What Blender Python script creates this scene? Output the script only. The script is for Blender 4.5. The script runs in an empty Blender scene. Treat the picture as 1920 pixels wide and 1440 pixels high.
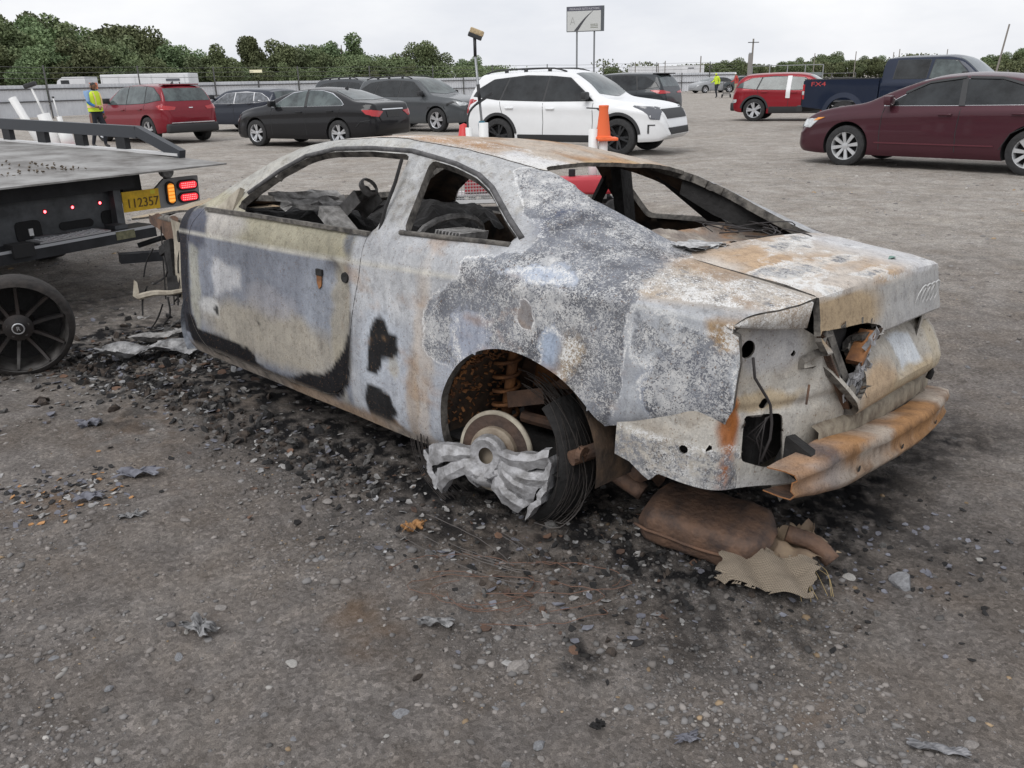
import bpy, bmesh, math, random
import numpy as np
from mathutils import Vector, Matrix, Euler, geometry as mgeo
from mathutils.bvhtree import BVHTree
random.seed(7); RNG = np.random.default_rng(7)
SC = bpy.context.scene
COL = SC.collection
R = math.radians

# ------------------------------------------------------------------ camera
CAM_H, CAM_PITCH, CAM_ROLL = 1.5, R(20.25), R(-1.3)
cd = bpy.data.cameras.new('camera'); cam = bpy.data.objects.new('camera', cd); COL.objects.link(cam)
cd.sensor_width = 36.0; cd.lens = 1541.6 / 1920 * 36; cd.clip_start = .05; cd.clip_end = 3000
_f = Vector((0, math.cos(CAM_PITCH), -math.sin(CAM_PITCH))); _r = Vector((1, 0, 0)); _u = _r.cross(_f)
_r2 = _r * math.cos(CAM_ROLL) + _u * math.sin(CAM_ROLL); _u2 = _u * math.cos(CAM_ROLL) - _r * math.sin(CAM_ROLL)
cam.matrix_world = Matrix(((_r2.x, _u2.x, -_f.x, 0), (_r2.y, _u2.y, -_f.y, 0), (_r2.z, _u2.z, -_f.z, CAM_H), (0, 0, 0, 1)))
SC.camera = cam

# ------------------------------------------------------------------ world, sun, exposure
SUN_EL, SUN_AZ = R(52), R(215)          # azimuth clockwise from +Y (the sun stands behind and left of the camera)
w = bpy.data.worlds.new('World'); SC.world = w; w.use_nodes = True
wn, wl = w.node_tree.nodes, w.node_tree.links; wn.clear()
sky = wn.new('ShaderNodeTexSky'); sky.sky_type = 'NISHITA'; sky.sun_disc = False
sky.sun_elevation = SUN_EL; sky.sun_rotation = SUN_AZ; sky.dust_density = 3.0
scl = wn.new('ShaderNodeMixRGB'); scl.blend_type = 'MULTIPLY'; scl.inputs[0].default_value = 1; scl.inputs[2].default_value = (.1, .1, .1, 1)
wl.new(sky.outputs[0], scl.inputs[1])
tc = wn.new('ShaderNodeTexCoord'); mp = wn.new('ShaderNodeMapping'); mp.inputs['Scale'].default_value = (1.0, 1.0, 3.0)
wl.new(tc.outputs['Generated'], mp.inputs[0])
nz = wn.new('ShaderNodeTexNoise'); nz.inputs['Scale'].default_value = 2.2; nz.inputs['Detail'].default_value = 6; nz.inputs['Roughness'].default_value = .55
wl.new(mp.outputs[0], nz.inputs['Vector'])
cr = wn.new('ShaderNodeValToRGB'); e = cr.color_ramp.elements
e[0].position = .33; e[0].color = (.74, .765, .825, 1); e[1].position = .60; e[1].color = (.97, .975, .995, 1)
wl.new(nz.outputs['Fac'], cr.inputs[0])
mx = wn.new('ShaderNodeMixRGB'); mx.inputs[0].default_value = .93
wl.new(scl.outputs[0], mx.inputs[1]); wl.new(cr.outputs[0], mx.inputs[2])
bg = wn.new('ShaderNodeBackground'); bg.inputs['Strength'].default_value = 1.0
wo = wn.new('ShaderNodeOutputWorld'); wl.new(mx.outputs[0], bg.inputs[0]); wl.new(bg.outputs[0], wo.inputs[0])
sd = bpy.data.lights.new('sun', 'SUN'); sd.energy = 1.35; sd.angle = R(34); sd.color = (1, .985, .965)
sun = bpy.data.objects.new('sun', sd); COL.objects.link(sun)
_sd = Vector((math.sin(SUN_AZ) * math.cos(SUN_EL), math.cos(SUN_AZ) * math.cos(SUN_EL), math.sin(SUN_EL)))
sun.rotation_euler = (-_sd).to_track_quat('-Z', 'Y').to_euler()
SC.view_settings.view_transform = 'Standard'; SC.view_settings.look = 'None'; SC.view_settings.exposure = 0.1; SC.view_settings.gamma = 1
SC.cycles.use_denoising = True; SC.cycles.max_bounces = 6; SC.cycles.diffuse_bounces = 3; SC.cycles.glossy_bounces = 3; SC.cycles.caustics_reflective = False

# ------------------------------------------------------------------ helpers
def tag(o, label=None, cat=None, group=None, kind=None):
    if label: o['label'] = label
    if cat: o['category'] = cat
    if group: o['group'] = group
    if kind: o['kind'] = kind
    return o
def thing(name, label, cat, loc=(0, 0, 0), rot=(0, 0, 0), group=None):
    o = bpy.data.objects.new(name, None); COL.objects.link(o); o.location = loc
    o.rotation_euler = rot if hasattr(rot, '__len__') else (0, 0, rot); o.empty_display_size = .2
    return tag(o, label, cat, group)
def link(name, me, parent=None):
    o = bpy.data.objects.new(name, me); COL.objects.link(o); o.parent = parent; return o
def copy_tree(o, parent=None):
    c = o.copy(); COL.objects.link(c); c.parent = parent
    for ch in list(o.children): copy_tree(ch, c)
    return c
def rotm(rx=0, ry=0, rz=0): return np.array(Euler((rx, ry, rz)).to_matrix())

class MB:
    """collects simple solids into ONE mesh"""
    def __init__(s): s.v = []; s.f = []; s.m = []; s.n = 0
    def add(s, V, F, m=0, M=None, t=(0, 0, 0)):
        V = np.asarray(V, float)
        if M is not None: V = V @ np.asarray(M).T
        V = V + np.asarray(t, float); s.v.append(V); n = s.n
        for f in F: s.f.append([i + n for i in f]); s.m.append(m)
        s.n += len(V); return s
    def box(s, c, d, M=None, m=0, bev=0):
        x, y, z = [k / 2 for k in d]
        if bev <= 0:
            V = [(a, b, e) for a in (-x, x) for b in (-y, y) for e in (-z, z)]
            F = [(0, 1, 3, 2), (4, 6, 7, 5), (0, 4, 5, 1), (2, 3, 7, 6), (0, 2, 6, 4), (1, 5, 7, 3)]
            return s.add(V, F, m, M, c)
        bm = bmesh.new(); bmesh.ops.create_cube(bm, size=1)
        for v in bm.verts: v.co = Vector((v.co.x * d[0], v.co.y * d[1], v.co.z * d[2]))
        bmesh.ops.bevel(bm, geom=list(bm.edges), offset=bev, segments=2, affect='EDGES', profile=.6)
        V = [tuple(v.co) for v in bm.verts]; F = [[v.index for v in f.verts] for f in bm.faces]; bm.free()
        return s.add(V, F, m, M, c)
    def bar(s, a, b, wd, h, m=0, up=(0, 0, 1)):
        a = np.array(a, float); b = np.array(b, float); d = b - a; L = np.linalg.norm(d); d /= L
        u = np.array(up, float)
        if abs(d @ u) > .95: u = np.array((1., 0, 0))
        sd_ = np.cross(u, d); sd_ /= np.linalg.norm(sd_); u = np.cross(d, sd_)
        M = np.stack([d, sd_, u], 1); return s.box((a + b) / 2, (L, wd, h), M, m)
    def tube(s, P, r, n=8, m=0, closed=False, cap=True):
        P = np.asarray(P, float); k = len(P); r = np.broadcast_to(np.asarray(r, float), (k,))
        T = np.gradient(P, axis=0) if not closed else np.roll(P, -1, 0) - np.roll(P, 1, 0)
        T /= np.maximum(np.linalg.norm(T, axis=1), 1e-9)[:, None]
        u = np.array((0, 0, 1.)) if abs(T[0][2]) < .9 else np.array((1., 0, 0)); N = []
        for t in T:
            u = u - t * (u @ t); u /= max(np.linalg.norm(u), 1e-9); N.append(u.copy())
        N = np.array(N); B = np.cross(T, N); a = np.linspace(0, 2 * np.pi, n, endpoint=False)
        V = (P[:, None] + r[:, None, None] * (np.cos(a)[None, :, None] * N[:, None] + np.sin(a)[None, :, None] * B[:, None])).reshape(-1, 3)
        F = []
        for i in range(k if closed else k - 1):
            j = (i + 1) % k
            for q in range(n): F.append((i * n + q, i * n + (q + 1) % n, j * n + (q + 1) % n, j * n + q))
        if cap and not closed: F += [list(range(n))[::-1], [(k - 1) * n + q for q in range(n)]]
        return s.add(V, F, m)
    def lathe(s, prof, n=32, axis='z', m=0, c=(0, 0, 0), M=None, closed=False, arc=(0, 2 * math.pi)):
        full = abs(arc[1] - arc[0] - 2 * math.pi) < 1e-6
        a = np.linspace(arc[0], arc[1], n, endpoint=not full); V = []
        for r, h in prof:
            for t in a:
                p = (r * math.cos(t), r * math.sin(t), h)
                V.append(p if axis == 'z' else (p[0], p[2], p[1]) if axis == 'y' else (p[2], p[0], p[1]))
        F = []; k = len(prof)
        for i in range(k if closed else k - 1):
            j = (i + 1) % k
            for q in range(n if full else n - 1):
                F.append((i * n + q, i * n + (q + 1) % n, j * n + (q + 1) % n, j * n + q))
        return s.add(V, F, m, M, c)
    def prism(s, poly, h0, h1, axis='z', m=0, M=None, t=(0, 0, 0)):
        n = len(poly); V = []
        for h in (h0, h1):
            for a, b in poly: V.append((a, b, h) if axis == 'z' else (a, h, b) if axis == 'y' else (h, a, b))
        F = [list(range(n))[::-1], list(range(n, 2 * n))] + [(i, (i + 1) % n, n + (i + 1) % n, n + i) for i in range(n)]
        return s.add(V, F, m, M, t)
    def grid(s, G, m=0, flip=False):
        G = np.asarray(G, float); a, b = G.shape[:2]
        F = [(i * b + j, (i + 1) * b + j, (i + 1) * b + j + 1, i * b + j + 1) for i in range(a - 1) for j in range(b - 1)]
        if flip: F = [f[::-1] for f in F]
        return s.add(G.reshape(-1, 3), F, m)
    def mesh(s, name, mats, smooth=False):
        me = bpy.data.meshes.new(name); V = np.concatenate(s.v)
        me.from_pydata(V.tolist(), [], s.f)
        for mt in (mats if isinstance(mats, (list, tuple)) else [mats]): me.materials.append(mt)
        me.polygons.foreach_set('material_index', s.m)
        bm = bmesh.new(); bm.from_mesh(me); bmesh.ops.recalc_face_normals(bm, faces=bm.faces); bm.to_mesh(me); bm.free()
        if smooth is True: me.polygons.foreach_set('use_smooth', [True] * len(me.polygons))
        elif smooth: me.shade_smooth() if False else me.polygons.foreach_set('use_smooth', [True] * len(me.polygons)); 
        if smooth and smooth is not True: me.set_sharp_from_angle(angle=R(smooth))
        me.update(); return me
    def build(s, name, mats, parent=None, smooth=False): return link(name, s.mesh(name, mats, smooth), parent)

def vnoise(P, seed=0):
    P = np.asarray(P, float); i = np.floor(P).astype(np.int64); f = P - i; f = f * f * (3 - 2 * f)
    def h(ix, iy, iz):
        n = (ix * 374761393 + iy * 668265263 + iz * 2147483647 + seed * 1274126177) & 0xffffffff
        n = ((n ^ (n >> 13)) * 1274126177) & 0xffffffff; n = n ^ (n >> 16)
        return (n & 0xffffff) / float(0xffffff)
    r = 0
    for dx in (0, 1):
        for dy in (0, 1):
            for dz in (0, 1):
                wgt = (f[..., 0] if dx else 1 - f[..., 0]) * (f[..., 1] if dy else 1 - f[..., 1]) * (f[..., 2] if dz else 1 - f[..., 2])
                r = r + wgt * h(i[..., 0] + dx, i[..., 1] + dy, i[..., 2] + dz)
    return r
def fbm(P, oct=4, seed=0, gain=.5):
    P = np.asarray(P, float); r = 0; a = 1; tot = 0
    for o in range(oct): r = r + a * vnoise(P * 2 ** o + 17.3 * o, seed + o); tot += a; a *= gain
    return r / tot
def sdpoly(p, poly):
    """signed distance to a polygon (negative inside) and nearest boundary point"""
    p = np.asarray(p, float); poly = np.asarray(poly, float); best = np.full(len(p), 1e9); near = np.zeros_like(p); ins = np.zeros(len(p), bool)
    for k in range(len(poly)):
        a, b = poly[k], poly[(k + 1) % len(poly)]; d = b - a; t = np.clip(((p - a) @ d) / max(d @ d, 1e-12), 0, 1)
        q = a + t[:, None] * d; dd = np.linalg.norm(p - q, axis=1); m = dd < best; best[m] = dd[m]; near[m] = q[m]
        c = ((a[1] > p[:, 1]) != (b[1] > p[:, 1])); den = b[1] - a[1] if abs(b[1] - a[1]) > 1e-12 else 1e-12
        ins ^= c & (p[:, 0] < (b[0] - a[0]) * (p[:, 1] - a[1]) / den + a[0])
    return np.where(ins, -best, best), near
def rpoly(poly, rad=.02, n=4):
    """round the corners of a polygon"""
    poly = np.asarray(poly, float); out = []
    for k in range(len(poly)):
        a, b, c = poly[k - 1], poly[k], poly[(k + 1) % len(poly)]
        d1 = a - b; d2 = c - b; l1 = np.linalg.norm(d1); l2 = np.linalg.norm(d2); r = min(rad, l1 * .45, l2 * .45)
        p, q = b + d1 / l1 * r, b + d2 / l2 * r
        for t in np.linspace(0, 1, n): out.append((1 - t) ** 2 * p + 2 * t * (1 - t) * b + t * t * q)
    return np.array(out)
def circle(c, r, n=20, ry=None): return [(c[0] + r * math.cos(2 * math.pi * k / n), c[1] + (ry or r) * math.sin(2 * math.pi * k / n)) for k in range(n)]

# ------------------------------------------------------------------ materials
MATS = {}
def mat(name, col, rough=.6, metal=0, noise=0, nscale=30, bump=0, bscale=60, emit=0, spec=.5, coat=0, trans=0, col2=None):
    if name in MATS: return MATS[name]
    m = bpy.data.materials.new(name); m.use_nodes = True; nt = m.node_tree; b = nt.nodes['Principled BSDF']
    c = (*col, 1) if len(col) == 3 else col
    b.inputs['Base Color'].default_value = c; b.inputs['Roughness'].default_value = rough; b.inputs['Metallic'].default_value = metal
    b.inputs['Specular IOR Level'].default_value = spec; b.inputs['Coat Weight'].default_value = coat; b.inputs['Coat Roughness'].default_value = .05
    b.inputs['Transmission Weight'].default_value = trans
    if emit: b.inputs['Emission Color'].default_value = c; b.inputs['Emission Strength'].default_value = emit
    if noise or bump:
        t = nt.nodes.new('ShaderNodeTexCoord')
    if noise:
        n = nt.nodes.new('ShaderNodeTexNoise'); n.inputs['Scale'].default_value = nscale; n.inputs['Detail'].default_value = 6; n.inputs['Roughness'].default_value = .65
        nt.links.new(t.outputs['Object'], n.inputs['Vector']); rp = nt.nodes.new('ShaderNodeValToRGB')
        k = col2 if col2 else tuple(x * (1 - noise) for x in col); rp.color_ramp.elements[0].color = (*k, 1); rp.color_ramp.elements[0].position = .35
        rp.color_ramp.elements[1].color = (*(tuple(min(1, x * (1 + noise * .5)) for x in col)), 1) if not col2 else c; rp.color_ramp.elements[1].position = .65
        nt.links.new(n.outputs['Fac'], rp.inputs[0]); nt.links.new(rp.outputs[0], b.inputs['Base Color'])
    if bump:
        n2 = nt.nodes.new('ShaderNodeTexNoise'); n2.inputs['Scale'].default_value = bscale; n2.inputs['Detail'].default_value = 5
        nt.links.new(t.outputs['Object'], n2.inputs['Vector']); bp = nt.nodes.new('ShaderNodeBump'); bp.inputs['Strength'].default_value = bump; bp.inputs['Distance'].default_value = .01
        nt.links.new(n2.outputs['Fac'], bp.inputs['Height']); nt.links.new(bp.outputs[0], b.inputs['Normal'])
    MATS[name] = m; return m
# ------------------------------------------------------------------ ground
CARX, CARY, CAR_YAW = .5427, 3.2537, 2.40179
def car2w(x, y): return (CARX + x * math.cos(CAR_YAW) - y * math.sin(CAR_YAW), CARY + x * math.sin(CAR_YAW) + y * math.cos(CAR_YAW))
def g_height(X, Y):
    P = np.stack([X, Y, np.zeros_like(X)], -1); r = np.hypot(X, Y)
    near = np.clip((14 - r) / 8, 0, 1); mid = np.clip((60 - r) / 30, 0, 1)
    z = .06 * (fbm(P * .35, 3, 3) - .5) * mid + .034 * (fbm(P * 2.2, 3, 5) - .5) * mid + .030 * (fbm(P * 9, 4, 9, .55) - .5) * near + .010 * (fbm(P * 42, 2, 12) - .5) * near
    # tyre-churned ridges running past the lower left
    u = X * math.cos(R(28)) + Y * math.sin(R(28)); v = -X * math.sin(R(28)) + Y * math.cos(R(28))
    wv = v + .05 * (fbm(P * 1.7, 2, 21) - .5); tr = np.exp(-((v - 2.75) / .35) ** 2) + .8 * np.exp(-((v - 4.3) / .3) ** 2)
    z += near * tr * .008 * np.sin(wv * 95) * np.clip(fbm(P * 3, 2, 33) * 2 - .6, 0, 1)
    return z
ang = np.concatenate([np.arange(-180, -52, 4.), np.linspace(-52, 52, 640), np.arange(56, 181, 4.)]) * math.pi / 180
rad = np.concatenate([[.02, .3, .6, .9], 1.15 * 1.0062 ** np.arange(0, 400), 13.8 * 1.04 ** np.arange(0, 122)])
A_, R_ = np.meshgrid(ang, rad); GX = R_ * np.sin(A_); GY = R_ * np.cos(A_); GZ = g_height(GX, GY)
nr, na = GX.shape
me = bpy.data.meshes.new('ground'); V = np.stack([GX, GY, GZ], -1).reshape(-1, 3)
ii, jj = np.meshgrid(np.arange(nr - 1), np.arange(na - 1), indexing='ij')
F = np.stack([ii * na + jj, ii * na + jj + 1, (ii + 1) * na + jj + 1, (ii + 1) * na + jj], -1).reshape(-1, 4)[:, ::-1]
me.vertices.add(len(V)); me.vertices.foreach_set('co', V.ravel()); me.loops.add(F.size); me.loops.foreach_set('vertex_index', F.ravel().astype(np.int32))
me.polygons.add(len(F)); me.polygons.foreach_set('loop_start', np.arange(0, F.size, 4, dtype=np.int32)); me.polygons.foreach_set('loop_total', np.full(len(F), 4, np.int32))
me.polygons.foreach_set('use_smooth', np.ones(len(F), bool)); me.update(); me.validate()
def ground_stain(X, Y):
    """soot, rust and moisture stains the fire left on the ground (world metres)"""
    P = np.stack([X, Y, np.zeros_like(X)], -1); wx = .25 * (fbm(P * 2.5, 4, 41) - .5); wy = .25 * (fbm(P * 2.5, 4, 42) - .5)
    p2 = np.stack([X + wx, Y + wy], -1)
    foot = [car2w(*q) for q in ((-1.15, -1.1), (-1.1, .85), (-.4, 1.1), (.3, 1.15), (1.2, 1.15), (2.2, 1.25), (3.3, 1.35), (3.9, 1.0), (3.6, -1.3), (1, -1.2))]
    d, _ = sdpoly(p2, foot); soot = np.clip(.5 - d / .5, 0, 1) ** 1.3
    for cx, cy, rr, k in ((.35, 2.2, .35, .5), (.75, 2.02, .3, .7), (-.55, 2.65, .3, .5), (1.35, 2.5, .3, .6), (-.2, 1.98, .18, .35), (-1.9, 3.7, .5, .5), (.18, 1.85, .12, .8), (.5, 1.92, .2, .5), (-3.6, 5.6, 1.6, .7), (-2.6, 4.6, .8, .6)):
        soot = np.maximum(soot, k * np.clip(1.2 - np.hypot(p2[:, 0] - cx, p2[:, 1] - cy) / rr, 0, 1))
    soot *= np.clip(.45 + 1.1 * fbm(P * 7, 4, 44), 0, 1.15) * np.clip((fbm(P * 24, 4, 45, .6) - .28) * 3.4, .30, 1.1)
    rust = np.zeros_like(X)
    for cx, cy, rr, k in ((-.12, 2.22, .22, .8), (-.05, 2.35, .3, .5), (-.5, 2.1, .12, .8), (-.42, 1.98, .1, .8), (-1.75, 3.55, .35, .7), (-1.85, 2.85, .14, 1), (-1.45, 3.9, .4, .6), (1.0, 2.1, .12, .5), (1.25, 2.15, .15, .4), (-1.35, 2.9, .1, .6), (.75, 1.6, .08, .6)):
        rust = np.maximum(rust, k * np.clip(1.2 - np.hypot(p2[:, 0] - cx, p2[:, 1] - cy) / rr, 0, 1) * np.clip(fbm(P * 18, 3, 46) * 3 - 1, 0, 1))
    dry = np.clip((Y + .25 * np.abs(X) - 3.9) / 6.5 + 1.1 * (fbm(P * .5, 3, 48) - .5), 0, 1)
    return soot, rust, dry
so, ru, dr = ground_stain(V[:, 0], V[:, 1])
at = me.attributes.new('stain', 'FLOAT_COLOR', 'POINT'); at.data.foreach_set('color', np.stack([so, ru, dr, np.ones_like(so)], -1).astype(np.float32).ravel())
def ground_mat():
    m = bpy.data.materials.new('gravel_ground'); m.use_nodes = True; nt = m.node_tree; b = nt.nodes['Principled BSDF']; N = nt.nodes.new; Lk = nt.links.new
    t = N('ShaderNodeTexCoord'); b.inputs['Roughness'].default_value = .95; b.inputs['Specular IOR Level'].default_value = .12
    def noise(sc, det=6, ro=.6): n = N('ShaderNodeTexNoise'); n.inputs['Scale'].default_value = sc; n.inputs['Detail'].default_value = det; n.inputs['Roughness'].default_value = ro; Lk(t.outputs['Object'], n.inputs['Vector']); return n.outputs['Fac']
    def ramp(s, stops):
        r = N('ShaderNodeValToRGB'); Lk(s, r.inputs[0]); el = r.color_ramp.elements
        while len(el) < len(stops): el.new(.5)
        for q, (p, c) in zip(el, stops): q.position = p; q.color = (*c, 1)
        return r.outputs[0]
    def mix(f, a, c, bt='MIX'):
        x = N('ShaderNodeMixRGB'); x.blend_type = bt
        for k, s in ((0, f), (1, a), (2, c)):
            if hasattr(s, 'links'): Lk(s, x.inputs[k])
            else: x.inputs[k].default_value = s if k == 0 else (*s, 1)
        return x.outputs[0]
    at = N('ShaderNodeAttribute'); at.attribute_name = 'stain'; sp = N('ShaderNodeSeparateColor'); Lk(at.outputs['Color'], sp.inputs[0])
    base = ramp(noise(1.6, 10, .68), [(.28, (.140, .127, .119)), (.5, (.212, .194, .183)), (.74, (.29, .269, .252))])
    dry = ramp(noise(.8, 10, .7), [(.3, (.30, .28, .257)), (.5, (.375, .352, .326)), (.7, (.445, .42, .392))])
    c = mix(sp.outputs[2], base, dry)
    tan = ramp(noise(.55, 4, .5), [(.55, (0, 0, 0)), (.75, (.35, .35, .35))]); c = mix(tan, c, (.30, .25, .19))
    mv = ramp(noise(7.5, 8, .7), [(.30, (.62, .60, .58)), (.5, (1, 1, 1)), (.70, (1.30, 1.27, 1.22))]); c = mix(.8, c, mv, 'MULTIPLY')
    wm = ramp(noise(2.7, 6, .6), [(.42, (0, 0, 0)), (.72, (.55, .55, .55))]); c = mix(wm, c, (.20, .165, .135))
    # fine grit: small pale and dark grains
    vo = N('ShaderNodeTexVoronoi'); vo.inputs['Scale'].default_value = 95; Lk(t.outputs['Object'], vo.inputs['Vector'])
    hs = N('ShaderNodeSeparateColor'); Lk(vo.outputs['Color'], hs.inputs[0])
    gr = ramp(hs.outputs[0], [(0, (.60, .60, .60)), (.6, (1, 1, 1)), (.9, (1.2, 1.2, 1.2)), (1, (1.55, 1.55, 1.56))]); c = mix(.75, c, gr, 'MULTIPLY')
    fn = ramp(noise(260, 4, .7), [(.3, (.6, .6, .6)), (.7, (1.35, 1.33, 1.3))]); c = mix(.8, c, fn, 'MULTIPLY')
    rf = N('ShaderNodeMath'); rf.operation = 'MULTIPLY'; rf.inputs[1].default_value = .55; Lk(sp.outputs[1], rf.inputs[0]); c = mix(rf.outputs[0], c, (.17, .10, .05))
    c = mix(sp.outputs[0], c, (.016, .0155, .0165))
    Lk(c, b.inputs['Base Color'])
    h = mix(.5, noise(180, 6, .75), noise(35, 6, .7)); bp = N('ShaderNodeBump'); bp.inputs['Strength'].default_value = 1.0; bp.inputs['Distance'].default_value = .018; Lk(h, bp.inputs['Height']); Lk(bp.outputs[0], b.inputs['Normal'])
    return m
me.materials.append(ground_mat()); ground = link('ground', me); tag(ground, kind='structure')

# ------------------------------------------------------------------ stones and grit
def rock_mesh(name, seed, sub=1, mats=()):
    bm = bmesh.new(); bmesh.ops.create_icosphere(bm, subdivisions=sub, radius=1); rn = np.random.default_rng(seed); sh = rn.uniform(.65, 1.15, 3); sh[2] *= .5
    for k in range(9):                       # chip flat facets off
        n = rn.normal(size=3); n /= np.linalg.norm(n); d = rn.uniform(.55, .85)
        for v in bm.verts:
            p = np.array(v.co); q = p @ n
            if q > d: v.co = Vector(p - n * (q - d))
    for v in bm.verts: v.co = Vector(np.array(v.co) * sh * rn.uniform(.94, 1.06))
    me = bpy.data.meshes.new(name); bm.to_mesh(me); bm.free()
    for m_ in mats: me.materials.append(m_)
    return me
def rock_mat(name, c, c2): return mat(name, c, .88, noise=.4, nscale=4, col2=c2, bump=.5, bscale=9, spec=.3)
RM = [rock_mat('slate_grey_stone', (.26, .265, .275), (.15, .15, .158)), rock_mat('warm_grey_stone', (.30, .278, .26), (.19, .175, .165)), rock_mat('dark_stone', (.11, .108, .11), (.06, .058, .06)), rock_mat('tan_stone', (.36, .26, .16), (.22, .15, .10)), rock_mat('pale_stone', (.42, .405, .38), (.28, .27, .26))]
def grit():
    """every stone too small to pick out singly, one object"""
    n = 80000
    u = RNG.random(n); r = 1.15 * (16 / 1.15) ** (u ** 1.25); a = RNG.uniform(-44, 44, n) * math.pi / 180
    X = r * np.sin(a); Y = r * np.cos(a); P = np.stack([X, Y, 0 * X], -1)
    clump = fbm(P * 1.6, 4, 61); keep = RNG.random(n) < np.clip((clump - .40) * 5.0, .08, 1); X, Y, r = X[keep], Y[keep], r[keep]; n = len(X)
    size = .0018 + .0036 * RNG.random(n) ** 2 + .012 * (RNG.random(n) ** 8); size *= np.clip(.7 + r / 8, .85, 2.2)
    t = (1 + 5 ** .5) / 2; ico = np.array([(-1, t, 0), (1, t, 0), (-1, -t, 0), (1, -t, 0), (0, -1, t), (0, 1, t), (0, -1, -t), (0, 1, -t), (t, 0, -1), (t, 0, 1), (-t, 0, -1), (-t, 0, 1)]) / 1.9
    fi = np.array([(0, 11, 5), (0, 5, 1), (0, 1, 7), (0, 7, 10), (0, 10, 11), (1, 5, 9), (5, 11, 4), (11, 10, 2), (10, 7, 6), (7, 1, 8), (3, 9, 4), (3, 4, 2), (3, 2, 6), (3, 6, 8), (3, 8, 9), (4, 9, 5), (2, 4, 11), (6, 2, 10), (8, 6, 7), (9, 8, 1)])
    V = ico[None] * RNG.uniform(.6, 1.25, (n, 12, 1)) * size[:, None, None] * (RNG.uniform(.6, 1.4, (n, 1, 3)) * np.array([1, 1, .5]))
    th = RNG.uniform(0, 6.28, n); c, s = np.cos(th)[:, None], np.sin(th)[:, None]
    x, y = V[..., 0] * c - V[..., 1] * s, V[..., 0] * s + V[..., 1] * c
    Z = g_height(X, Y) + size * .02
    V = np.stack([x + X[:, None], y + Y[:, None], V[..., 2] + Z[:, None]], -1).reshape(-1, 3); F = (fi[None] + 12 * np.arange(n)[:, None, None]).reshape(-1, 3)
    me = bpy.data.meshes.new('gravel'); me.vertices.add(len(V)); me.vertices.foreach_set('co', V.ravel()); me.loops.add(F.size); me.loops.foreach_set('vertex_index', F.ravel().astype(np.int32))
    me.polygons.add(len(F)); me.polygons.foreach_set('loop_start', np.arange(0, F.size, 3, dtype=np.int32)); me.polygons.foreach_set('loop_total', np.full(len(F), 3, np.int32)); me.update()
    so, ru, dr = ground_stain(X, Y)
    base = np.array([(.20, .192, .188), (.235, .215, .20), (.13, .124, .12), (.30, .22, .14), (.36, .345, .325), (.18, .165, .155)])[RNG.choice(6, n, p=[.34, .27, .10, .02, .03, .24])] * RNG.uniform(.7, 1.25, (n, 1))
    base = base * (1 - .85 * np.clip(so, 0, 1))[:, None] * (1 + .45 * dr)[:, None]
    col = np.concatenate([base, np.ones((n, 1))], 1); at = me.attributes.new('Col', 'FLOAT_COLOR', 'FACE'); at.data.foreach_set('color', np.repeat(col, 20, 0).astype(np.float32).ravel())
    m = bpy.data.materials.new('gravel_stones'); m.use_nodes = True; b = m.node_tree.nodes['Principled BSDF']; b.inputs['Roughness'].default_value = .9; b.inputs['Specular IOR Level'].default_value = .25
    q = m.node_tree.nodes.new('ShaderNodeAttribute'); q.attribute_name = 'Col'; m.node_tree.links.new(q.outputs['Color'], b.inputs['Base Color']); me.materials.append(m)
    tag(link('gravel', me), 'loose gravel chips strewn over the dirt yard', 'gravel', kind='stuff')
grit()
ROCKS = [rock_mesh('stone', 100 + k, 2) for k in range(8)]
def rock_variant(shape, mi):
    key = ('rock', shape, mi)
    if key not in MATS:
        me = ROCKS[shape].copy(); me.materials.clear(); me.materials.append(RM[mi]); MATS[key] = me
    return MATS[key]
def stone(x, y, s, mi=0, shape=0, rz=0., sz=1., label=None, group='loose stones lying on the gravel', tilt=(0, 0)):
    o = link('stone', rock_variant(shape, mi)); o.location = (x, y, float(g_height(np.array([x]), np.array([y]))[0]) + s * sz * .08); o.scale = (s, s * .8, s * sz); o.rotation_euler = (tilt[0], tilt[1], rz)
    nm = ['grey', 'brownish grey', 'dark', 'tan', 'pale']
    tag(o, label or 'loose %s stone lying on the dirt of the yard' % nm[mi], 'stone', None if label else '%s %s' % (nm[mi], group)); return o
stone(1.2, 2.18, .06, 0, 2, .6, 1.2, 'big pale slate slab standing tilted in the dirt beside the rusty bumper', tilt=(.5, .3))
stone(1.05, 2.22, .028, 4, 5, 1.2, .5, 'thin pale rectangular stone chip lying flat near the tilted slate slab')
stone(.0, 1.83, .035, 1, 1, .3, 1.0, 'rounded grey cobble in front of the black soot spot')
stone(-.30, 1.665, .034, 0, 3, .8, .6, 'flat oval dark grey pebble half buried in bare dirt')
stone(.29, 1.42, .042, 0, 4, .2, .9, 'angular blue grey stone beside a small pebble cluster')
for k in range(200):
    r = 1.2 * (9 / 1.2) ** (random.random() ** 1.1); a = random.uniform(-38, 38) * math.pi / 180; x, y = r * math.sin(a), r * math.cos(a)
    lx = (x - CARX) * math.cos(-CAR_YAW) - (y - CARY) * math.sin(-CAR_YAW); ly = (x - CARX) * math.sin(-CAR_YAW) + (y - CARY) * math.cos(-CAR_YAW)
    if -1.2 < lx < 3.6 and -1.1 < ly < 1.1 or (x + 2.7) ** 2 + (y - 4.45) ** 2 < .25: continue
    stone(x, y, random.choice([.009, .011, .013, .016, .012, .021]) * (.85 + r * .10), random.choices([0, 1, 2, 3, 4], [4, 5, 1.5, .6, 1.2])[0], random.randrange(8), random.uniform(0, 6), random.uniform(.6, 1.1))
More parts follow.
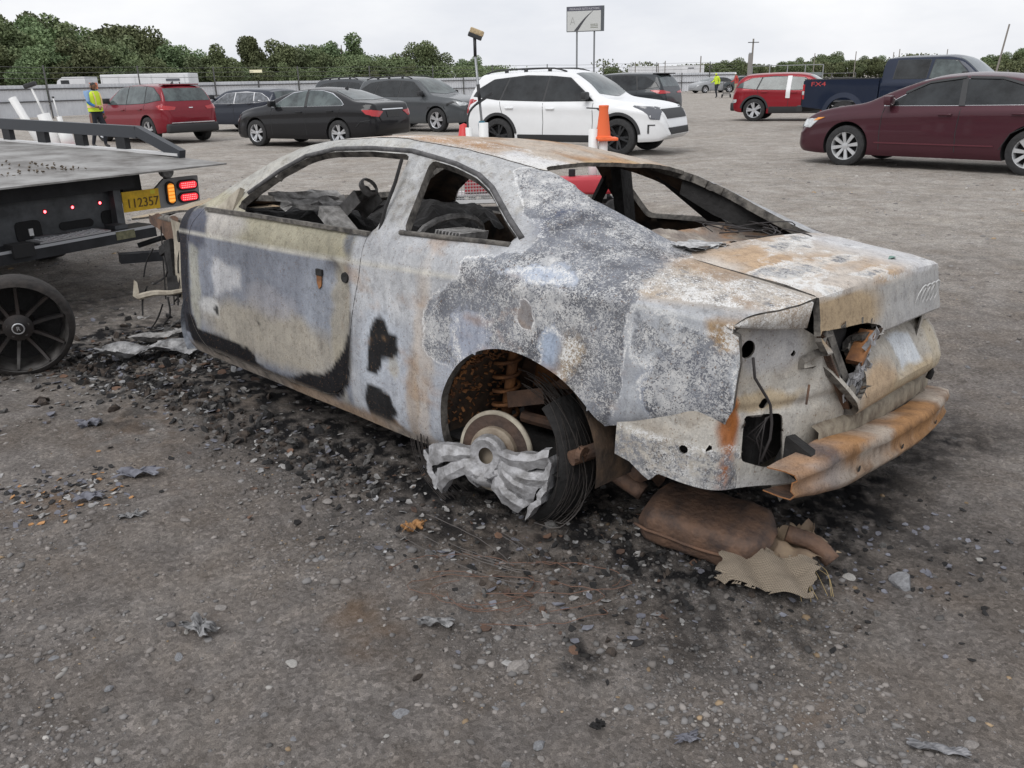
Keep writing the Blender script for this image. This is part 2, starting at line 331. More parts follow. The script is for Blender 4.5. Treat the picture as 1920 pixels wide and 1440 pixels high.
# ------------------------------------------------------------------ curves and body sections
def pchip(x, xs, ys):
    x = np.clip(np.asarray(x, float), xs[0], xs[-1]); h = np.diff(xs); d = np.diff(ys) / h; m = np.zeros_like(ys)
    for i in range(1, len(xs) - 1):
        if d[i - 1] * d[i] > 0:
            w1 = 2 * h[i] + h[i - 1]; w2 = h[i] + 2 * h[i - 1]; m[i] = (w1 + w2) / (w1 / d[i - 1] + w2 / d[i])
    m[0] = d[0]; m[-1] = d[-1]
    k = np.clip(np.searchsorted(xs, x, side='right') - 1, 0, len(xs) - 2); t = (x - xs[k]) / h[k]
    return (2 * t**3 - 3 * t**2 + 1) * ys[k] + (t**3 - 2 * t**2 + t) * h[k] * m[k] + (-2 * t**3 + 3 * t**2) * ys[k + 1] + (t**3 - t**2) * h[k] * m[k + 1]
def ip(x, pts):
    a = np.array(pts, float); a = a[np.argsort(a[:, 0])]
    return np.stack([pchip(x, a[:, 0], a[:, i]) for i in range(1, a.shape[1])], -1) if a.shape[1] > 2 else pchip(x, a[:, 0], a[:, 1])
def catmull(P, n):
    P = np.array(P, float); h = np.maximum(np.linalg.norm(np.diff(P, axis=0), axis=1), 1e-6) ** .5; t = np.concatenate([[0], np.cumsum(h)])
    m = np.zeros_like(P); d = np.diff(P, axis=0) / h[:, None]; m[0] = d[0]; m[-1] = d[-1]
    m[1:-1] = (d[:-1] * h[1:, None] + d[1:] * h[:-1, None]) / (h[1:] + h[:-1])[:, None]
    L = np.concatenate([[0], np.cumsum(np.linalg.norm(np.diff(P, axis=0), axis=1))]); tt = np.interp(np.linspace(0, L[-1], n), L, t)
    k = np.clip(np.searchsorted(t, tt, side='right') - 1, 0, len(t) - 2); u = ((tt - t[k]) / h[k])[:, None]; hk = h[k][:, None]
    return (2 * u**3 - 3 * u**2 + 1) * P[k] + (u**3 - 2 * u**2 + u) * hk * m[k] + (-2 * u**3 + 3 * u**2) * P[k + 1] + (u**3 - u**2) * hk * m[k + 1]
BT = dict(
 W=[(-.92, .80), (-.8, .843), (-.6, .885), (-.4, .908), (0, .925), (.4, .915), (.9, .90), (1.5, .895), (2.0, .893), (2.3, .885)],
 ZS=[(-.95, .60), (-.79, .60), (-.48, .535), (-.395, .51), (-.3, .35), (.3, .225), (.5, .21), (1.2, .205), (2.3, .205)],
 ZC=[(2.3, .822), (1.86, .832), (1.41, .84), (1.02, .852), (.75, .865), (.38, .883), (.12, .895), (-.11, .905), (-.4, .917), (-.6, .91), (-.755, .902), (-.95, .892)],
 ZB=[(2.3, .925), (2.1, .94), (1.635, .956), (1.1, .968), (.76, .98), (.58, .995), (.24, 1.01), (.04, 1.012), (-.3, 1.0), (-.5, .98), (-.8, .945), (-.95, .92)],
 YB=[(2.3, .81), (2.1, .845), (1.6, .852), (.8, .855), (.2, .84), (-.2, .815), (-.5, .80), (-.8, .765), (-.95, .73)],
 RAIL=[(2.3, .73, .93), (2.22, .715, .965), (2.0, .67, 1.085), (1.6, .602, 1.25), (1.3, .578, 1.302), (1.0, .57, 1.314), (.7, .565, 1.30), (.4, .55, 1.263), (.2, .538, 1.232), (0, .565, 1.165), (-.2, .597, 1.095), (-.4, .628, 1.032), (-.6, .635, 1.0), (-.8, .62, .978), (-.95, .60, .955)],
 CEN=[(2.3, .95), (2.2, .985), (1.62, 1.306), (1.3, 1.34), (1.0, 1.347), (.7, 1.338), (.4, 1.307), (.15, 1.268), (0, 1.21), (-.2, 1.125), (-.42, 1.045), (-.6, 1.022), (-.8, .998), (-.95, .972)])
def section(T, x, n1=44, n2=56):
    W = ip(x, T['W']); zs = ip(x, T['ZS']); zc = ip(x, T['ZC']); zb = ip(x, T['ZB']); yb = ip(x, T['YB']); yr, zr = ip(x, T['RAIL']); ct = ip(x, T['CEN']); zm = .5 * (zs + zc)
    A = catmull([(W - .04, zs), (W - .012, zs + .12 * (zc - zs)), (W, zm), (W - .006, zc - .15 * (zc - zs)), (W - .004, zc)], n1)
    B = catmull([(W - .004, zc), (.5 * (W - .004 + yb) + .012, .5 * (zc + zb)), (yb, zb), (yb * .5 + yr * .5 + .012, zb * .5 + zr * .5), (yr, zr), (yr * .86, zr + (ct - zr) * .36), (yr * .5, zr + (ct - zr) * .80), (0, ct)], n2)
    return np.concatenate([A[:-1], B])
def tri_normals(V, F):
    fn = np.cross(V[F[:, 1]] - V[F[:, 0]], V[F[:, 2]] - V[F[:, 0]]); N = np.zeros_like(V)
    for k in range(3): np.add.at(N, F[:, k], fn)
    return N / np.maximum(np.linalg.norm(N, axis=1), 1e-12)[:, None]
def grid_tris(a, b):
    i, j = np.meshgrid(np.arange(a - 1), np.arange(b - 1), indexing='ij'); p = i * b + j; q = p + b
    return np.concatenate([np.stack([p, q, q + 1], -1).reshape(-1, 3), np.stack([p, q + 1, p + 1], -1).reshape(-1, 3)])
def snap(V, N, ax, poly, mask, cell=.016):
    """pull the vertices that lie next to a cut line onto it; returns signed distances"""
    p = V[:, ax]; d, near = sdpoly(p, poly); d = np.where(mask, d, 1e3); m = np.abs(d) < .58 * cell
    dl = np.zeros_like(V); dl[:, ax] = near - p; o = [k for k in (0, 1, 2) if k not in ax][0]
    no = N[:, o]; ok = np.abs(no) > .15; dl[:, o] = np.where(ok, -(N * dl).sum(1) / np.where(ok, no, 1), 0)
    V[m] += dl[m]; d[m] = 0; return d
def shell_mesh(name, V, F, thick, mats, paint=None, inset=0.0, rough_edge=0.0, N=None):
    """closed sheet metal from a triangle sheet: outer skin (slot 0), inner skin (slot 1), edge (slot 2)"""
    used = np.unique(F); mp = -np.ones(len(V), int); mp[used] = np.arange(len(used)); V = V[used].copy(); F = mp[F]; n = len(V); N = tri_normals(V, F) if N is None else N[used]
    ed = np.concatenate([F[:, [0, 1]], F[:, [1, 2]], F[:, [2, 0]]]); key = np.sort(ed, 1); k = key[:, 0].astype(np.int64) * n + key[:, 1]
    u, idx, cnt = np.unique(k, return_index=True, return_counts=True); be = ed[idx[cnt == 1]]
    if inset or rough_edge:
        bd = np.zeros((n, 3)); c = np.zeros(n)
        third = {}
        for f in F[np.isin(F, np.unique(be)).any(1)]:
            for a in range(3): third.setdefault(f[a], []).append(f)
        for v in np.unique(be):
            cen = V[np.unique(np.array(third[v]))].mean(0) - V[v]; l = np.linalg.norm(cen)
            if l > 1e-6: V[v] += cen / l * (inset + rough_edge * random.random())
    Vi = V - N * thick; VV = np.concatenate([V, Vi, V[be[:, 0]], V[be[:, 1]], Vi[be[:, 1]], Vi[be[:, 0]]]); nb = len(be); o = 2 * n
    rim = np.stack([o + nb + np.arange(nb), o + np.arange(nb), o + 3 * nb + np.arange(nb), o + 2 * nb + np.arange(nb)], -1)
    faces = F.tolist() + (F[:, ::-1] + n).tolist() + rim.tolist(); mi = [0] * len(F) + [1] * len(F) + [2] * nb
    me = bpy.data.meshes.new(name); me.from_pydata(VV.tolist(), [], faces)
    for m_ in mats: me.materials.append(m_)
    me.polygons.foreach_set('material_index', mi); me.polygons.foreach_set('use_smooth', [q != 2 for q in mi]); me.update()
    if paint:
        col, craze = paint(V, N); nb4 = np.concatenate([be[:, 0], be[:, 1], be[:, 1], be[:, 0]])
        C4 = np.concatenate([col, col, col[nb4]]); Z4 = np.concatenate([craze, craze, craze[nb4]])
        at = me.attributes.new('Col', 'FLOAT_COLOR', 'POINT'); at.data.foreach_set('color', np.concatenate([C4, Z4[:, None]], 1).astype(np.float32).ravel())
    return me

# ------------------------------------------------------------------ burnt metal materials
def burnt_mat(name='burnt_paint', flake=1.0, metal_dark=(.085, .088, .10)):
    m = bpy.data.materials.new(name); m.use_nodes = True; nt = m.node_tree; b = nt.nodes['Principled BSDF']; N = nt.nodes.new; Lk = nt.links.new
    t = N('ShaderNodeTexCoord'); at = N('ShaderNodeAttribute'); at.attribute_name = 'Col'
    def noise(sc, det=5, ro=.6, dist=0): n = N('ShaderNodeTexNoise'); n.inputs['Scale'].default_value = sc; n.inputs['Detail'].default_value = det; n.inputs['Roughness'].default_value = ro; n.inputs['Distortion'].default_value = dist; Lk(t.outputs['Object'], n.inputs['Vector']); return n.outputs['Fac']
    def ramp(s, stops):
        r = N('ShaderNodeValToRGB'); Lk(s, r.inputs[0]); el = r.color_ramp.elements
        while len(el) < len(stops): el.new(.5)
        for q, (p, c) in zip(el, stops): q.position = p; q.color = (*c, 1)
        return r.outputs[0]
    def mix(f, a, c, bt='MIX'):
        x = N('ShaderNodeMixRGB'); x.blend_type = bt
        for k, s in ((0, f), (1, a), (2, c)):
            if hasattr(s, 'links'): Lk(s, x.inputs[k])
            else: x.inputs[k].default_value = s if k == 0 else (*s, 1)
        return x.outputs[0]
    def math_(op, a, c):
        x = N('ShaderNodeMath'); x.operation = op; x.use_clamp = True
        for k, s in ((0, a), (1, c)):
            if hasattr(s, 'links'): Lk(s, x.inputs[k])
            else: x.inputs[k].default_value = s
        return x.outputs[0]
    col = at.outputs['Color']; craze = at.outputs['Alpha']
    col = mix(.55, col, ramp(noise(14, 8, .7), [(.3, (.62, .62, .64)), (.5, (1, 1, 1)), (.72, (1.28, 1.26, 1.22))]), 'MULTIPLY')
    col = mix(.5, col, ramp(noise(210, 3, .7), [(.3, (.6, .6, .61)), (.7, (1.3, 1.29, 1.27))]), 'MULTIPLY')
    mps = N('ShaderNodeMapping'); mps.inputs['Scale'].default_value = (1, 1, .16); Lk(t.outputs['Object'], mps.inputs[0]); ns = N('ShaderNodeTexNoise'); ns.inputs['Scale'].default_value = 46; ns.inputs['Detail'].default_value = 6; ns.inputs['Roughness'].default_value = .7; Lk(mps.outputs[0], ns.inputs['Vector'])
    col = mix(.22, col, ramp(ns.outputs['Fac'], [(.32, (.55, .55, .57)), (.5, (1, 1, 1)), (.68, (1.3, 1.28, 1.24))]), 'MULTIPLY')
    mo = ramp(noise(32, 7, .75, .6), [(.40, (.45, .43, .42)), (.47, (1, 1, 1)), (.60, (1, 1, 1)), (.70, (1.3, 1.28, 1.25))]); col = mix(.4, col, mo, 'MULTIPLY')
    # crazed paint: curled pale flakes over bare dark steel
    def addn(a, k, c):      # a + k*(c-.5)
        m1 = N('ShaderNodeMath'); m1.operation = 'SUBTRACT'; Lk(c, m1.inputs[0]); m1.inputs[1].default_value = .5
        m2 = N('ShaderNodeMath'); m2.operation = 'MULTIPLY_ADD'; Lk(m1.outputs[0], m2.inputs[0]); m2.inputs[1].default_value = k; Lk(a, m2.inputs[2]); return m2.outputs[0]
    fsrc = addn(addn(noise(125, 4, .66, 1.3), .55, noise(11, 5, .65)), .35, noise(3.2, 3, .5))
    fl = ramp(fsrc, [(.455, (0, 0, 0)), (.565, (1, 1, 1))]); patch = noise(9, 4, .6)
    dark = mix(ramp(patch, [(.38, (0, 0, 0)), (.62, (1, 1, 1))]), metal_dark, (.185, .195, .22)); pale = mix(ramp(noise(24, 4), [(.35, (0, 0, 0)), (.65, (1, 1, 1))]), (.37, .375, .385), (.64, .635, .62))
    flk = mix(fl, dark, pale); thr = ramp(addn(craze, .7, noise(38, 5, .7)), [(.34, (0, 0, 0)), (.46, (1, 1, 1))])
    col = mix(math_('MULTIPLY', thr, flake * .88), col, flk)
    # pale curled rim where the flaking stops
    e1 = ramp(addn(craze, .22, noise(60, 4, .7)), [(.20, (0, 0, 0)), (.27, (1, 1, 1)), (.33, (1, 1, 1)), (.40, (0, 0, 0))]); col = mix(math_('MULTIPLY', e1, math_('MULTIPLY', fl, .9)), col, (.70, .70, .69))
    # pin-prick corrosion
    sp = ramp(noise(130, 2, .5), [(.30, (1, 1, 1)), (.36, (0, 0, 0))]); col = mix(math_('MULTIPLY', sp, .6), col, (.16, .10, .06))
    Lk(col, b.inputs['Base Color']); b.inputs['Roughness'].default_value = .92; b.inputs['Specular IOR Level'].default_value = .12
    bp = N('ShaderNodeBump'); bp.inputs['Strength'].default_value = .35; bp.inputs['Distance'].default_value = .006
    Lk(mix(.55, noise(75, 6, .7), math_('MULTIPLY', fl, thr)), bp.inputs['Height']); Lk(bp.outputs[0], b.inputs['Normal'])
    MATS[name] = m; return m
M_PAINT = burnt_mat()
M_INNER = mat('scorched_inner_steel', (.13, .085, .055), .85, noise=.6, nscale=9, col2=(.022, .02, .019), bump=.5, bscale=40)
M_EDGE = mat('charred_channel', (.19, .175, .155), .88, noise=.6, nscale=22, col2=(.035, .032, .03), bump=.5, bscale=60)
M_CHAR = mat('black_char', (.02, .019, .019), .9, noise=.5, nscale=12, bump=.8, bscale=40)
M_RUST = mat('orange_rust', (.34, .15, .055), .85, noise=.5, nscale=10, col2=(.12, .055, .03), bump=.5, bscale=70)
M_RUSTD = mat('brown_rust', (.17, .095, .06), .85, noise=.5, nscale=9, col2=(.055, .037, .03), bump=.5, bscale=60)
M_ALU = mat('burnt_aluminium', (.46, .46, .475), .6, metal=.25, noise=.5, nscale=22, col2=(.19, .185, .185), bump=.5, bscale=60)
M_ASH = mat('ash_grey', (.42, .41, .40), .9, noise=.5, nscale=18, col2=(.14, .135, .13), bump=.7, bscale=40)
M_WIRE = mat('burnt_wire', (.05, .045, .045), .7, metal=.3)
M_CREAM = mat('scorched_cream_primer', (.46, .42, .34), .85, noise=.5, nscale=11, col2=(.22, .19, .15), bump=.4, bscale=40)

def lay(col, w, c): return col * (1 - w[:, None]) + np.asarray(c)[None] * w[:, None]
def blob(p, cx, cy, rx, ry, soft=.5, wn=None):
    d = np.sqrt(((p[:, 0] - cx) / rx) ** 2 + ((p[:, 1] - cy) / ry) ** 2)
    if wn is not None: d = d + wn
    return np.clip((1 - d) / (soft * .55) + .5, 0, 1)
def pmask(p, poly, soft): return np.clip(.5 - sdpoly(p, poly)[0] / soft, 0, 1)
BLACK_DOOR = [(2.16, .40), (2.13, .345), (1.881, .35), (1.656, .342), (1.594, .316), (1.587, .28), (1.458, .262), (1.285, .28), (1.176, .325), (1.034, .355), (.974, .402), (.894, .487), (.858, .575), (.85, .662), (.83, .66), (.83, .48), (.86, .36), (.92, .28), (1.02, .24), (1.25, .225), (1.66, .2), (2.2, .2), (2.24, .4)]
PATCH_U = [(.661, .677), (.622, .667), (.601, .628), (.553, .62), (.537, .556), (.57, .524), (.638, .509), (.649, .468), (.674, .437), (.74, .434), (.727, .565), (.704, .645)]
PATCH_L = [(.742, .387), (.651, .384), (.593, .367), (.552, .299), (.588, .275), (.49, .234), (.49, .19), (.74, .19), (.758, .33)]
CRAZE = [(.393, .60), (.393, .694), (.395, .739), (.372, .794), (.298, .841), (.221, .896), (.208, .96), (.076, .985), (.0, 1.0), (-.02, 1.05), (.06, 1.09), (.188, 1.17), (.312, 1.25), (.1, 1.3), (-.3, 1.15), (-.52, 1.0), (-.47, .93), (-.44, .88), (-.47, .8), (-.47, .69), (-.45, .5), (-.2, .55), (.2, .55)]
def paint_body(P, N):
    n = len(P); x, y, z = P.T; left = y > 0; p = np.stack([x, z], -1); wq = fbm(P * 6, 4, 71) - .5; wf = fbm(P * 26, 3, 75) - .5
    pw = p + .085 * np.stack([fbm(P * 9, 5, 72, .62) - .5, fbm(P * 9, 5, 73, .62) - .5], -1); pf = p + .02 * np.stack([fbm(P * 38, 3, 76) - .5, fbm(P * 38, 3, 77) - .5], -1)
    col = np.tile(np.array([.43, .43, .432]), (n, 1)) * (1 + .5 * wq[:, None]); craze = np.zeros(n)
    zc = ip(x, BT['ZC']); side = np.clip((1.06 - z) / .05, 0, 1)
    # quarter panel, smooth pale grey, bluish lower down
    col = lay(col, np.clip((.86 - x) / .1, 0, 1) * np.clip((.8 - z) / .25, 0, 1) * .7, (.43, .45, .49))
    col = lay(col, blob(pw, .62, .79, .3, .12, .8) * .6, (.60, .60, .60))
    col = lay(col, blob(pw, .40, .56, .055, .35, .9) * .7, (.50, .43, .36)); col = lay(col, blob(pw, .46, .38, .035, .2, .9) * .6, (.42, .32, .22))
    # door
    dm = np.clip((x - .83) / .03, 0, 1); up = np.clip((z - zc) / .012 + .5, 0, 1)
    col = lay(col, dm * (1 - up) * .9, (.215, .228, .262)); col = lay(col, dm * (1 - up) * blob(pw, 1.05, .62, .14, .3, .8) * .7, (.36, .38, .42))
    col = lay(col, dm * blob(pw, 1.45, .44, .62, .13, .9) * .85, (.42, .375, .30)); col = lay(col, dm * blob(pw, .91, .6, .06, .35, .8) * .75, (.40, .355, .27))
    col = lay(col, dm * blob(pw, 2.12, .6, .05, .3, .8) * .7, (.40, .385, .31)); col = lay(col, dm * blob(pw, 1.45, .60, .2, .07, .9) * .5, (.38, .36, .36))
    col = lay(col, dm * up * .9, (.40, .365, .26)); col = lay(col, dm * up * blob(pw, 1.85, .9, .22, .07, .9) * .8, (.50, .47, .44)); col = lay(col, dm * up * blob(pw, .86, .93, .06, .06, .8) * .8, (.14, .15, .18))
    col = lay(col, dm * pmask(pw, [(1.93, .72), (1.70, .72), (1.69, .63), (1.93, .555)], .03) * .85, (.56, .55, .545))
    col = lay(col, dm * blob(pw, 1.98, .49, .1, .05, .8) * .8, (.55, .54, .52)); col = lay(col, dm * blob(pw, 1.91, .481, .028, .02, .4) * .95, (.03, .03, .03)); col = lay(col, dm * blob(pw, 1.54, .472, .014, .016, .6) * .8, (.05, .045, .04))
    col = lay(col, blob(pw, 2.1, .86, .13, .1, .5) * np.clip((x - 1.95) / .05, 0, 1), (.12, .125, .15)); col = lay(col, np.clip((x - 2.165) / .02, 0, 1) * (z > .3), (.045, .045, .052))
    ln = np.exp(-((z - zc) / .006) ** 2); col = lay(col, side * ln * .75, (.60, .57, .50))
    # crazed haunch and rear pillar
    cm = pmask(pw, CRAZE, .05) * left; dk = np.clip(.55 + wq * 1.6, 0, 1)
    col = lay(col, cm * .85, (.36, .37, .40)); craze = np.maximum(craze, cm * np.clip(.75 + 1.3 * wq, .1, 1))
    low = np.clip((.86 - z) / .1, 0, 1) * cm
    col = lay(col, low * blob(pw, .16, .72, .14, .2, 2.2), (.33, .35, .405)); craze *= 1 - .75 * low * blob(pw, .16, .70, .13, .15, 2.2)
    col = lay(col, low * blob(pw, -.28, .73, .075, .13, 1.9), (.34, .27, .19)); craze *= 1 - .7 * low * blob(pw, -.26, .72, .08, .1, 1.9)
    col = lay(col, low * blob(pw, -.19, .76, .04, .2, 2.0), (.34, .39, .47)); craze *= 1 - .8 * low * blob(pw, -.19, .76, .035, .2, 2.0)
    ring = np.abs(np.hypot(p[:, 0] + .09, (p[:, 1] - .815) * .9) - .06); craze = np.maximum(craze, .9 * np.clip(1 - ring / .03, 0, 1) * left)
    col = lay(col, blob(pw, -.09, .818, .045, .045, .9), (.27, .25, .24)); craze *= 1 - .9 * blob(pw, -.09, .818, .045, .045, .9)
    col = lay(col, blob(pw, -.1, .95, .22, .035, 1.8) * left, (.42, .46, .53)); craze *= 1 - .6 * blob(pw, -.1, .94, .25, .03, 1.8)
    col = lay(col, cm * blob(pw, -.02, 1.09, .09, .06, .8), (.12, .13, .17)); craze *= 1 - .35 * cm * blob(pw, -.02, 1.09, .09, .06, .8)
    # rear corner
    rc = np.clip((-.46 - x) / .03, 0, 1) * np.clip((.93 - z) / .03, 0, 1) * left
    col = lay(col, rc, (.45, .46, .475)); col = lay(col, rc * blob(pw, -.66, .68, .12, .14, .8), (.25, .275, .34)); craze = np.maximum(craze * (1 - rc), rc * np.clip(.25 + .55 * blob(pw, -.68, .67, .12, .17, .8) + wq, 0, .75))
    col = lay(col, rc * blob(pw, -.76, .885, .05, .06, .8), (.42, .29, .17))
    # window corner, pillars and rails
    hi = np.clip((z - 1.02) / .04, 0, 1); col = lay(col, hi * np.clip((x - .1) / .1, 0, 1) * (1 - cm) * .8, (.50, .495, .48)); col = lay(col, hi * np.clip((x - 1.45) / .2, 0, 1) * .7, (.44, .42, .37))
    col = lay(col, hi * np.clip(wf * 6 - .5, 0, 1) * .5, (.30, .27, .22))
    bp = (x > .55) & (x < .84) & (z > .98) & (z < 1.27); col = lay(col, bp * np.clip(.35 + 2 * wf, 0, 1), (.24, .225, .20))
    # deck edge and top of the haunch
    tp = np.clip((-.40 - x) / .1, 0, 1) * np.clip((z - .93) / .02, 0, 1); tn = np.clip(.5 + 2.2 * (fbm(P * np.array([4, 9, 4]), 4, 81) - .5), 0, 1)
    col = lay(col, tp, (.50, .46, .41)); col = lay(col, tp * tn * .7, (.44, .33, .22)); craze = np.maximum(craze * (1 - tp * .7), tp * .35 * (y > .6))
    # char
    col = lay(col, left * pmask(pf, BLACK_DOOR, .012) * dm, (.017, .0165, .018)); craze *= 1 - left * pmask(pf, BLACK_DOOR, .012)
    halo = np.clip(1 - np.abs(np.minimum(sdpoly(pw, PATCH_U)[0], 9)) / .055, 0, 1); col = lay(col, left * halo * .75, (.50, .53, .57)); col = lay(col, left * blob(pw, .57, .5, .03, .05, .7) * .6, (.45, .41, .33))
    for q in (PATCH_U, PATCH_L): k = left * pmask(pf, q, .012); col = lay(col, k, (.021, .0205, .021)); craze *= 1 - k
    rs = np.clip((fbm(P * np.array([5, 5, 9]), 5, 87, .6) - .56) * 9, 0, 1) * side; col = lay(col, rs * .45 * (x < .9), (.36, .22, .12)); craze *= 1 - .4 * rs
    # rust along the arch lip, sills
    da = np.abs(np.hypot(x + .03, z - .335) - .35); col = lay(col, left * np.clip(1 - da / .035, 0, 1) * (x < -.12) * np.clip(.4 + 3 * wq, 0, 1), (.38, .17, .06))
    sl = np.clip((.265 - z) / .03, 0, 1) * (x > .3); col = lay(col, sl * .8, (.36, .31, .26)); col = lay(col, sl * np.clip(.2 + 3 * wf, 0, 1) * .8, (.05, .045, .042))
    col = lay(col, sl * blob(p, 1.0, .22, .35, .1, .8) * .6, (.36, .24, .15))
    stk = fbm(P * np.array([26, 26, 3.0]), 3, 83) - .5; col = col * (1 + side * .3 * stk)[:, None]
    g = fbm(P * np.array([3, 3, 1.2]), 5, 79); col = col * (.60 + .62 * g)[:, None] * np.array([.972, .994, 1.03]) * np.where(z > 1.1, 1.08, 1)[:, None]
    return np.clip(col, .01, .85), np.clip(craze, 0, 1)
def paint_roof(P, N):
    x, y, z = P.T; n = len(P); f1 = fbm(P * np.array([2.2, 5, 3]), 5, 91); f2 = fbm(P * np.array([5, 14, 5]), 4, 95)
    col = np.tile(np.array([.48, .42, .36]), (n, 1)); r = np.clip((f1 - .33) * 5, 0, 1); col = lay(col, r * .85, (.42, .24, .12)); col = lay(col, np.clip((f2 - .50) * 7, 0, 1) * .6, (.30, .17, .085))
    wh = np.clip((.50 - x) / .06, 0, 1) * np.clip((y - .27 + .35 * (f1 - .5)) / .05, 0, 1); col = lay(col, wh * .9, (.60, .60, .61)); col = lay(col, np.clip((y - .44 + .1 * (f2 - .5)) / .04, 0, 1) * .6, (.46, .44, .41))
    col = lay(col, np.clip(1 - np.abs(x - .215) / .03, 0, 1) * np.clip(f2 * 2 - .4, 0, 1), (.50, .38, .22))
    return np.clip(col, .01, .85), np.clip(.25 * (y > .3) + .2 * (f2 - .4), 0, 1)
def paint_lid(P, N):
    x, y, z = P.T; n = len(P); f1 = fbm(P * np.array([7, 3, 7]), 5, 101); f2 = fbm(P * np.array([16, 6, 16]), 4, 105); pw = np.stack([y, z], -1) + .06 * (np.stack([f1, f2], -1) - .5)
    top = np.clip((z - .955) / .01, 0, 1) * (x > -.93); col = np.tile(np.array([.40, .39, .375]), (n, 1))
    tc_ = np.tile(np.array([.52, .47, .42]), (n, 1)); tc_ = lay(tc_, np.clip((f1 - .42) * 5, 0, 1) * .85, (.46, .32, .20)); tc_ = lay(tc_, np.clip((f2 - .52) * 8, 0, 1) * .7, (.66, .64, .60)); tc_ = lay(tc_, np.clip((-.05 - y) / .25 + (f1 - .5), 0, 1) * .85, (.55, .56, .58)); tc_ = lay(tc_, np.clip((x + .52) / .06, 0, 1) * .6, (.36, .29, .23))
    col = lay(col, blob(pw, .42, .90, .3, .08, .9) * .85, (.42, .31, .185)); col = lay(col, blob(pw, -.35, .87, .35, .1, .9) * .6, (.44, .44, .44))
    low = np.clip((.80 - z) / .02, 0, 1); col = lay(col, low * .8, (.44, .41, .36)); col = lay(col, low * blob(pw, .15, .62, .18, .09, .9) * .8, (.44, .31, .19)); col = lay(col, low * blob(pw, -.3, .58, .4, .06, .9) * .8, (.42, .33, .21))
    col = lay(col, low * pmask(pw, [(-.06, .755), (-.31, .735), (-.35, .64), (-.12, .645)], .015), (.60, .63, .66)); col = lay(col, low * blob(pw, -.5, .7, .06, .2, .8) * .7, (.48, .42, .32))
    col = col * (1 - top[:, None]) + tc_ * top[:, None]
    return np.clip(col, .01, .85), np.clip(.2 + 1.2 * (f2 - .5), 0, .5) * top
def paint_panel(P, N):
    x, y, z = P.T; n = len(P); f1 = fbm(P * 9, 5, 111); f2 = fbm(P * np.array([22, 22, 9]), 4, 115); pw = np.stack([y, z], -1) + .05 * (np.stack([f1, f2], -1) - .5)
    col = np.tile(np.array([.50, .48, .44]), (n, 1)); col = lay(col, np.clip((f1 - .42) * 4, 0, 1) * .6, (.36, .31, .25)); col = lay(col, blob(pw, .68, .82, .12, .07, .9) * .6, (.40, .41, .44)); col = lay(col, blob(pw, .70, .67, .14, .03, .9) * .7, (.40, .30, .17))
    st = np.clip(1 - np.abs(y - .795 - .03 * (f1 - .5)) / .03, 0, 1) * np.clip((.74 - z) / .1, 0, 1) * (x < -.7); col = lay(col, st * np.clip(.3 + 2.2 * f2 - .4, 0, 1), (.40, .13, .035))
    col = lay(col, blob(pw, .8, .62, .03, .1, .7) * (x < -.72) * .9, (.36, .13, .04)); col = lay(col, np.clip((.46 - z) / .06, 0, 1) * .6, (.44, .45, .47)); col = lay(col, blob(pw, .45, .5, .12, .12, .9) * .6, (.40, .36, .30))
    return np.clip(col, .01, .85), np.clip((.56 - z) / .05, 0, 1) * .32 * (x > -.8) + .1

# ------------------------------------------------------------------ the burnt coupe
CAR = thing('burnt_car', 'burnt out two door coupe shell with flaking ash grey paint and orange rust', 'car', (CARX, CARY, -.1003), (.0842938, -.01471699, CAR_YAW))
xs = np.concatenate([np.arange(-.925, 2.27, .0125)]); H = np.array([[(x, *p) for p in section(BT, x)] for x in xs]); nv = H.shape[1]
G = np.concatenate([H, (H[:, :-1] * np.array([1, -1, 1]))[:, ::-1]], 1); V = G.reshape(-1, 3).copy(); F = grid_tris(*G.shape[:2]); N0 = tri_normals(V, F)
if (N0 * np.stack([0 * V[:, 0], V[:, 1], V[:, 2] - .5], -1)).sum() < 0: F = F[:, ::-1]; N0 = -N0
jj = np.tile(np.arange(G.shape[1]), len(xs)); half = np.minimum(jj, G.shape[1] - 1 - jj); sidev = half < nv * .86; topv = half > nv * .70; low = V[:, 2] < 1.02
DLO1 = rpoly([(1.64, .968), (1.80, .985), (1.75, 1.04), (1.62, 1.145), (1.483, 1.217), (1.40, 1.243), (1.291, 1.258), (1.064, 1.272), (.815, 1.272), (.745, .99), (1.1, .976)], .03)
DLO1R = rpoly([(.72, .90), (2.08, .905), (1.93, 1.03), (1.75, 1.125), (1.60, 1.19), (1.46, 1.235), (1.30, 1.262), (1.064, 1.272), (.79, 1.272)], .03)
DLO2 = rpoly([(.690, 1.258), (.551, 1.238), (.425, 1.208), (.33, 1.17), (.25, 1.125), (.16, 1.08), (.055, 1.035), (.075, 1.022), (.302, 1.016), (.592, 1.004)], .03)
WIND = rpoly([(1.58, -.50), (1.63, 0), (1.58, .50), (2.15, .635), (2.235, 0), (2.15, -.635)], .05)
BACK = rpoly([(.24, -.475), (.18, 0), (.24, .475), (0, .512), (-.2, .565), (-.385, .597), (-.96, .597), (-.96, -.597), (-.385, -.597), (-.2, -.565), (0, -.512)], .03)
ARCH = [(.30, .10)] + [tuple(q_) for q_ in catmull([ (.296, .25), (.293, .437), (.262, .515), (.208, .589), (.12, .652), (.019, .684), (-.07, .687), (-.144, .675), (-.25, .641), (-.34, .581), (-.395, .515), (-.42, .44)], 40)] + [(-.42, .1)]
TAILXZ = [(-.785, .897), (-.805, .80), (-.80, .66), (-.775, .61), (-.745, .592), (-.745, .3), (-1, .3), (-1, .897)]
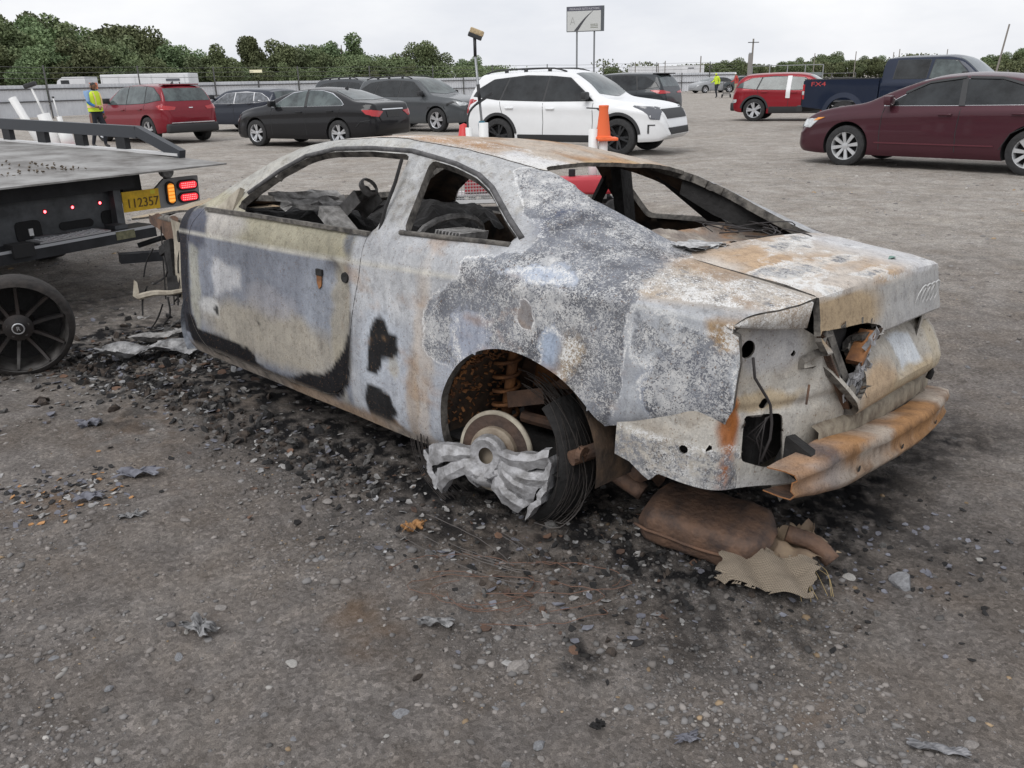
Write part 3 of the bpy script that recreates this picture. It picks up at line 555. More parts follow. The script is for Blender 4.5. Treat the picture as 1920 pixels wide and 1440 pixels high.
PLAN = [(-.745, 1.1), (-.765, .86), (-.80, .80), (-.845, .735), (-.875, .66), (-.887, .59), (-.887, 0), (-.887, -.59), (-.875, -.66), (-.845, -.735), (-.80, -.80), (-.765, -.86), (-.745, -1.1), (-1.1, -1.1), (-1.1, 1.1)]
DOOR = rpoly([(.772, 1.05), (.78, .85), (.826, .70), (.85, .536), (.874, .40), (.915, .305), (1.02, .262), (1.48, .243), (2.05, .250), (2.14, .31), (2.20, .40), (2.222, .545), (2.18, .76), (2.13, .87), (2.07, .93), (2.06, 1.05)], .05)
d_rem = np.minimum.reduce([snap(V, N0, [0, 2], DLO1, sidev & (V[:, 2] > .93) & (V[:, 1] > 0)), snap(V, N0, [0, 2], DLO1R, sidev & (V[:, 2] > .86) & (V[:, 1] < 0)), snap(V, N0, [0, 2], DLO2, sidev & (V[:, 2] > .93)), snap(V, N0, [0, 1], WIND, topv & (V[:, 0] > 1.4)), snap(V, N0, [0, 1], BACK, topv & (V[:, 0] < .5)), snap(V, N0, [0, 2], ARCH, np.abs(V[:, 1]) > .6), snap(V, N0, [0, 2], TAILXZ, sidev), snap(V, N0, [0, 1], PLAN, V[:, 2] > .88)])
belt = [(.6, .0), (.6, .979), (.772, .979), (1.1, .9745), (1.6, .9655), (2.3, .95), (2.3, 0)]
d_door = np.maximum(snap(V, N0, [0, 2], DOOR, sidev & (V[:, 1] > 0) & (V[:, 2] < 1.04)), snap(V, N0, [0, 2], [(.7, .1), (.7, .982), (.772, .981), (1.1, .9765), (1.6, .967), (2.1, .955), (2.3, .94), (2.3, .1)], sidev & (V[:, 1] > 0)))
ROOFP = rpoly([(.2, -.50), (1.6, -.52), (1.66, 0), (1.6, .52), (.2, .50), (.15, 0)], .04)
d_roof = snap(V, N0, [0, 1], ROOFP, topv)
rem = d_rem[F].mean(1) < 0; dor = ~rem & (d_door[F].mean(1) < 0); rof = ~rem & ~dor & (d_roof[F].mean(1) < 0)
# fire-buckled sheet metal
V += N0 * (.006 * (fbm(V * 5, 3, 131) - .5) + .0016 * (fbm(V * 30, 2, 133) - .5))[:, None]
cup = np.clip(1 - (np.hypot(V[:, 0] - .967, V[:, 2] - .788) / .062) ** 2, 0, 1) * (V[:, 1] > 0); V -= N0 * (.022 * cup ** .7)[:, None]
buckle = np.where((V[:, 2] > 1.2) & topv, (fbm(V * np.array([3, 2.2, 1]), 3, 135) - .5) * .03, 0); V[:, 2] += buckle
link('body_shell', shell_mesh('body_shell', V, F[~rem & ~dor & ~rof], .034, [M_PAINT, M_INNER, M_EDGE], paint_body, N=N0), CAR)['label'] = 'ash grey crazed quarter panels, pillars and sills of the burnt coupe'
roof = link('roof', shell_mesh('roof', V + N0 * .003, F[rof], .016, [M_PAINT, M_CHAR, M_EDGE], paint_roof, .002, N=N0), CAR); roof['label'] = 'rust orange roof skin with white ash patches'
Vd = V.copy()
door = shell_mesh('door', Vd, F[dor], .05, [M_PAINT, M_INNER, M_EDGE], paint_body, .004, N=N0)
door = link('door', door, CAR); door['label'] = 'blue grey and tan scorched door with black charred lower edge'
# door hardware left behind by the burnt off handle
mb = MB().box((0, 0, 0), (.042, .012, .028), bev=.004); o = mb.build('handle_socket', M_CHAR, door); o.location = (1.053, .897, .788)
mb = MB().prism([(-.018, .03), (.02, .028), (.016, -.01), (.004, -.034), (-.012, -.02)], -.002, .003, 'y'); o = mb.build('rust_plate', M_RUST, door); o.location = (1.053, .896, .752)
mb = MB().lathe([(.001, .003), (.02, .003), (.022, -.004)], 18, 'y'); o = mb.build('lock_hole', M_CHAR, door); o.location = (.881, .8995, .792)
# mirror sail and window strips on the door
mb = MB().prism([(0, 0), (.16, -.005), (.02, .11), (.0, .12)], -.012, .012, 'y'); o = mb.build('mirror_sail', M_CREAM, door); o.location = (1.80, .835, .955); o.rotation_euler = (R(24), 0, R(-2))
mb = MB()
for a, b in (((.775, .862, .976), (1.6, .858, .964)), ((1.6, .858, .964), (2.02, .852, .952))): mb.bar(a, b, .022, .016)
mb.build('window_strip', M_EDGE, door)
P = [(.735, .84, .99), (.745, .80, 1.08), (.755, .745, 1.17), (.77, .70, 1.255)]; MB().tube(P, .007, 6).build('window_guide', M_CHAR, door)
# inner window-channel strips along the roof rail and quarter window
def rail_pts(poly2, off): return [(x, float(np.interp(z, *zip(*sorted([(p[1], p[0]) for p in section(BT, x)[44:80]])))) - off, z) for x, z in poly2]
mb = MB(); q = [(1.76, 1.045), (1.62, 1.155), (1.483, 1.228), (1.291, 1.27), (1.064, 1.284), (.815, 1.285), (.69, 1.27), (.551, 1.25), (.425, 1.22), (.33, 1.182), (.16, 1.092), (.045, 1.04)]
mb.tube([(a[0], a[1], a[2]) for a in rail_pts(q, -.004)], .0105, 6); mb.build('drip_channel', mat('dark_channel', (.10, .098, .10), .8, noise=.5, nscale=30), CAR, True)
mb = MB(); q = [(.60, 1.0), (.302, 1.011), (.07, 1.018)]; mb.tube(rail_pts(q, -.005), .010, 6); mb.build('quarter_window_strip', M_EDGE, CAR, True)
# B pillar inner post (near side)
mb = MB(); mb.bar((.735, .60, 1.24), (.66, .80, .99), .05, .03); mb.build('pillar_reinforcement', M_EDGE, CAR)
# ---- rear corner overhang above the missing tail lamps
def plan_x(y): q = sorted([(abs(b), a) for a, b in PLAN if abs(b) < 1 and b >= 0]); return float(np.interp(abs(y), [k[0] for k in q], [k[1] for k in q]))
def top_z(x, y): s = section(BT, x); s = s[44:]; return float(np.interp(-abs(y), -s[:, 0], s[:, 1]))
for sg in (1, -1):
    rows = []
    for y in np.linspace(.845, .60, 22):
        x = plan_x(y); z1 = top_z(x, y) - .004; t = (.845 - y) / .253; z0 = min(.893 - .016 * t, z1 - .006)
        rows.append([(x + .006, sg * y, z1), (x - .004, sg * y, z1 - .006), (x + .004, sg * y, z0 + .004), (x + .02, sg * y, z0), (x + .09, sg * y, z0 + .002)])
    Gq = np.array(rows); F_ = grid_tris(*Gq.shape[:2]); V_ = Gq.reshape(-1, 3)
    if (tri_normals(V_, F_)[:, 0]).sum() > 0: F_ = F_[:, ::-1]
    def pt(P, N): c = np.tile(np.array([.42, .40, .37]), (len(P), 1)); return lay(c, np.clip(fbm(P * 20, 4, 5) * 3 - 1.2, 0, 1) * .7, (.34, .24, .15)), np.full(len(P), .25)
    link('tail_corner', shell_mesh('tail_corner', V_, F_, .0015, [M_PAINT, M_INNER, M_PAINT], pt), CAR)
# ---- trunk lid
prof = [(-.44, 1.040), (-.52, 1.032), (-.65, 1.016), (-.80, 1.0), (-.895, .982), (-.904, .973), (-.919, .91), (-.936, .845), (-.944, .815), (-.938, .806), (-.892, .795), (-.897, .775), (-.930, .74), (-.965, .68), (-.985, .635), (-.985, .60), (-.965, .572), (-.91, .56)]
prof = np.array(prof); seg = np.concatenate([[0], np.cumsum(np.linalg.norm(np.diff(prof, axis=0), axis=1))]); tt = np.linspace(0, seg[-1], 96); pr = np.stack([np.interp(tt, seg, prof[:, 0]), np.interp(tt, seg, prof[:, 1])], -1)
def lid_half(z, x): return .578 if z > .86 or x > -.9 else float(np.interp(z, [.56, .60, .70, .80, .86], [.30, .33, .43, .53, .578]))
def lid_right(z, x): return .578 if z > .72 or x > -.88 else float(np.interp(z, [.56, .60, .66, .72], [.47, .53, .565, .578]))
GL = np.array([[(x + .012 * (y_ / .58) ** 2, y_, z - (.022 if x > -.905 else .012) * (y_ / .58) ** 2 + (.012 if z > .9 else 0)) for u in np.linspace(-1, 1, 97) for y_ in [u * (hw if u > 0 else hr)]] for x, z in pr for hw, hr in [(lid_half(z, x), lid_right(z, x))]])
Vl = GL.reshape(-1, 3).copy(); Fl = grid_tris(*GL.shape[:2]); Nl = tri_normals(Vl, Fl)
if Nl[:, 2].sum() < 0: Fl = Fl[:, ::-1]; Nl = -Nl
LAMP = rpoly([(.60, .875), (.46, .866), (.25, .857), (.14, .835), (.10, .812), (.26, .80), (.29, .74), (.24, .70), (.27, .655), (.34, .63), (.43, .72), (.50, .80)], .012)
dl = snap(Vl, Nl, [1, 2], LAMP, (Vl[:, 0] < -.85) & (Vl[:, 2] < .93), .012)
Vl += Nl * (.008 * (fbm(Vl * 5, 3, 141) - .5))[:, None]
Vl[:, 0] += .016 * pmask(Vl[:, [1, 2]], [(-.03, .775), (-.42, .775), (-.42, .635), (-.03, .635)], .02) * (Vl[:, 0] < -.88)
lid = link('trunk_lid', shell_mesh('trunk_lid', Vl, Fl[dl[Fl].mean(1) >= 0], .02, [M_PAINT, M_INNER, M_EDGE], paint_lid, .001), CAR); lid.data.set_sharp_from_angle(angle=R(26)); lid['label'] = 'grey and rust trunk lid with four ghosted rings and a bare licence plate patch'
m_ring = mat('pale_ring_ghost', (.62, .62, .61), .75, noise=.3, nscale=60)
for k in range(4):
    a = np.linspace(0, 2 * np.pi, 28, endpoint=False); mb = MB(); mb.tube([(0, .048 * math.cos(t), .048 * math.sin(t)) for t in a], .0045, 6, closed=True); o = mb.build('emblem_ring', m_ring, lid, True)
    y = -.29 - .058 * k; o.location = (-.9350 + .012 * (y / .58) ** 2, y, .872); o.rotation_euler = (0, R(-9), 0); o.scale = (.5, 1, 1)
mb = MB(); rn = np.random.default_rng(5)
for k in range(7):      # torn foil hanging out of the lamp opening
    c = np.array([-.935, .28 + .03 * rn.normal(), .72 + .05 * rn.normal()]); n1 = 7
    Gf = np.array([[c + np.array([-.012 * rn.random() - .012 * abs(math.sin(i * 1.7 + j)), (i / 6 - .5) * .10 + .012 * rn.normal(), (j / 4 - .5) * .05 + .012 * rn.normal() - .03 * (i / 6)]) for j in range(5)] for i in range(n1)]); mb.grid(Gf)
mb.build('torn_foil', M_ALU, lid)
mb = MB().box((-.845, .36, .77), (.05, .24, .2)); mb.build('lamp_cavity', M_CHAR, lid)
mb = MB().bar((-.925, .20, .82), (-.93, .30, .735), .05, .02); mb.build('lamp_bracket', M_RUST, lid)
mb = MB()
for k in range(3): mb.add([(0, 0, 0), (.10, .01 * k, .004), (.12, .05, .003), (.02, .04, .006)], [(0, 1, 2, 3)], t=(0, 0, .004 * k))
o = mb.build('verdigris_shard', mat('green_copper', (.16, .27, .23), .7, noise=.3), CAR); o.location = (-.80, -.30, 1.0); o.rotation_euler = (0, R(7), R(70))
# ---- rear body panel, runs round both corners under the skin
half_plan = [(-.445, .874), (-.52, .872), (-.60, .868), (-.70, .858), (-.755, .835), (-.785, .795), (-.80, .75), (-.83, .68), (-.87, .60), (-.90, .50), (-.918, .40), (-.925, .28), (-.93, .1), (-.93, 0)]
hp = catmull(half_plan, 150); full = np.concatenate([hp, (hp[:-1] * np.array([1, -1]))[::-1]]); S = np.concatenate([[0], np.cumsum(np.linalg.norm(np.diff(full, axis=0), axis=1))])
def s_at(y): return float(np.interp(-y, -hp[40:, 1], S[40:150]))
def s_atx(x): return float(np.interp(-x, -hp[:60, 0], S[:60]))
zz = np.linspace(0, 1, 64); mid = S[-1] / 2
def zb_(s): s = min(s, S[-1] - s); return float(np.interp(s, [0, s_atx(-.50), s_atx(-.55), s_atx(-.575), s_atx(-.60), s_at(.78), s_at(.50), s_at(.42), mid], [.435, .425, .395, .385, .415, .40, .385, .36, .36]))
def zt_(s): s = min(s, S[-1] - s); return float(np.interp(s, [0, s_atx(-.70), s_atx(-.74), s_at(.75), s_at(.60), s_at(.42), s_at(.3), mid], [.585, .64, .905, .905, .885, .80, .575, .56]))
Vp = []; UV = []
for (x, y), s in zip(full, S):
    a, b = zb_(s), zt_(s)
    for t in zz:
        z = a + (b - a) * t; dn = .012 * np.exp(-((z - .645) / .02) ** 2) if abs(y) > .3 and x < -.78 else 0
        ind = .018 * np.clip((z - .66) / .03, 0, 1) if x < -.76 and abs(y) > .5 else 0
        Vp.append((x + dn + ind, y, z)); UV.append((s, z))
Vp = np.array(Vp); UV = np.array(UV); Fp = grid_tris(len(full), len(zz)); Np = tri_normals(Vp, Fp)
if (Np * np.stack([Vp[:, 0] + .3, Vp[:, 1], 0 * Vp[:, 0]], -1)).sum() < 0: Fp = Fp[:, ::-1]; Np = -Np
dp = np.full(len(Vp), 1e3)
def sy(y): return s_at(y)
for poly in (circle((sy(.752), .822), .027, 24), circle((sy(.682), .655), .0165, 20), rpoly([(sy(.755), .625), (sy(.625), .622), (sy(.60), .455), (sy(.66), .452), (sy(.745), .485)], .018), circle((s_atx(-.675), .515), .014, 16), circle((s_atx(-.745), .535), .010, 14), circle((s_atx(-.56), .415), .008, 12), circle((s_atx(-.48), .50), .006, 10), circle((sy(.60), .80), .010, 12)):
    poly = np.array(poly); p = UV; d, near = sdpoly(p, poly); m = np.abs(d) < .0052
    Vp[m, 2] += (near - p)[m, 1]; ds = (near - p)[m, 0]; nx_ = np.interp(UV[m, 0] + ds, S, full[:, 0]) - np.interp(UV[m, 0], S, full[:, 0]); ny_ = np.interp(UV[m, 0] + ds, S, full[:, 1]) - np.interp(UV[m, 0], S, full[:, 1]); Vp[m, 0] += nx_; Vp[m, 1] += ny_; d[m] = 0; dp = np.minimum(dp, d)
Vp += Np * (.008 * (fbm(Vp * 7, 3, 151) - .5))[:, None]
link('rear_panel', shell_mesh('rear_panel', Vp, Fp[dp[Fp].mean(1) >= 0], .006, [M_PAINT, M_INNER, M_EDGE], paint_panel), CAR)['label'] = 'bare cream rear panel with round and square lamp openings and rust streak'
MB().box((-.62, 0, .60), (.34, 1.30, .36)).build('trunk_cavity', M_CHAR, CAR)
MB().box((-.893, .545, .672), (.006, .012, .06), rotm(R(6), 0, R(25))).build('rust_slot', M_RUSTD, CAR)
# wires hanging out of the openings
mb = MB(); mb.tube([(-.797, .745, .80), (-.806, .735, .74), (-.835, .70, .68), (-.84, .68, .655), (-.85, .675, .60), (-.85, .67, .55), (-.84, .69, .48)], .0045, 5)
for k in range(5): mb.tube([(-.84, .70 - .01 * k, .62), (-.83 + .01 * k, .68 + .02 * math.sin(k * 2), .55), (-.84, .70 - .03 * k, .47)], .0022, 4)
mb.build('lamp_wiring', M_WIRE, CAR, True)
# ribbed lid seal
pts = catmull([(-.895, .545, .875), (-.91, .50, .80), (-.928, .42, .70), (-.935, .345, .62), (-.93, .29, .575)], 44); mb = MB()
for a, b in zip(pts[:-1], pts[1:]): mb.box((a + b) / 2, (.022, .016, np.linalg.norm(b - a) * .6), rotm(R(35), 0, 0))
mb.tube(pts + np.array([.008, 0, 0]), .007, 5); mb.build('lid_seal', M_RUSTD, CAR)
mb = MB(); pts2 = catmull([(-.90, .515, .875), (-.915, .465, .80), (-.936, .38, .69), (-.945, .31, .60)], 16); mb.grid(np.array([[p + np.array([0, -.0, 0]), p + np.array([-.006, -.032, .004])] for p in pts2])); mb.build('lid_flange', M_EDGE, CAR)
# lower sill of the tail (pressed cross panel)
rows = []
for y in np.linspace(.52, -.62, 40): dx = .02 * (abs(y) / .6) ** 2; dz = -.02 * (.52 - y); rows.append([(-.925 + dx, y, .57 + dz), (-.95 + dx, y, .555 + dz), (-.955 + dx, y, .50 + dz), (-.945 + dx, y, .485 + dz), (-.96 + dx, y, .46 + dz), (-.95 + dx, y, .41 + dz), (-.90 + dx, y, .40 + dz)])
MB().grid(np.array(rows)).build('tail_cross_panel', mat('scorched_khaki', (.34, .30, .23), .85, noise=.6, nscale=14, col2=(.12, .09, .065), bump=.4, bscale=40), CAR, True)
# ---- bumper beam: open channel, bent at the near end
ys = np.linspace(.73, -.74, 60); rows = []
for i, y in enumerate(ys):
    x = -1.03 + .055 * (abs(y) / .74) ** 2.2; zc_ = .478 - .09 * (.73 - y) / 1.47; hgt = .062 + .012 * math.exp(-((y - .5) / .18) ** 2); cr_ = np.clip((y - .52) / .2, 0, 1); dx = .025 * cr_; dz = -.03 * cr_
    wob = .004 * math.sin(i * .9) * (.1 + cr_)
    sec = [(.075, hgt * .92), (.02, hgt), (-.01, hgt * .95), (-.022, hgt * .55), (-.010, hgt * .3), (-.010, -hgt * .3), (-.022, -hgt * .55), (-.01, -hgt * .95), (.02, -hgt), (.075, -hgt * .92)]
    rows.append([(x + a + dx + wob, y, zc_ + b * (1 - .35 * cr_) + dz) for a, b in sec])
Gb = np.array(rows); Gb += ((fbm(Gb.reshape(-1, 3) * 14, 3, 161) - .5) * .007).reshape(*Gb.shape[:2], 1)
def paint_beam(P, N):
    x, y, z = P.T; n = len(P); f1 = fbm(P * np.array([6, 4, 9]), 5, 171); f2 = fbm(P * 22, 4, 175); col = np.tile(np.array([.36, .20, .095]), (n, 1)); col = lay(col, np.clip((f1 - .45) * 6, 0, 1) * .8, (.40, .37, .33)); col = lay(col, np.clip((f2 - .5) * 6, 0, 1) * .6, (.17, .10, .06)); col = lay(col, np.clip((y - .45) / .1, 0, 1) * np.clip((f1 - .35) * 5, 0, 1) * .7, (.33, .30, .29)); col = lay(col, np.clip(1 - np.hypot(y - .57, (z - .52)) / .05, 0, 1) * .9, (.05, .05, .065)); return np.clip(col, .01, .8), np.zeros(n)
Fb = grid_tris(*Gb.shape[:2]); Vb = Gb.reshape(-1, 3)
if tri_normals(Vb, Fb)[:, 0].sum() > 0: Fb = Fb[:, ::-1]
beam = link('bumper_beam', shell_mesh('bumper_beam', Vb, Fb, .004, [M_PAINT, M_RUSTD, M_RUST], paint_beam), CAR); beam['label'] = 'rust orange rear bumper beam, crumpled at its near end'
for y in (.02, -.45, .40): mb = MB().lathe([(.001, 0), (.012, 0)], 14, 'x'); o = mb.build('bolt_hole', M_CHAR, beam); o.location = (-1.048 + .055 * (abs(y) / .74) ** 2.2, y, .455 - .09 * (.73 - y) / 1.47)
for y in (.46, -.46): MB().box((-.93, y, .47 - .05 * (y < 0)), (.12, .10, .07)).build('crash_box', M_RUSTD, CAR)
mb = MB(); mb.bar((-.86, .58, .50), (-.95, .60, .47), .04, .10); mb.bar((-.90, .52, .44), (-.97, .52, .43), .12, .02); mb.build('bumper_bracket', M_CHAR, CAR)
mb = MB().tube(catmull([(-.90, -.44, .60), (-.95, -.47, .59), (-.97, -.48, .57), (-.965, -.48, .54)], 10), .012, 7); mb.build('trailer_hook', M_CHAR, CAR, True)
# ---- interior
mb = MB(); mb.grid(np.array([[(x, y, .26 + .10 * math.exp(-(y / .14) ** 2)) for y in np.linspace(-.83, .83, 23)] for x in np.linspace(-.2, 2.2, 12)])); mb.build('floor_pan', M_CHAR, CAR)
MB().grid(np.array([[(2.17 - .05 * t, y, .26 + .66 * t) for t in np.linspace(0, 1, 5)] for y in np.linspace(-.84, .84, 8)])).build('firewall', M_CHAR, CAR)
# cowl top strip closes the shell in front of the screen
mb = MB(); n = 15; Gd = []
for i in range(24):     # heap of the melted dashboard
    row = []
    for j in range(36):
        x = 1.55 + .65 * i / 23; y = -.78 + 1.56 * j / 35; h = .93 + .02 * math.sin(9 * y) - .9 * max(0, 1.72 - x) ** 1.3 - .04 * math.exp(-((y + .1) / .3) ** 2); row.append((x, y, h))
    Gd.append(row)
Gd = np.array(Gd); Gd[..., 2] += (fbm(Gd.reshape(-1, 3) * 11, 4, 181) - .5).reshape(Gd.shape[:2]) * .17; mb.grid(Gd); mb.build('melted_dashboard', M_CHAR, CAR)
mb = MB(); mb.grid(np.array([[(1.62 + .02 * i + .01 * RNG.normal(), .28 + .05 * j, .96 + .035 * RNG.random() + .01 * i) for j in range(9)] for i in range(8)])); mb.build('ash_heap', M_ASH, CAR)
col_ = thing('x', '', '') if False else None
mb = MB()
a = np.array([1.66, .30, .95]); d = np.array([-.19, -.02, .155]); d = d / np.linalg.norm(d)
M_ = np.stack([d, np.cross((0, 0, 1), d) / np.linalg.norm(np.cross((0, 0, 1), d)), np.cross(d, np.cross((0, 0, 1), d) / np.linalg.norm(np.cross((0, 0, 1), d)))], 1)
mb.box(a + d * .10, (.17, .15, .006), M_); mb.box(a + d * .10 + M_ @ np.array([0, .075, -.03]), (.17, .006, .07), M_); mb.box(a + d * .10 + M_ @ np.array([0, -.075, -.03]), (.17, .006, .07), M_)
mb.tube([a - d * .1, a + d * .2], .02, 10); mb.lathe([(.05, 0), (.05, .02), (.04, .03)], 16, 'z', M=M_ @ rotm(0, R(90), 0), c=a + d * .20); mb.box(a + d * .0 + M_ @ np.array([0, .02, .03]), (.09, .11, .05), M_ @ rotm(.3, .2, .1))
mb.build('steering_column', mat('burnt_steel_grey', (.34, .33, .32), .7, metal=.2, noise=.5, nscale=14, col2=(.14, .13, .125)), CAR)
mb = MB(); mb.bar((1.50, .52, .98), (1.10, .60, .80), .10, .05); mb.bar((1.1, .6, .80), (.95, .55, .72), .06, .03); mb.build('dash_crossbeam', M_ASH, CAR)
def seat(nm, x, y):
    mb = MB(); rc = [(x, y - .2, .48), (x, y + .2, .48), (x - .20, y + .17, .98), (x - .20, y - .17, .98)]
    mb.tube(catmull(rc + [rc[0]], 28), .014, 6)
    for k in range(7): t = .12 + .12 * k; p = np.array(rc[0]) * (1 - t) + np.array(rc[3]) * t; q = np.array(rc[1]) * (1 - t) + np.array(rc[2]) * t; mb.tube([p, (p + q) / 2 + np.array([-.03, 0, 0]), q], .005, 5)
    mb.box((x + .22, y, .44), (.46, .42, .05)); mb.bar((x, y + .21, .46), (x - .14, y + .20, .80), .03, .12); mb.build(nm, M_ASH if y > 0 else M_RUSTD, CAR)
seat('seat_frame', .98, .40); seat('seat_frame', 1.0, -.40)
MB().grid(np.array([[(.04 - .06 * t + .012 * math.sin(y * 40), y, .50 + .50 * t) for t in np.linspace(0, 1, 14)] for y in np.linspace(-.66, .70, 70)])).build('rear_bulkhead', M_RUST, CAR)
# stack of burnt plates beside the B pillar
mb = MB()
for k in range(8): mb.box((.55 - .018 * k, .66, .93), (.006, .17, .17), rotm(0, R(-14), R(5)))
mb.build('seat_spring_plates', M_ASH, CAR)
# parcel shelf
xsf = np.linspace(.06, -.47, 40); ysf = np.linspace(-.62, .62, 80)
Gs = np.array([[(x, y, 1.0 + .012 * math.sin(7 * y) + .03 * math.exp(-((x + .02) / .06) ** 2) - .01 * (abs(y) > .5)) for y in ysf] for x in xsf]); Gs[..., 2] += (fbm(Gs.reshape(-1, 3) * np.array([16, 9, 1]), 4, 191) - .5).reshape(Gs.shape[:2]) * .035
Vs = Gs.reshape(-1, 3).copy(); Fs = grid_tris(*Gs.shape[:2]); Ns = tri_normals(Vs, Fs)
if Ns[:, 2].sum() < 0: Fs = Fs[:, ::-1]; Ns = -Ns
ds = np.full(len(Vs), 1e3)
for cy in (-.30, -.08, .12): ds = np.minimum(ds, snap(Vs, Ns, [0, 1], [(-.20, cy), (-.205, cy + .12), (-.27, cy + .12), (-.265, cy)], np.ones(len(Vs), bool), .014))
def paint_shelf(P, N):
    f1 = fbm(P * np.array([9, 5, 1]), 5, 195); f2 = fbm(P * 25, 4, 197); c = np.tile(np.array([.26, .225, .20]), (len(P), 1)); c = lay(c, np.clip((f1 - .45) * 6, 0, 1) * .85, (.40, .22, .11)); c = lay(c, np.clip((f2 - .5) * 6, 0, 1) * .7, (.48, .44, .38)); return lay(c, np.clip((P[:, 1] * -1 - .28) / .2, 0, 1) * .75, (.05, .04, .035)), np.zeros(len(P))
link('parcel_shelf', shell_mesh('parcel_shelf', Vs, Fs[ds[Fs].mean(1) >= 0], .006, [M_PAINT, M_INNER, M_EDGE], paint_shelf), CAR)
mb = MB()
for k in range(5):
    a0 = RNG.normal(size=2) * .02; mb.grid(np.array([[(-.33 - .03 * i + .012 * RNG.normal(), .30 + .045 * j + a0[0], 1.035 + .02 * RNG.random()) for j in range(6)] for i in range(5)]))
mb.build('ash_flakes', mat('white_ash', (.58, .58, .58), .9, noise=.4, nscale=25, col2=(.2, .2, .2)), CAR)
mb = MB()
for k in range(10): p0 = np.array([-.05 - .3 * RNG.random(), -.58 + .2 * RNG.random(), 1.02]); mb.tube(catmull([p0, p0 + [RNG.normal() * .08, .05, .05 * RNG.random()], p0 + [RNG.normal() * .12, .12, .02], p0 + [RNG.normal() * .2, .2, .0]], 14), .003, 4)
mb.build('burnt_harness', M_WIRE, CAR, True)
mb = MB(); mb.grid(np.array([[(a_, -.49 - .026 * k - .02 * t, z1 * (1 - t) + z0 * t) for t in (0, .33, .66, 1)] for k, (a_, z1, z0) in enumerate(((.22, 1.14, 1.235), (.05, 1.06, 1.18), (-.12, 1.01, 1.12), (-.28, 1.0, 1.065), (-.42, 1.0, 1.03)))])); mb.build('far_inner_pillar', M_CHAR, CAR, True)
# far side pillar seen through the cabin, belt anchor strap
mb = MB(); mb.bar((.66, -.64, 1.24), (.60, -.80, .45), .09, .06); mb.bar((.70, -.64, 1.24), (.95, -.80, .96), .05, .03); mb.build('far_pillar_brace', M_CHAR, CAR)
mb = MB(); mb.bar((.42, -.62, 1.22), (.12, -.78, .98), .08, .05); mb.build('far_rear_brace', M_CHAR, CAR)
# ---- front: hinge pillar, apron, lifted hood, bent strut
mb = MB(); Gh = np.array([[(2.235 + .17 * t + .02 * math.sin(9 * z), .875 - .03 * t + .01 * math.sin(14 * z), z) for t in np.linspace(0, 1, 6)] for z in np.linspace(.46, .86, 14)]); mb.grid(Gh); mb.build('hinge_pillar', M_CREAM, CAR, True)
mb = MB().prism(circle((0, 0), .014, 14, .03), -.004, .004, 'y'); o = mb.build('pillar_hole', M_CHAR, CAR); o.location = (2.285, .873, .79); o.rotation_euler = (0, 0, R(-10))
mb = MB(); Gh = np.array([[(2.38 + .5 * t, .82 - .08 * t, z + .05 - .03 * t + .01 * math.sin(12 * t)) for z in np.linspace(.64 + .14 * t, .82, 5)] for t in np.linspace(0, 1, 12)]); mb.grid(Gh); mb.build('wheel_apron', M_RUSTD, CAR, True)
mb = MB(); mb.tube(catmull([(2.24, .78, .84), (2.45, .79, .845), (2.75, .74, .83), (2.95, .68, .78)], 14), [.02] * 14, 7); mb.build('upper_fender_rail', M_EDGE, CAR, True)
mb = MB(); mb.box((2.44, .84, .64), (.07, .04, .22), rotm(.1, .3, 0)); mb.box((2.38, .85, .52), (.09, .05, .10), rotm(.2, .2, .4)); mb.box((2.52, .82, .70), (.12, .03, .05), rotm(.3, .5, .2)); mb.tube([(2.62, .80, .80), (2.63, .80, .40)], .004, 4)
for k in range(14): p_ = np.array([2.3 + .3 * RNG.random(), .84 + .04 * RNG.normal(), .38 + .38 * RNG.random()]); mb.tube(catmull([p_, p_ + [.04 * RNG.normal(), .02, -.08], p_ + [.08 * RNG.normal(), .03, -.16]], 7), .005, 4)
mb.v[-1][:, 2] = mb.v[-1][:, 2]; mb.build('charred_mounts', M_CHAR, CAR)
rows = []
for t in np.linspace(0, 1, 30):
    x = 2.10 + 1.1 * t; rows.append([(x + .03 * math.sin(9 * u), .80 - .10 * t - .42 * u * (1 - .55 * t), .925 - .15 * t + .06 * u * (.35 + .65 * math.sin(math.pi * min(1, t * 1.1))) + .008 * math.sin(6 * x + 5 * u) + .02 * math.sin(math.pi * t)) for u in np.linspace(0, 1, 14)])
Gh = np.array(rows); Fh = grid_tris(*Gh.shape[:2]); Vh = Gh.reshape(-1, 3)
if tri_normals(Vh, Fh)[:, 2].sum() < 0: Fh = Fh[:, ::-1]
def paint_hood(P, N): c = np.tile(np.array([.36, .31, .24]), (len(P), 1)); f = fbm(P * 8, 4, 201); return lay(c, np.clip((f - .45) * 5, 0, 1) * .7, (.38, .26, .15)), np.zeros(len(P))
link('hood', shell_mesh('hood', Vh, Fh, .012, [M_PAINT, M_CHAR, M_EDGE], paint_hood), CAR)['label'] = 'warped tan hood panel left loose at the front'
mb = MB(); mb.tube(catmull([(2.26, .86, .52), (2.36, .90, .49), (2.47, .93, .475), (2.58, .97, .44)], 12), np.linspace(.011, .018, 12), 6); mb.add([(2.56, .97, .42), (2.62, .985, .44), (2.60, .98, .53), (2.575, .975, .52)], [(0, 1, 2, 3)]); mb.build('bent_strut', M_CREAM, CAR)
mb = MB(); mb.grid(np.array([[(2.235 + .05 * math.sin(math.pi * t) + .0 * u, .895 - .05 * u, .48 - .27 * t) for u in np.linspace(0, 1, 4)] for t in np.linspace(0, 1, 12)])); mb.build('torn_fender_edge', mat('pale_blue_ash', (.38, .41, .46), .85, noise=.6, nscale=14, col2=(.08, .085, .10)), CAR, True)
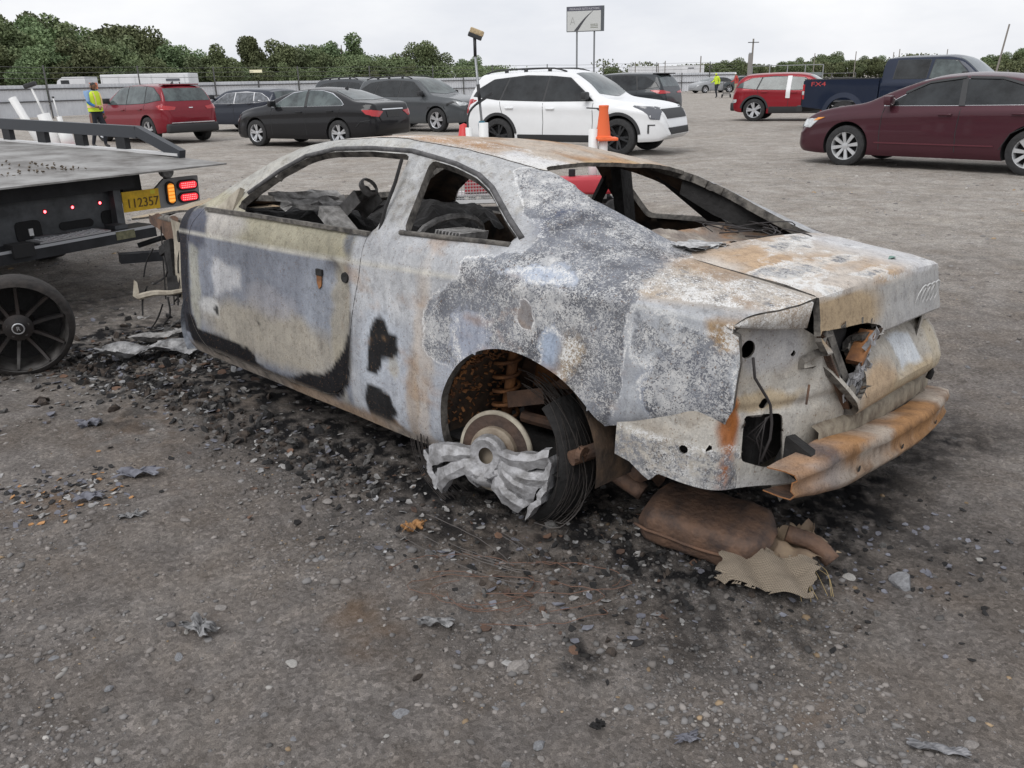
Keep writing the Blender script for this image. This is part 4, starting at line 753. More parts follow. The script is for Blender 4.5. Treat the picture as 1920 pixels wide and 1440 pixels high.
# ---- near rear wheel well and running gear
mb = MB(); Gw = np.array([[(-.03 + .362 * math.cos(a), y, .335 + .362 * math.sin(a)) for y in np.linspace(.885, .42, 10)] for a in np.linspace(-.15, math.pi + .1, 40)]); mb.grid(Gw); mb.build('wheel_arch_liner', M_INNER, CAR, True)
mb = MB(); Gw = np.array([[(-.03 + r * math.cos(a), .42 + .04 * math.sin(3 * a), .335 + r * math.sin(a)) for r in np.linspace(.03, .365, 6)] for a in np.linspace(-.6, math.pi + .6, 40)]); mb.grid(Gw); mb.build('inner_wheel_wall', M_RUSTD, CAR, True)
mb = MB(); th = np.linspace(0, 2 * np.pi * 5, 90); mb.tube(np.stack([.24 + .05 * np.cos(th), .62 + .05 * np.sin(th), .30 + .28 * th / th[-1]], -1), .008, 5); mb.tube([(.24, .62, .28), (.22, .60, .64)], .022, 8); mb.build('coil_spring', M_RUST, CAR, True)
mb = MB(); mb.tube(catmull([(-.34, .78, .40), (-.25, .66, .36), (-.05, .60, .34), (.15, .62, .34)], 12), .022, 7); mb.tube([(-.12, .50, .58), (-.30, .62, .46)], .012, 6); mb.box((.12, .60, .42), (.16, .12, .06), rotm(.2, .3, .2)); mb.box((-.05, .52, .50), (.3, .05, .04), rotm(0, .2, 0)); mb.lathe([(.001, 0), (.03, 0), (.03, -.05)], 14, 'y', c=(-.04, .47, .48)); mb.build('suspension_arm', M_RUSTD, CAR)
mb = MB()
for k in range(240):
    a_ = math.pi * (-.02 + .42 * RNG.random()); y_ = .86 - .3 * RNG.random() ** 1.5; p = np.array([-.03 + .352 * math.cos(a_), y_, .335 + .352 * math.sin(a_)]); mb.box(p, np.array([.004, .012, .016]) * RNG.uniform(.4, 1.3, 3), rotm(*RNG.random(3) * 3))
mb.build('rust_scale', M_RUST, CAR)['kind'] = 'stuff'
# disc, hub, melted rim, tyre wires
WH = thing('w', '', '') if False else None
HUB = np.array([.09, .86, .268]); hub = np.zeros(3)
mb = MB(); mb.lathe([(.055, -.02), (.150, -.02), (.152, -.012), (.150, 0), (.095, .001)], 48, 'y', c=hub - np.array([0, .03, 0]))
disc = mb.build('brake_disc', mat('scorched_disc', (.115, .07, .05), .65, metal=.2, noise=.6, nscale=7, col2=(.04, .03, .026), bump=.4, bscale=60), CAR, 30); disc.location = HUB; disc.rotation_euler = (R(5), 0, R(12))
mb = MB(); mb.lathe([(.096, .0), (.094, .018), (.088, .024), (.05, .026), (.001, .026)], 40, 'y', c=hub - np.array([0, .03, 0])); mb.build('disc_hat', mat('disc_hat_tan', (.36, .31, .24), .7, noise=.6, nscale=9, col2=(.14, .10, .07)), disc, 30)
mb = MB().lathe([(.150, -.02), (.1525, -.008), (.150, .0018), (.138, .0018)], 48, 'y', c=hub - np.array([0, .03, 0])); mb.build('disc_edge', M_CREAM, disc, True)
wheel = MB(); wheel.lathe([(.03, .02), (.06, .03), (.07, .02), (.075, -.01)], 24, 'y', c=hub + np.array([0, .015, 0])); wheel = wheel.build('wheel_hub', M_ALU, CAR, 30); wheel.location = HUB; wheel.rotation_euler = (R(5), 0, R(12))
for k, (a0_, Lr, sp_) in enumerate(((178, .27, 9), (212, .25, 10), (250, .115, 12), (290, .125, 12), (334, .255, 12))):
    mb = MB(); a = hub + np.array([0, .03, 0]); ang0 = R(a0_)
    for s_ in (-1, 1):
        a1 = ang0 + s_ * R(sp_); p0 = a + np.array([math.cos(ang0) * .045, .0, math.sin(ang0) * .045]) + s_ * np.array([-math.sin(ang0), 0, math.cos(ang0)]) * .015; L_ = Lr * (1 - .08 * RNG.random() * (Lr > .2) - .3 * RNG.random() * (Lr < .2))
        p1 = hub + np.array([math.cos(a1) * L_, .035, math.sin(a1) * L_]); nn = 10; gr = []
        for t in np.linspace(0, 1, nn):
            c = p0 * (1 - t) + p1 * t + np.array([0, .028 * math.sin(math.pi * t), 0]) + np.array([-math.sin(a1), 0, math.cos(a1)]) * (.016 * math.sin(math.pi * t)); wd = .018 + .023 * t ** .8 + .004 * RNG.normal(); tv = np.array([-math.sin(a1), 0, math.cos(a1)])
            gr.append([c - tv * wd + np.array([0, -.03, 0]), c - tv * wd * .95, c - tv * wd * .2 + np.array([0, .010, 0]), c + tv * wd * .9 + np.array([0, .002 - .012 * t, 0]), c + tv * wd + np.array([0, -.035, 0])])
        mb.grid(np.array(gr))
    for q_ in mb.v: q_ += (fbm(q_ * 45 + k, 3, 7)[:, None] - .5) * .014
    mb.build('spoke', M_ALU, wheel, 35)
for a_, b_ in ((168, 226), (318, 352)):
    mb = MB(); gr = []
    for a in np.linspace(R(a_), R(b_), 30):
        rr = .262 + .003 * math.sin(a * 23) + .002 * RNG.normal(); k_ = min(1, 6 * min(a - R(a_), R(b_) - a) / R(b_ - a_) + .15); gr.append([hub + np.array([rr * math.cos(a), yy, rr * math.sin(a)]) for yy in (-.06 * k_, -.02, .03, .044)] + [hub + np.array([(rr - .022 * k_) * math.cos(a), .040, (rr - .022 * k_) * math.sin(a)])])
    mb.grid(np.array(gr)); mb.build('rim_fragment', M_ALU, wheel, 40)
hub = HUB + np.array([-.03, -.03, .01])
mb = MB()
for k in range(46):     # steel cords left from the tyre
    r = .255 + .045 * RNG.random(); yo = -.14 + .13 * RNG.random(); t0 = R(-75) + R(50) * RNG.random(); t1 = R(40) + R(50) * RNG.random(); q = []
    ex = .02 * RNG.normal(); ez = .015 * RNG.normal()
    for t in np.linspace(t0, t1, 18): q.append(hub + np.array([-r * math.cos(t) + ex, yo + .02 * math.sin(3 * t + k), r * math.sin(t) + ez]))
    q = np.array(q); q[:, 2] = np.maximum(q[:, 2], .045 + .01 * RNG.random()); mb.tube(q, .0016, 3, cap=False)
for k in range(22):
    r = .255 + .05 * RNG.random(); yo = -.05 + .12 * RNG.random(); q = []
    for t in np.linspace(R(185), R(250), 12): q.append(hub + np.array([-r * math.cos(t) + .07, yo + .05, r * math.sin(t) * .8 + .0]))
    q = np.array(q); q[:, 2] = np.maximum(q[:, 2], .045); mb.tube(q, .0016, 3, cap=False)
for k in range(5):
    c = hub + np.array([.02 * RNG.normal(), .22 + .1 * RNG.random(), 0]); r = .22 + .12 * RNG.random(); t0 = RNG.random() * 3; q = [(c[0] + r * 1.3 * math.cos(t), c[1] + .35 * r * math.sin(t), .05 + .004 * RNG.random()) for t in np.linspace(t0, t0 + 2.5, 16)]; mb.tube(q, .0014, 3, cap=False)
mb.build('tyre_cord_wires', mat('cord_wire', (.10, .09, .085), .6, metal=.5), CAR)
MB().lathe([(.25, -.19), (.262, -.19), (.30, -.15), (.30, -.05), (.262, 0), (.25, 0)], 40, 'y', c=hub + np.array([0, -.01, .01]), arc=(R(-60), R(50)), M=np.diag([-1, 1, 1])).build('charred_tyre_remnant', M_CHAR, CAR, True)
# far rear wheel carcass and exhaust pipe keep the body off the ground
mb = MB(); mb.lathe([(.04, -.05), (.24, -.06), (.25, 0), (.25, .16), (.23, .17)], 36, 'y', c=(0, -.92, .36)); mb.build('far_wheel_carcass', M_RUSTD, CAR, True)
mb = MB(); mb.tube(catmull([(.5, .10, .22), (.1, .35, .24), (-.25, .55, .28), (-.42, .66, .30)], 16), .035, 10); mb.build('exhaust_pipe', M_RUSTD, CAR, True)
mb = MB(); mb.tube([(-.28, .72, .36), (-.24, .82, .34)], .026, 10); mb.lathe([(.012, 0), (.027, 0), (.027, .02)], 14, 'x', c=(-.28, .80, .36)); mb.build('arm_bushing', M_RUSTD, CAR)
# ------------------------------------------------------------------ generic parked vehicles
def cpaint(name, c, metal=.25): return mat(name, c, .38, metal=metal, coat=.45, noise=.05, nscale=1.5, spec=.2)
M_TYRE = mat('tyre_rubber', (.03, .03, .031), .85, noise=.4, nscale=20, bump=.3, bscale=50)
M_GLASS = mat('tinted_glass', (.03, .034, .037), .05, spec=.5, noise=.8, nscale=2.2, col2=(.006, .007, .008))
M_GLASSL = mat('clear_glass_with_pale_cabin', (.10, .125, .125), .07, spec=.6, noise=.5, nscale=3.0, col2=(.03, .038, .04))
M_TRIM = mat('black_plastic_trim', (.028, .029, .031), .6)
M_CHROME = mat('chrome_trim', (.72, .73, .75), .22, metal=.9)
M_ALLOY = mat('silver_alloy', (.58, .59, .61), .32, metal=.7)
M_DALLOY = mat('black_alloy', (.03, .031, .034), .35, metal=.4)
M_WELL = mat('dark_wheel_well', (.012, .012, .013), .9)
M_LRED = mat('red_lens', (.42, .015, .02), .15, coat=.5)
M_LCLR = mat('clear_lens', (.55, .57, .58), .12, coat=.6, noise=.4, nscale=14)
M_LAMB = mat('amber_lens', (.75, .28, .03), .2, coat=.4)
M_LDRK = mat('smoked_lens', (.10, .105, .12), .1, coat=.6)
def auto_tables(s):
    top, belt = s['top'], s['belt']; xsq = sorted(set([p[0] for p in top] + [p[0] for p in belt] + list(np.linspace(s['x0'], s['x1'], 40)))); H = max(p[1] for p in top); rail = []; yb = []; zc = []
    for x in xsq:
        ct = ip(x, top); zb = min(ip(x, belt), ct - .012); W = ip(x, s['W']); g = float(np.clip((ct - zb - .05) / (H - zb - .05), 0, 1)); y = W - .05 - .03 * (1 - g); yb.append((x, y)); yr = y - (y - s['yroof']) * (.22 + .78 * g) if g > 0 else y - .16
        rail.append((x, yr, ct - .010 - .055 * g)); zc.append((x, zb - .12 if zb > .6 else zb - .05))
    return dict(W=s['W'], ZS=s['sill'], ZC=zc, ZB=[(x, min(ip(x, belt), ip(x, top) - .012)) for x in xsq], YB=yb, RAIL=rail, CEN=top)
class Car:
    def __init__(s, name, spec, label, cat, loc, yaw, group=None, z=0.):
        s.sp = spec; s.root = thing(name, label, cat, (loc[0], loc[1], z), yaw, group); T = auto_tables(spec); s.T = T
        x0, x1 = spec['x0'], spec['x1']; xs_ = np.unique(np.concatenate([np.linspace(x0, x1, 90), x0 + np.linspace(0, .18, 10), x1 - np.linspace(0, .25, 12)]))
        H = np.array([[(x, *p) for p in section(T, x, 18, 30)] for x in xs_]); G = np.concatenate([H, (H[:, :-1] * np.array([1, -1, 1]))[:, ::-1]], 1); a, b = G.shape[:2]
        mb = MB(); V = G.reshape(-1, 3); F = [(i * b + j, (i + 1) * b + j, (i + 1) * b + (j + 1) % b, i * b + (j + 1) % b) for i in range(a - 1) for j in range(b)]
        F += [list(range(b)), [(a - 1) * b + j for j in range(b)][::-1]]; mb.add(V, F); me = mb.mesh(name + '_body', [spec['paint']], 32)
        bm = bmesh.new(); bm.from_mesh(me); s.bvh = BVHTree.FromBMesh(bm); bm.free()
        o = link('body', me, s.root); r = spec['wr']; cut = MB()
        for wx in (0, spec['wb']):
            for sg in (1, -1):
                pr_ = [(wx + (r + .055) * math.cos(t), r + .01 + (r + .055) * math.sin(t)) for t in np.linspace(-.9, math.pi + .9, 30)] + [(wx - r - .03, -.3), (wx + r + .03, -.3)]
                cut.prism(pr_, sg * .52, sg * 1.3, 'y')
        cm_ = cut.mesh('cut', [M_WELL]); co = bpy.data.objects.new('cut', cm_); COL.objects.link(co)
        md = o.modifiers.new('b', 'BOOLEAN'); md.object = co; md.operation = 'DIFFERENCE'; md.solver = 'EXACT'; md.material_mode = 'TRANSFER'
        co.matrix_world = Matrix.Translation((loc[0], loc[1], z)) @ Matrix.Rotation(yaw, 4, 'Z'); bpy.context.view_layer.update()
        dg = bpy.context.evaluated_depsgraph_get(); nm = bpy.data.meshes.new_from_object(o.evaluated_get(dg)); o.modifiers.clear(); o.data = nm; bpy.data.objects.remove(co); s.body = o
        # sill cladding strip keeps the lower edge dark
        s.wheels()
    def wheels(s):
        sp = s.sp; r = sp['wr']; rr = r * sp.get('rimk', .70); me_t = MB().lathe([(rr * .96, -.11), (rr, -.115), (r - .03, -.115), (r - .006, -.095), (r, -.06), (r, .06), (r - .006, .095), (r - .03, .11), (rr, .112), (rr * .95, .10)], 40, 'y').mesh('tyre', [M_TYRE], 40)
        mb = MB(); mb.lathe([(rr * .95, .10), (rr * .97, .105), (rr * .90, .085), (rr * .86, .0)], 40, 'y', m=0); mb.lathe([(rr * .86, .0), (.03, -.01)], 40, 'y', m=1); n = sp.get('spokes', 7); wdk = sp.get('spw', .035)
        for k in range(n):
            a = 2 * math.pi * k / n
            for q in ((-1, 1) if sp.get('twin') else (0,)):
                a0 = a + q * .05; a1 = a + q * .17; d0 = np.array([math.cos(a0), 0, math.sin(a0)]); d1 = np.array([math.cos(a1), 0, math.sin(a1)]); t0 = np.array([-math.sin(a0), 0, math.cos(a0)]); t1 = np.array([-math.sin(a1), 0, math.cos(a1)]); w0, w1 = wdk * .6, wdk * (.55 if sp.get('twin') else 1.)
                p0 = d0 * .03 + np.array([0, .078, 0]); p1 = d1 * rr * .93 + np.array([0, .095, 0]); dn = np.array([0, -.03, 0])
                mb.add([p0 - t0 * w0, p0 + t0 * w0, p1 + t1 * w1, p1 - t1 * w1, p0 - t0 * w0 + dn, p0 + t0 * w0 + dn, p1 + t1 * w1 + dn, p1 - t1 * w1 + dn], [(0, 1, 2, 3), (0, 4, 5, 1), (1, 5, 6, 2), (2, 6, 7, 3), (3, 7, 4, 0)], 0)
        mb.lathe([(.055, .06), (.05, .088), (.001, .092)], 20, 'y', m=0); me_r = mb.mesh('rim', [sp.get('rim', M_ALLOY), M_WELL], 35)
        for wx in (0, sp['wb']):
            for sg in (1, -1):
                yw = ip(wx, sp['W']) - .115; t = link('wheel', me_t, s.root); t.location = (wx, sg * yw, r); t.rotation_euler = (0, RNG.random() * 6, 0 if sg > 0 else math.pi); link('rim', me_r, t)
    def cast(s, p2, ax):
        L = {'y+': ((p2[0], 3, p2[1]), (0, -1, 0)), 'y-': ((p2[0], -3, p2[1]), (0, 1, 0)), 'x+': ((9, p2[0], p2[1]), (-1, 0, 0)), 'x-': ((-9, p2[0], p2[1]), (1, 0, 0)), 'z': ((p2[0], p2[1], 5), (0, 0, -1))}[ax]
        h = s.bvh.ray_cast(Vector(L[0]), Vector(L[1]))
        return (h[0], -h[1] if h[1].dot(Vector(L[1])) > 0 else h[1]) if h[0] is not None else (None, None)
    def patch(s, name, poly, ax, m, off=.006, parent=None, step=.07, rnd=.02, smooth=True, thick=.012):
        poly = rpoly(poly, rnd) if rnd else np.array(poly, float); pts = []; ed = []
        for k in range(len(poly)):
            a, b = poly[k], poly[(k + 1) % len(poly)]; n = max(1, int(np.linalg.norm(b - a) / step))
            for t in range(n): pts.append(tuple(a + (b - a) * t / n))
        nb = len(pts); ed = [(k, (k + 1) % nb) for k in range(nb)]; mn, mx_ = poly.min(0), poly.max(0)
        gx, gy = np.meshgrid(np.arange(mn[0] + step / 2, mx_[0], step), np.arange(mn[1] + step / 2, mx_[1], step)); gp = np.stack([gx.ravel(), gy.ravel()], -1)
        if len(gp): d, _ = sdpoly(gp, poly); pts += [tuple(p) for p in gp[d < -step * .35]]
        co, _, tri, _, _, _ = mgeo.delaunay_2d_cdt([Vector(p) for p in pts], ed, [], 1, 1e-5)
        V = []; bad = set()
        for i, p in enumerate(co):
            h = s.cast(p, ax)
            if h[0] is None: bad.add(i); V.append((0, 0, 0))
            else: V.append(tuple(h[0] + h[1] * off))
        F = [f for f in tri if not (set(f) & bad)]
        if not F: return None
        V = np.array(V); nn = len(V); bset = [(a, b) for a, b in [(f[i], f[(i + 1) % len(f)]) for f in F for i in range(len(f))]]; es = {}
        for a, b in bset: es[(min(a, b), max(a, b))] = es.get((min(a, b), max(a, b)), 0) + 1
        N_ = tri_normals(V, np.array(F)); cen = np.array([s.sp['wb'] / 2, 0, .7])
        if (N_ * (V - cen)).sum() < 0: N_ = -N_
        mb = MB(); mb.add(np.concatenate([V, V - N_ * thick]), [tuple(f) for f in F] + [(a, b, b + nn, a + nn) for (a, b), c in es.items() if c == 1]); me = mb.mesh(name, [m], smooth and 60)
        return link(name, me, parent or s.root)
    def both(s, name, poly, m, off=.006, **k):
        r = []
        for ax in ('y+', 'y-'): r.append(s.patch(name, poly, ax, m, off, **k))
        return r
    def window(s, poly, m=M_GLASS, trim=None, grow=.022, name='side_window'):
        c = np.mean(poly, 0); big = [tuple(c + (np.array(p) - c) * (1 + grow / max(np.linalg.norm(np.array(p) - c), .05))) for p in poly]
        for ax in ('y+', 'y-'):
            w_ = s.patch(name, poly, ax, m, .008)
            if trim and w_: s.patch('window_trim', big, ax, trim, .004, parent=w_)
    def line(s, pts, ax='y', wd=.006, name='panel_gap'):
        for a_ in (('y+', 'y-') if ax == 'y' else (ax,)):
            mb = MB(); q = []
            for a, b in zip(pts[:-1], pts[1:]):
                for t in np.linspace(0, 1, 6)[:-1]: q.append(np.array(a) * (1 - t) + np.array(b) * t)
            q.append(np.array(pts[-1])); q = [s.cast(p, a_) for p in q]; q = [tuple(h[0] + h[1] * .001) for h in q if h[0] is not None]
            if len(q) > 2: mb.tube(q, wd, 4); mb.build(name, M_TRIM, s.root)
    def handles(s, pts, m):
        for x, z in pts:
            for ax, sg in (('y+', 1), ('y-', -1)):
                h = s.cast((x, z), ax)
                if h[0] is not None: MB().box((0, 0, 0), (.20, .035, .03), bev=.01).build('door_handle', m, s.root, True).location = h[0] + Vector((0, sg * .014, 0))
    def mirrors(s, x, z, m):
        for ax, sg in (('y+', 1), ('y-', -1)):
            h = s.cast((x, z - .03), ax)
            if h[0] is None: continue
            mb = MB(); mb.box((0, sg * .13, .06), (.12, .22, .15), bev=.04); mb.box((0, sg * .02, 0), (.06, .10, .04)); mb.build('door_mirror', m, s.root, 40).location = h[0] + Vector((0, -sg * .01, .02))
    def wrap(s, name, pts, m, wd=.05, off=.006): pass
def sedan_spec(paint, L0=-1.08, L1=3.80, wb=2.82, W=.915, H=1.45, **k):
    sp = dict(paint=paint, x0=L0, x1=L1, wb=wb, wr=.335, yroof=.56,
        top=[(L0, .66), (L0 + .03, .86), (L0 + .07, 1.0), (L0 + .14, 1.06), (-.45, 1.115), (-.1, 1.24), (.35, H - .06), (.7, H - .015), (1.05, H), (1.45, H - .02), (1.75, H - .08), (2.2, 1.22), (2.62, 1.03), (3.0, .975), (3.35, .90), (3.58, .80), (3.72, .68), (L1, .50)],
        belt=[(L0, .60), (L0 + .05, .88), (-.7, .985), (-.2, 1.0), (.6, .985), (1.6, .955), (2.4, .93), (3.0, .88), (3.4, .80), (3.65, .66), (L1, .44)],
        W=[(L0, .60), (L0 + .04, .72), (L0 + .14, .82), (-.6, .89), (0, W), (1, W), (2, W), (2.82, W - .01), (3.3, .85), (3.55, .78), (3.7, .68), (L1, .52)],
        sill=[(L0, .42), (L0 + .1, .30), (-.5, .24), (.4, .20), (2.4, .20), (3.2, .20), (3.6, .22), (L1, .30)])
    sp.update(k); return sp
def suv_spec(paint, L0=-.93, L1=3.80, wb=2.81, W=.945, H=1.68, hood=1.08, **k):
    sp = dict(paint=paint, x0=L0, x1=L1, wb=wb, wr=.37, yroof=.60,
        top=[(L0, .70), (L0 + .03, .95), (L0 + .09, 1.10), (L0 + .22, 1.36), (L0 + .36, H - .09), (L0 + .46, H - .045), (.2, H - .01), (.8, H), (1.35, H - .015), (1.65, H - .06), (2.05, H - .27), (2.45, hood + .06), (2.75, hood + .01), (3.2, hood - .05), (3.5, hood - .12), (3.66, hood - .24), (3.75, hood - .42), (L1, .52)],
        belt=[(L0, .62), (L0 + .05, .92), (L0 + .2, 1.09), (0, 1.09), (1, 1.06), (2.2, 1.035), (2.6, 1.03), (3.2, hood - .11), (3.5, hood - .2), (3.7, hood - .36), (L1, .46)],
        W=[(L0, .66), (L0 + .04, .76), (L0 + .16, .86), (-.4, .92), (0, W), (1.2, W - .01), (2.81, W), (3.3, .88), (3.58, .80), (3.72, .70), (L1, .58)],
        sill=[(L0, .48), (L0 + .1, .36), (-.5, .30), (.4, .26), (2.4, .26), (3.2, .28), (3.6, .30), (L1, .40)])
    sp.update(k); return sp
W_SUV = dict(f=[(2.22, 1.075), (1.98, 1.27), (1.62, 1.53), (1.18, 1.565), (1.12, 1.085)], r=[(1.07, 1.085), (1.13, 1.567), (.62, 1.572), (.22, 1.555), (.08, 1.11)], q=[(.03, 1.115), (.17, 1.55), (-.16, 1.525), (-.55, 1.33), (-.66, 1.19)])
W_SED = dict(f=[(2.23, .985), (1.98, 1.13), (1.62, 1.31), (1.15, 1.372), (1.07, .995)], r=[(1.02, .997), (1.10, 1.373), (.65, 1.358), (.30, 1.285), (-.02, 1.14), (-.16, 1.04), (-.12, 1.012)])
def finish(c, kind, glass=M_GLASS, trim=M_TRIM, screen=M_GLASSL, handle=None, hz=.86, win=None, backl=True):
    Wd = win or (W_SED if kind == 'sedan' else W_SUV); wb = c.sp['wb']
    if kind != 'sedan' and trim is not None:
        q = lambda k_, i_: Wd[k_][i_]
        band = [q('f', 0), q('f', 1), q('f', 2), q('f', 3), q('r', 2), q('q', 1), q('q', 2), q('q', 3), q('q', 4), q('q', 0), q('f', 4)]; cb = np.mean(band, 0); c.both('window_band', [tuple(cb + (np.array(p_) - cb) * (1 + .03 / max(np.linalg.norm(np.array(p_) - cb), .1))) for p_ in band], M_TRIM if trim is M_CHROME else trim, .004)
    for k_ in Wd: c.window(Wd[k_], glass, trim if kind == 'sedan' else None)
    if kind == 'sedan':
        if trim is M_CHROME: c.both('door_pillar', [(1.0, .985), (1.09, .985), (1.165, 1.39), (1.085, 1.39)], M_TRIM, .012, rnd=0)
        c.patch('windscreen', [(1.78, -.50), (1.86, 0), (1.78, .50), (2.44, .68), (2.60, 0), (2.44, -.68)], 'z', screen, .006)
        c.patch('rear_screen', [(.30, -.48), (.24, 0), (.30, .48), (-.34, .60), (-.42, 0), (-.34, -.60)], 'z', screen, .006)
        for x_ in (2.22, 1.045, .02): c.line([(x_, .30), (x_ + .02, .60), (x_, .955)] if x_ > .1 else [(.42, .36), (.30, .60), (.02, .75), (-.14, .99)])
        c.handles([(1.25, hz), (.22, hz + .02)], handle or c.sp['paint']); c.mirrors(2.12, 1.02, c.sp['paint'])
    else:
        c.patch('windscreen', [(1.70, -.54), (1.76, 0), (1.70, .54), (2.30, .70), (2.44, 0), (2.30, -.70)], 'z', screen, .006); H = c.sp['top'][7][1]
        if backl: c.patch('rear_screen', [(-.62, H - .14), (.62, H - .14), (.70, H - .48), (-.70, H - .48)], 'x-', screen, .006)
        for x_ in (2.24, 1.095): c.line([(x_, .36), (x_ + .02, .66), (x_, 1.04)])
        c.line([(.46, .40), (.36, .68), (.12, .84), (.05, 1.08)]); c.handles([(1.28, hz + .07), (.30, hz + .09)], handle or c.sp['paint']); c.mirrors(2.10, 1.13, M_TRIM if not handle else handle)
def cladding(c, m=M_TRIM, z1=.40, arch=True):
    wb = c.sp['wb']; r = c.sp['wr']; c.both('sill_cladding', [(r + .12, .27), (r + .12, z1), (wb - r - .12, z1), (wb - r - .12, .27)], m, .012)
    if arch:
        for wx in (0, wb):
            o_ = [(wx + (r + .11) * math.cos(t), r + .01 + (r + .11) * math.sin(t)) for t in np.linspace(.12, math.pi - .12, 20)]; i_ = [(wx + (r + .05) * math.cos(t), r + .01 + (r + .05) * math.sin(t)) for t in np.linspace(math.pi - .12, .12, 20)]
            c.both('arch_cladding', o_ + i_, m, .010, rnd=0, step=.05)
def rails(c, y=.56, x0=-.45, x1=1.5, m=M_TRIM):
    for sg in (1, -1):
        mb = MB(); q = []
        for x in np.linspace(x0, x1, 14): h = c.cast((x, sg * y), 'z'); e_ = min(1, 8 * min(x - x0, x1 - x) / (x1 - x0)); q.append((x, sg * y, h[0].z + .01 + .05 * e_))
        mb.tube(q, .017, 6)
        for x in (x0 + .5, (x0 + x1) / 2, x1 - .4): h = c.cast((x, sg * y), 'z'); mb.box((x, sg * y, h[0].z + .025), (.08, .03, .07))
        mb.build('roof_rail', m, c.root, True)
# --- black sedan
c = Car('parked_sedan', sedan_spec(cpaint('gloss_black_paint', (.012, .012, .014)), spokes=5, twin=True, spw=.04), 'black sedan with chrome window trim and a dented rear corner', 'car', (-3.75, 22.28), R(150.5)); finish(c, 'sedan', M_GLASSL, M_CHROME)
for sg in (1, -1):
    c.patch('tail_lamp', [(sg * .40, .86), (sg * .80, .90), (sg * .80, .76), (sg * .60, .73)], 'x-', M_LRED, .012); c.patch('head_lamp', [(sg * .45, .66), (sg * .70, .70), (sg * .72, .62), (sg * .5, .58)], 'x+', M_LCLR, .012)
c.both('tail_lamp_wing', [(-.74, .90), (-.98, .90), (-.99, .77), (-.86, .80)], M_LRED, .010)
c.patch('lid_chrome', [(-.42, .915), (.42, .915), (.42, .89), (-.42, .89)], 'x-', M_CHROME, .014, rnd=0); c.patch('plate_recess_shade', [(-.28, .86), (.28, .86), (.26, .72), (-.26, .72)], 'x-', mat('plate_shadow', (.02, .02, .02), .5), .010)  # flat dark patch paints the shadow of the plate recess
MB().prism([(0, 0), (.16, 0), (.03, .07)], -.01, .01, 'y').build('roof_fin', M_TRIM, c.root).location = (.30, 0, 1.385)
c.line([(-.55, .50), (-.70, .62), (-.95, .66)], wd=.012, name='crumpled_seam')
# --- white three-row suv
c = Car('parked_suv', suv_spec(cpaint('pearl_white_paint', (.78, .79, .80), .0), spokes=5, twin=True, rim=M_DALLOY, spw=.035, H=1.72), 'white three row sport utility with black roof rails, wheels and grille', 'car', (.28, 19.55), R(329.9)); finish(c, 'suv', M_GLASS, M_TRIM); cladding(c, z1=.41); rails(c)
c.patch('grille', [(-.62, .90), (.62, .90), (.56, .72), (-.56, .72)], 'x+', M_TRIM, .012); c.patch('lower_grille', [(-.60, .55), (.60, .55), (.52, .42), (-.52, .42)], 'x+', M_TRIM, .012)
for sg in (1, -1):
    c.patch('head_lamp', [(sg * .60, .94), (sg * .86, .97), (sg * .84, .72), (sg * .76, .70)], 'x+', M_LDRK, .010); c.patch('tail_lamp', [(sg * .62, 1.10), (sg * .84, 1.12), (sg * .86, .84), (sg * .78, .84)], 'x-', M_LRED, .01)
c.both('head_lamp_wing', [(3.10, .985), (3.56, .93), (3.60, .72), (3.48, .74), (3.44, .88)], M_LDRK, .010); c.both('tail_lamp_wing', [(-.66, 1.14), (-.84, 1.12), (-.86, .86), (-.80, .90)], M_LRED, .010); c.both('fender_vent', [(2.12, .955), (2.42, .94), (2.42, .88), (2.34, .925), (2.12, .935)], M_TRIM, .010, rnd=.005); c.both('fog_recess', [(3.42, .62), (3.56, .62), (3.56, .60), (3.45, .60), (3.45, .45), (3.42, .45)], M_TRIM, .01, rnd=0)
# --- grey suv with crushed front corner
c = Car('parked_suv', suv_spec(cpaint('gunmetal_grey_paint', (.085, .092, .098)), L0=-.92, L1=3.70, wb=2.67, H=1.70, W=.915, spokes=5, twin=True, spw=.05), 'gunmetal grey sport utility with a buckled front fender behind the black sedan', 'car', (-3.95, 29.7), R(326.6)); finish(c, 'suv', M_GLASS, M_TRIM); cladding(c, z1=.44); rails(c)
c.both('buckled_fender_edge', [(2.95, .82), (3.30, .93), (3.36, .90), (3.02, .78), (3.0, .60), (2.96, .60)], M_TRIM, .012, rnd=0)
for sg in (1, -1): c.patch('head_lamp', [(sg * .50, .88), (sg * .80, .92), (sg * .80, .80), (sg * .5, .80)], 'x+', M_LCLR, .01)
# --- red suv beside the worker
red = cpaint('deep_red_paint', (.20, .012, .022))
c = Car('parked_suv', suv_spec(red, L0=-.90, L1=3.70, wb=2.725, H=1.64, W=.92, spokes=5, twin=True, spw=.04), 'deep red sport utility with chrome bumper strip beside the worker in the vest', 'car', (-9.72, 25.5), R(141.6)); finish(c, 'suv', M_GLASSL, M_CHROME); cladding(c, arch=False)
for sg in (1, -1): c.patch('tail_lamp', [(sg * .46, 1.0), (sg * .86, 1.06), (sg * .86, .93), (sg * .52, .92)], 'x-', M_LRED, .012)
c.both('tail_lamp_wing', [(-.56, 1.04), (-.80, 1.04), (-.84, .93), (-.70, .93)], M_LRED, .01)
MB().box((-.83, 0, .43), (.20, 1.62, .26), bev=.06).build('rear_bumper', M_TRIM, c.root, True); MB().box((-.90, 0, .575), (.05, 1.36, .025), bev=.008).build('bumper_chrome', M_CHROME, c.root); c.patch('bow_badge', [(-.07, .985), (.07, .985), (.05, .965), (-.05, .965)], 'x-', M_CHROME, .014, rnd=0)
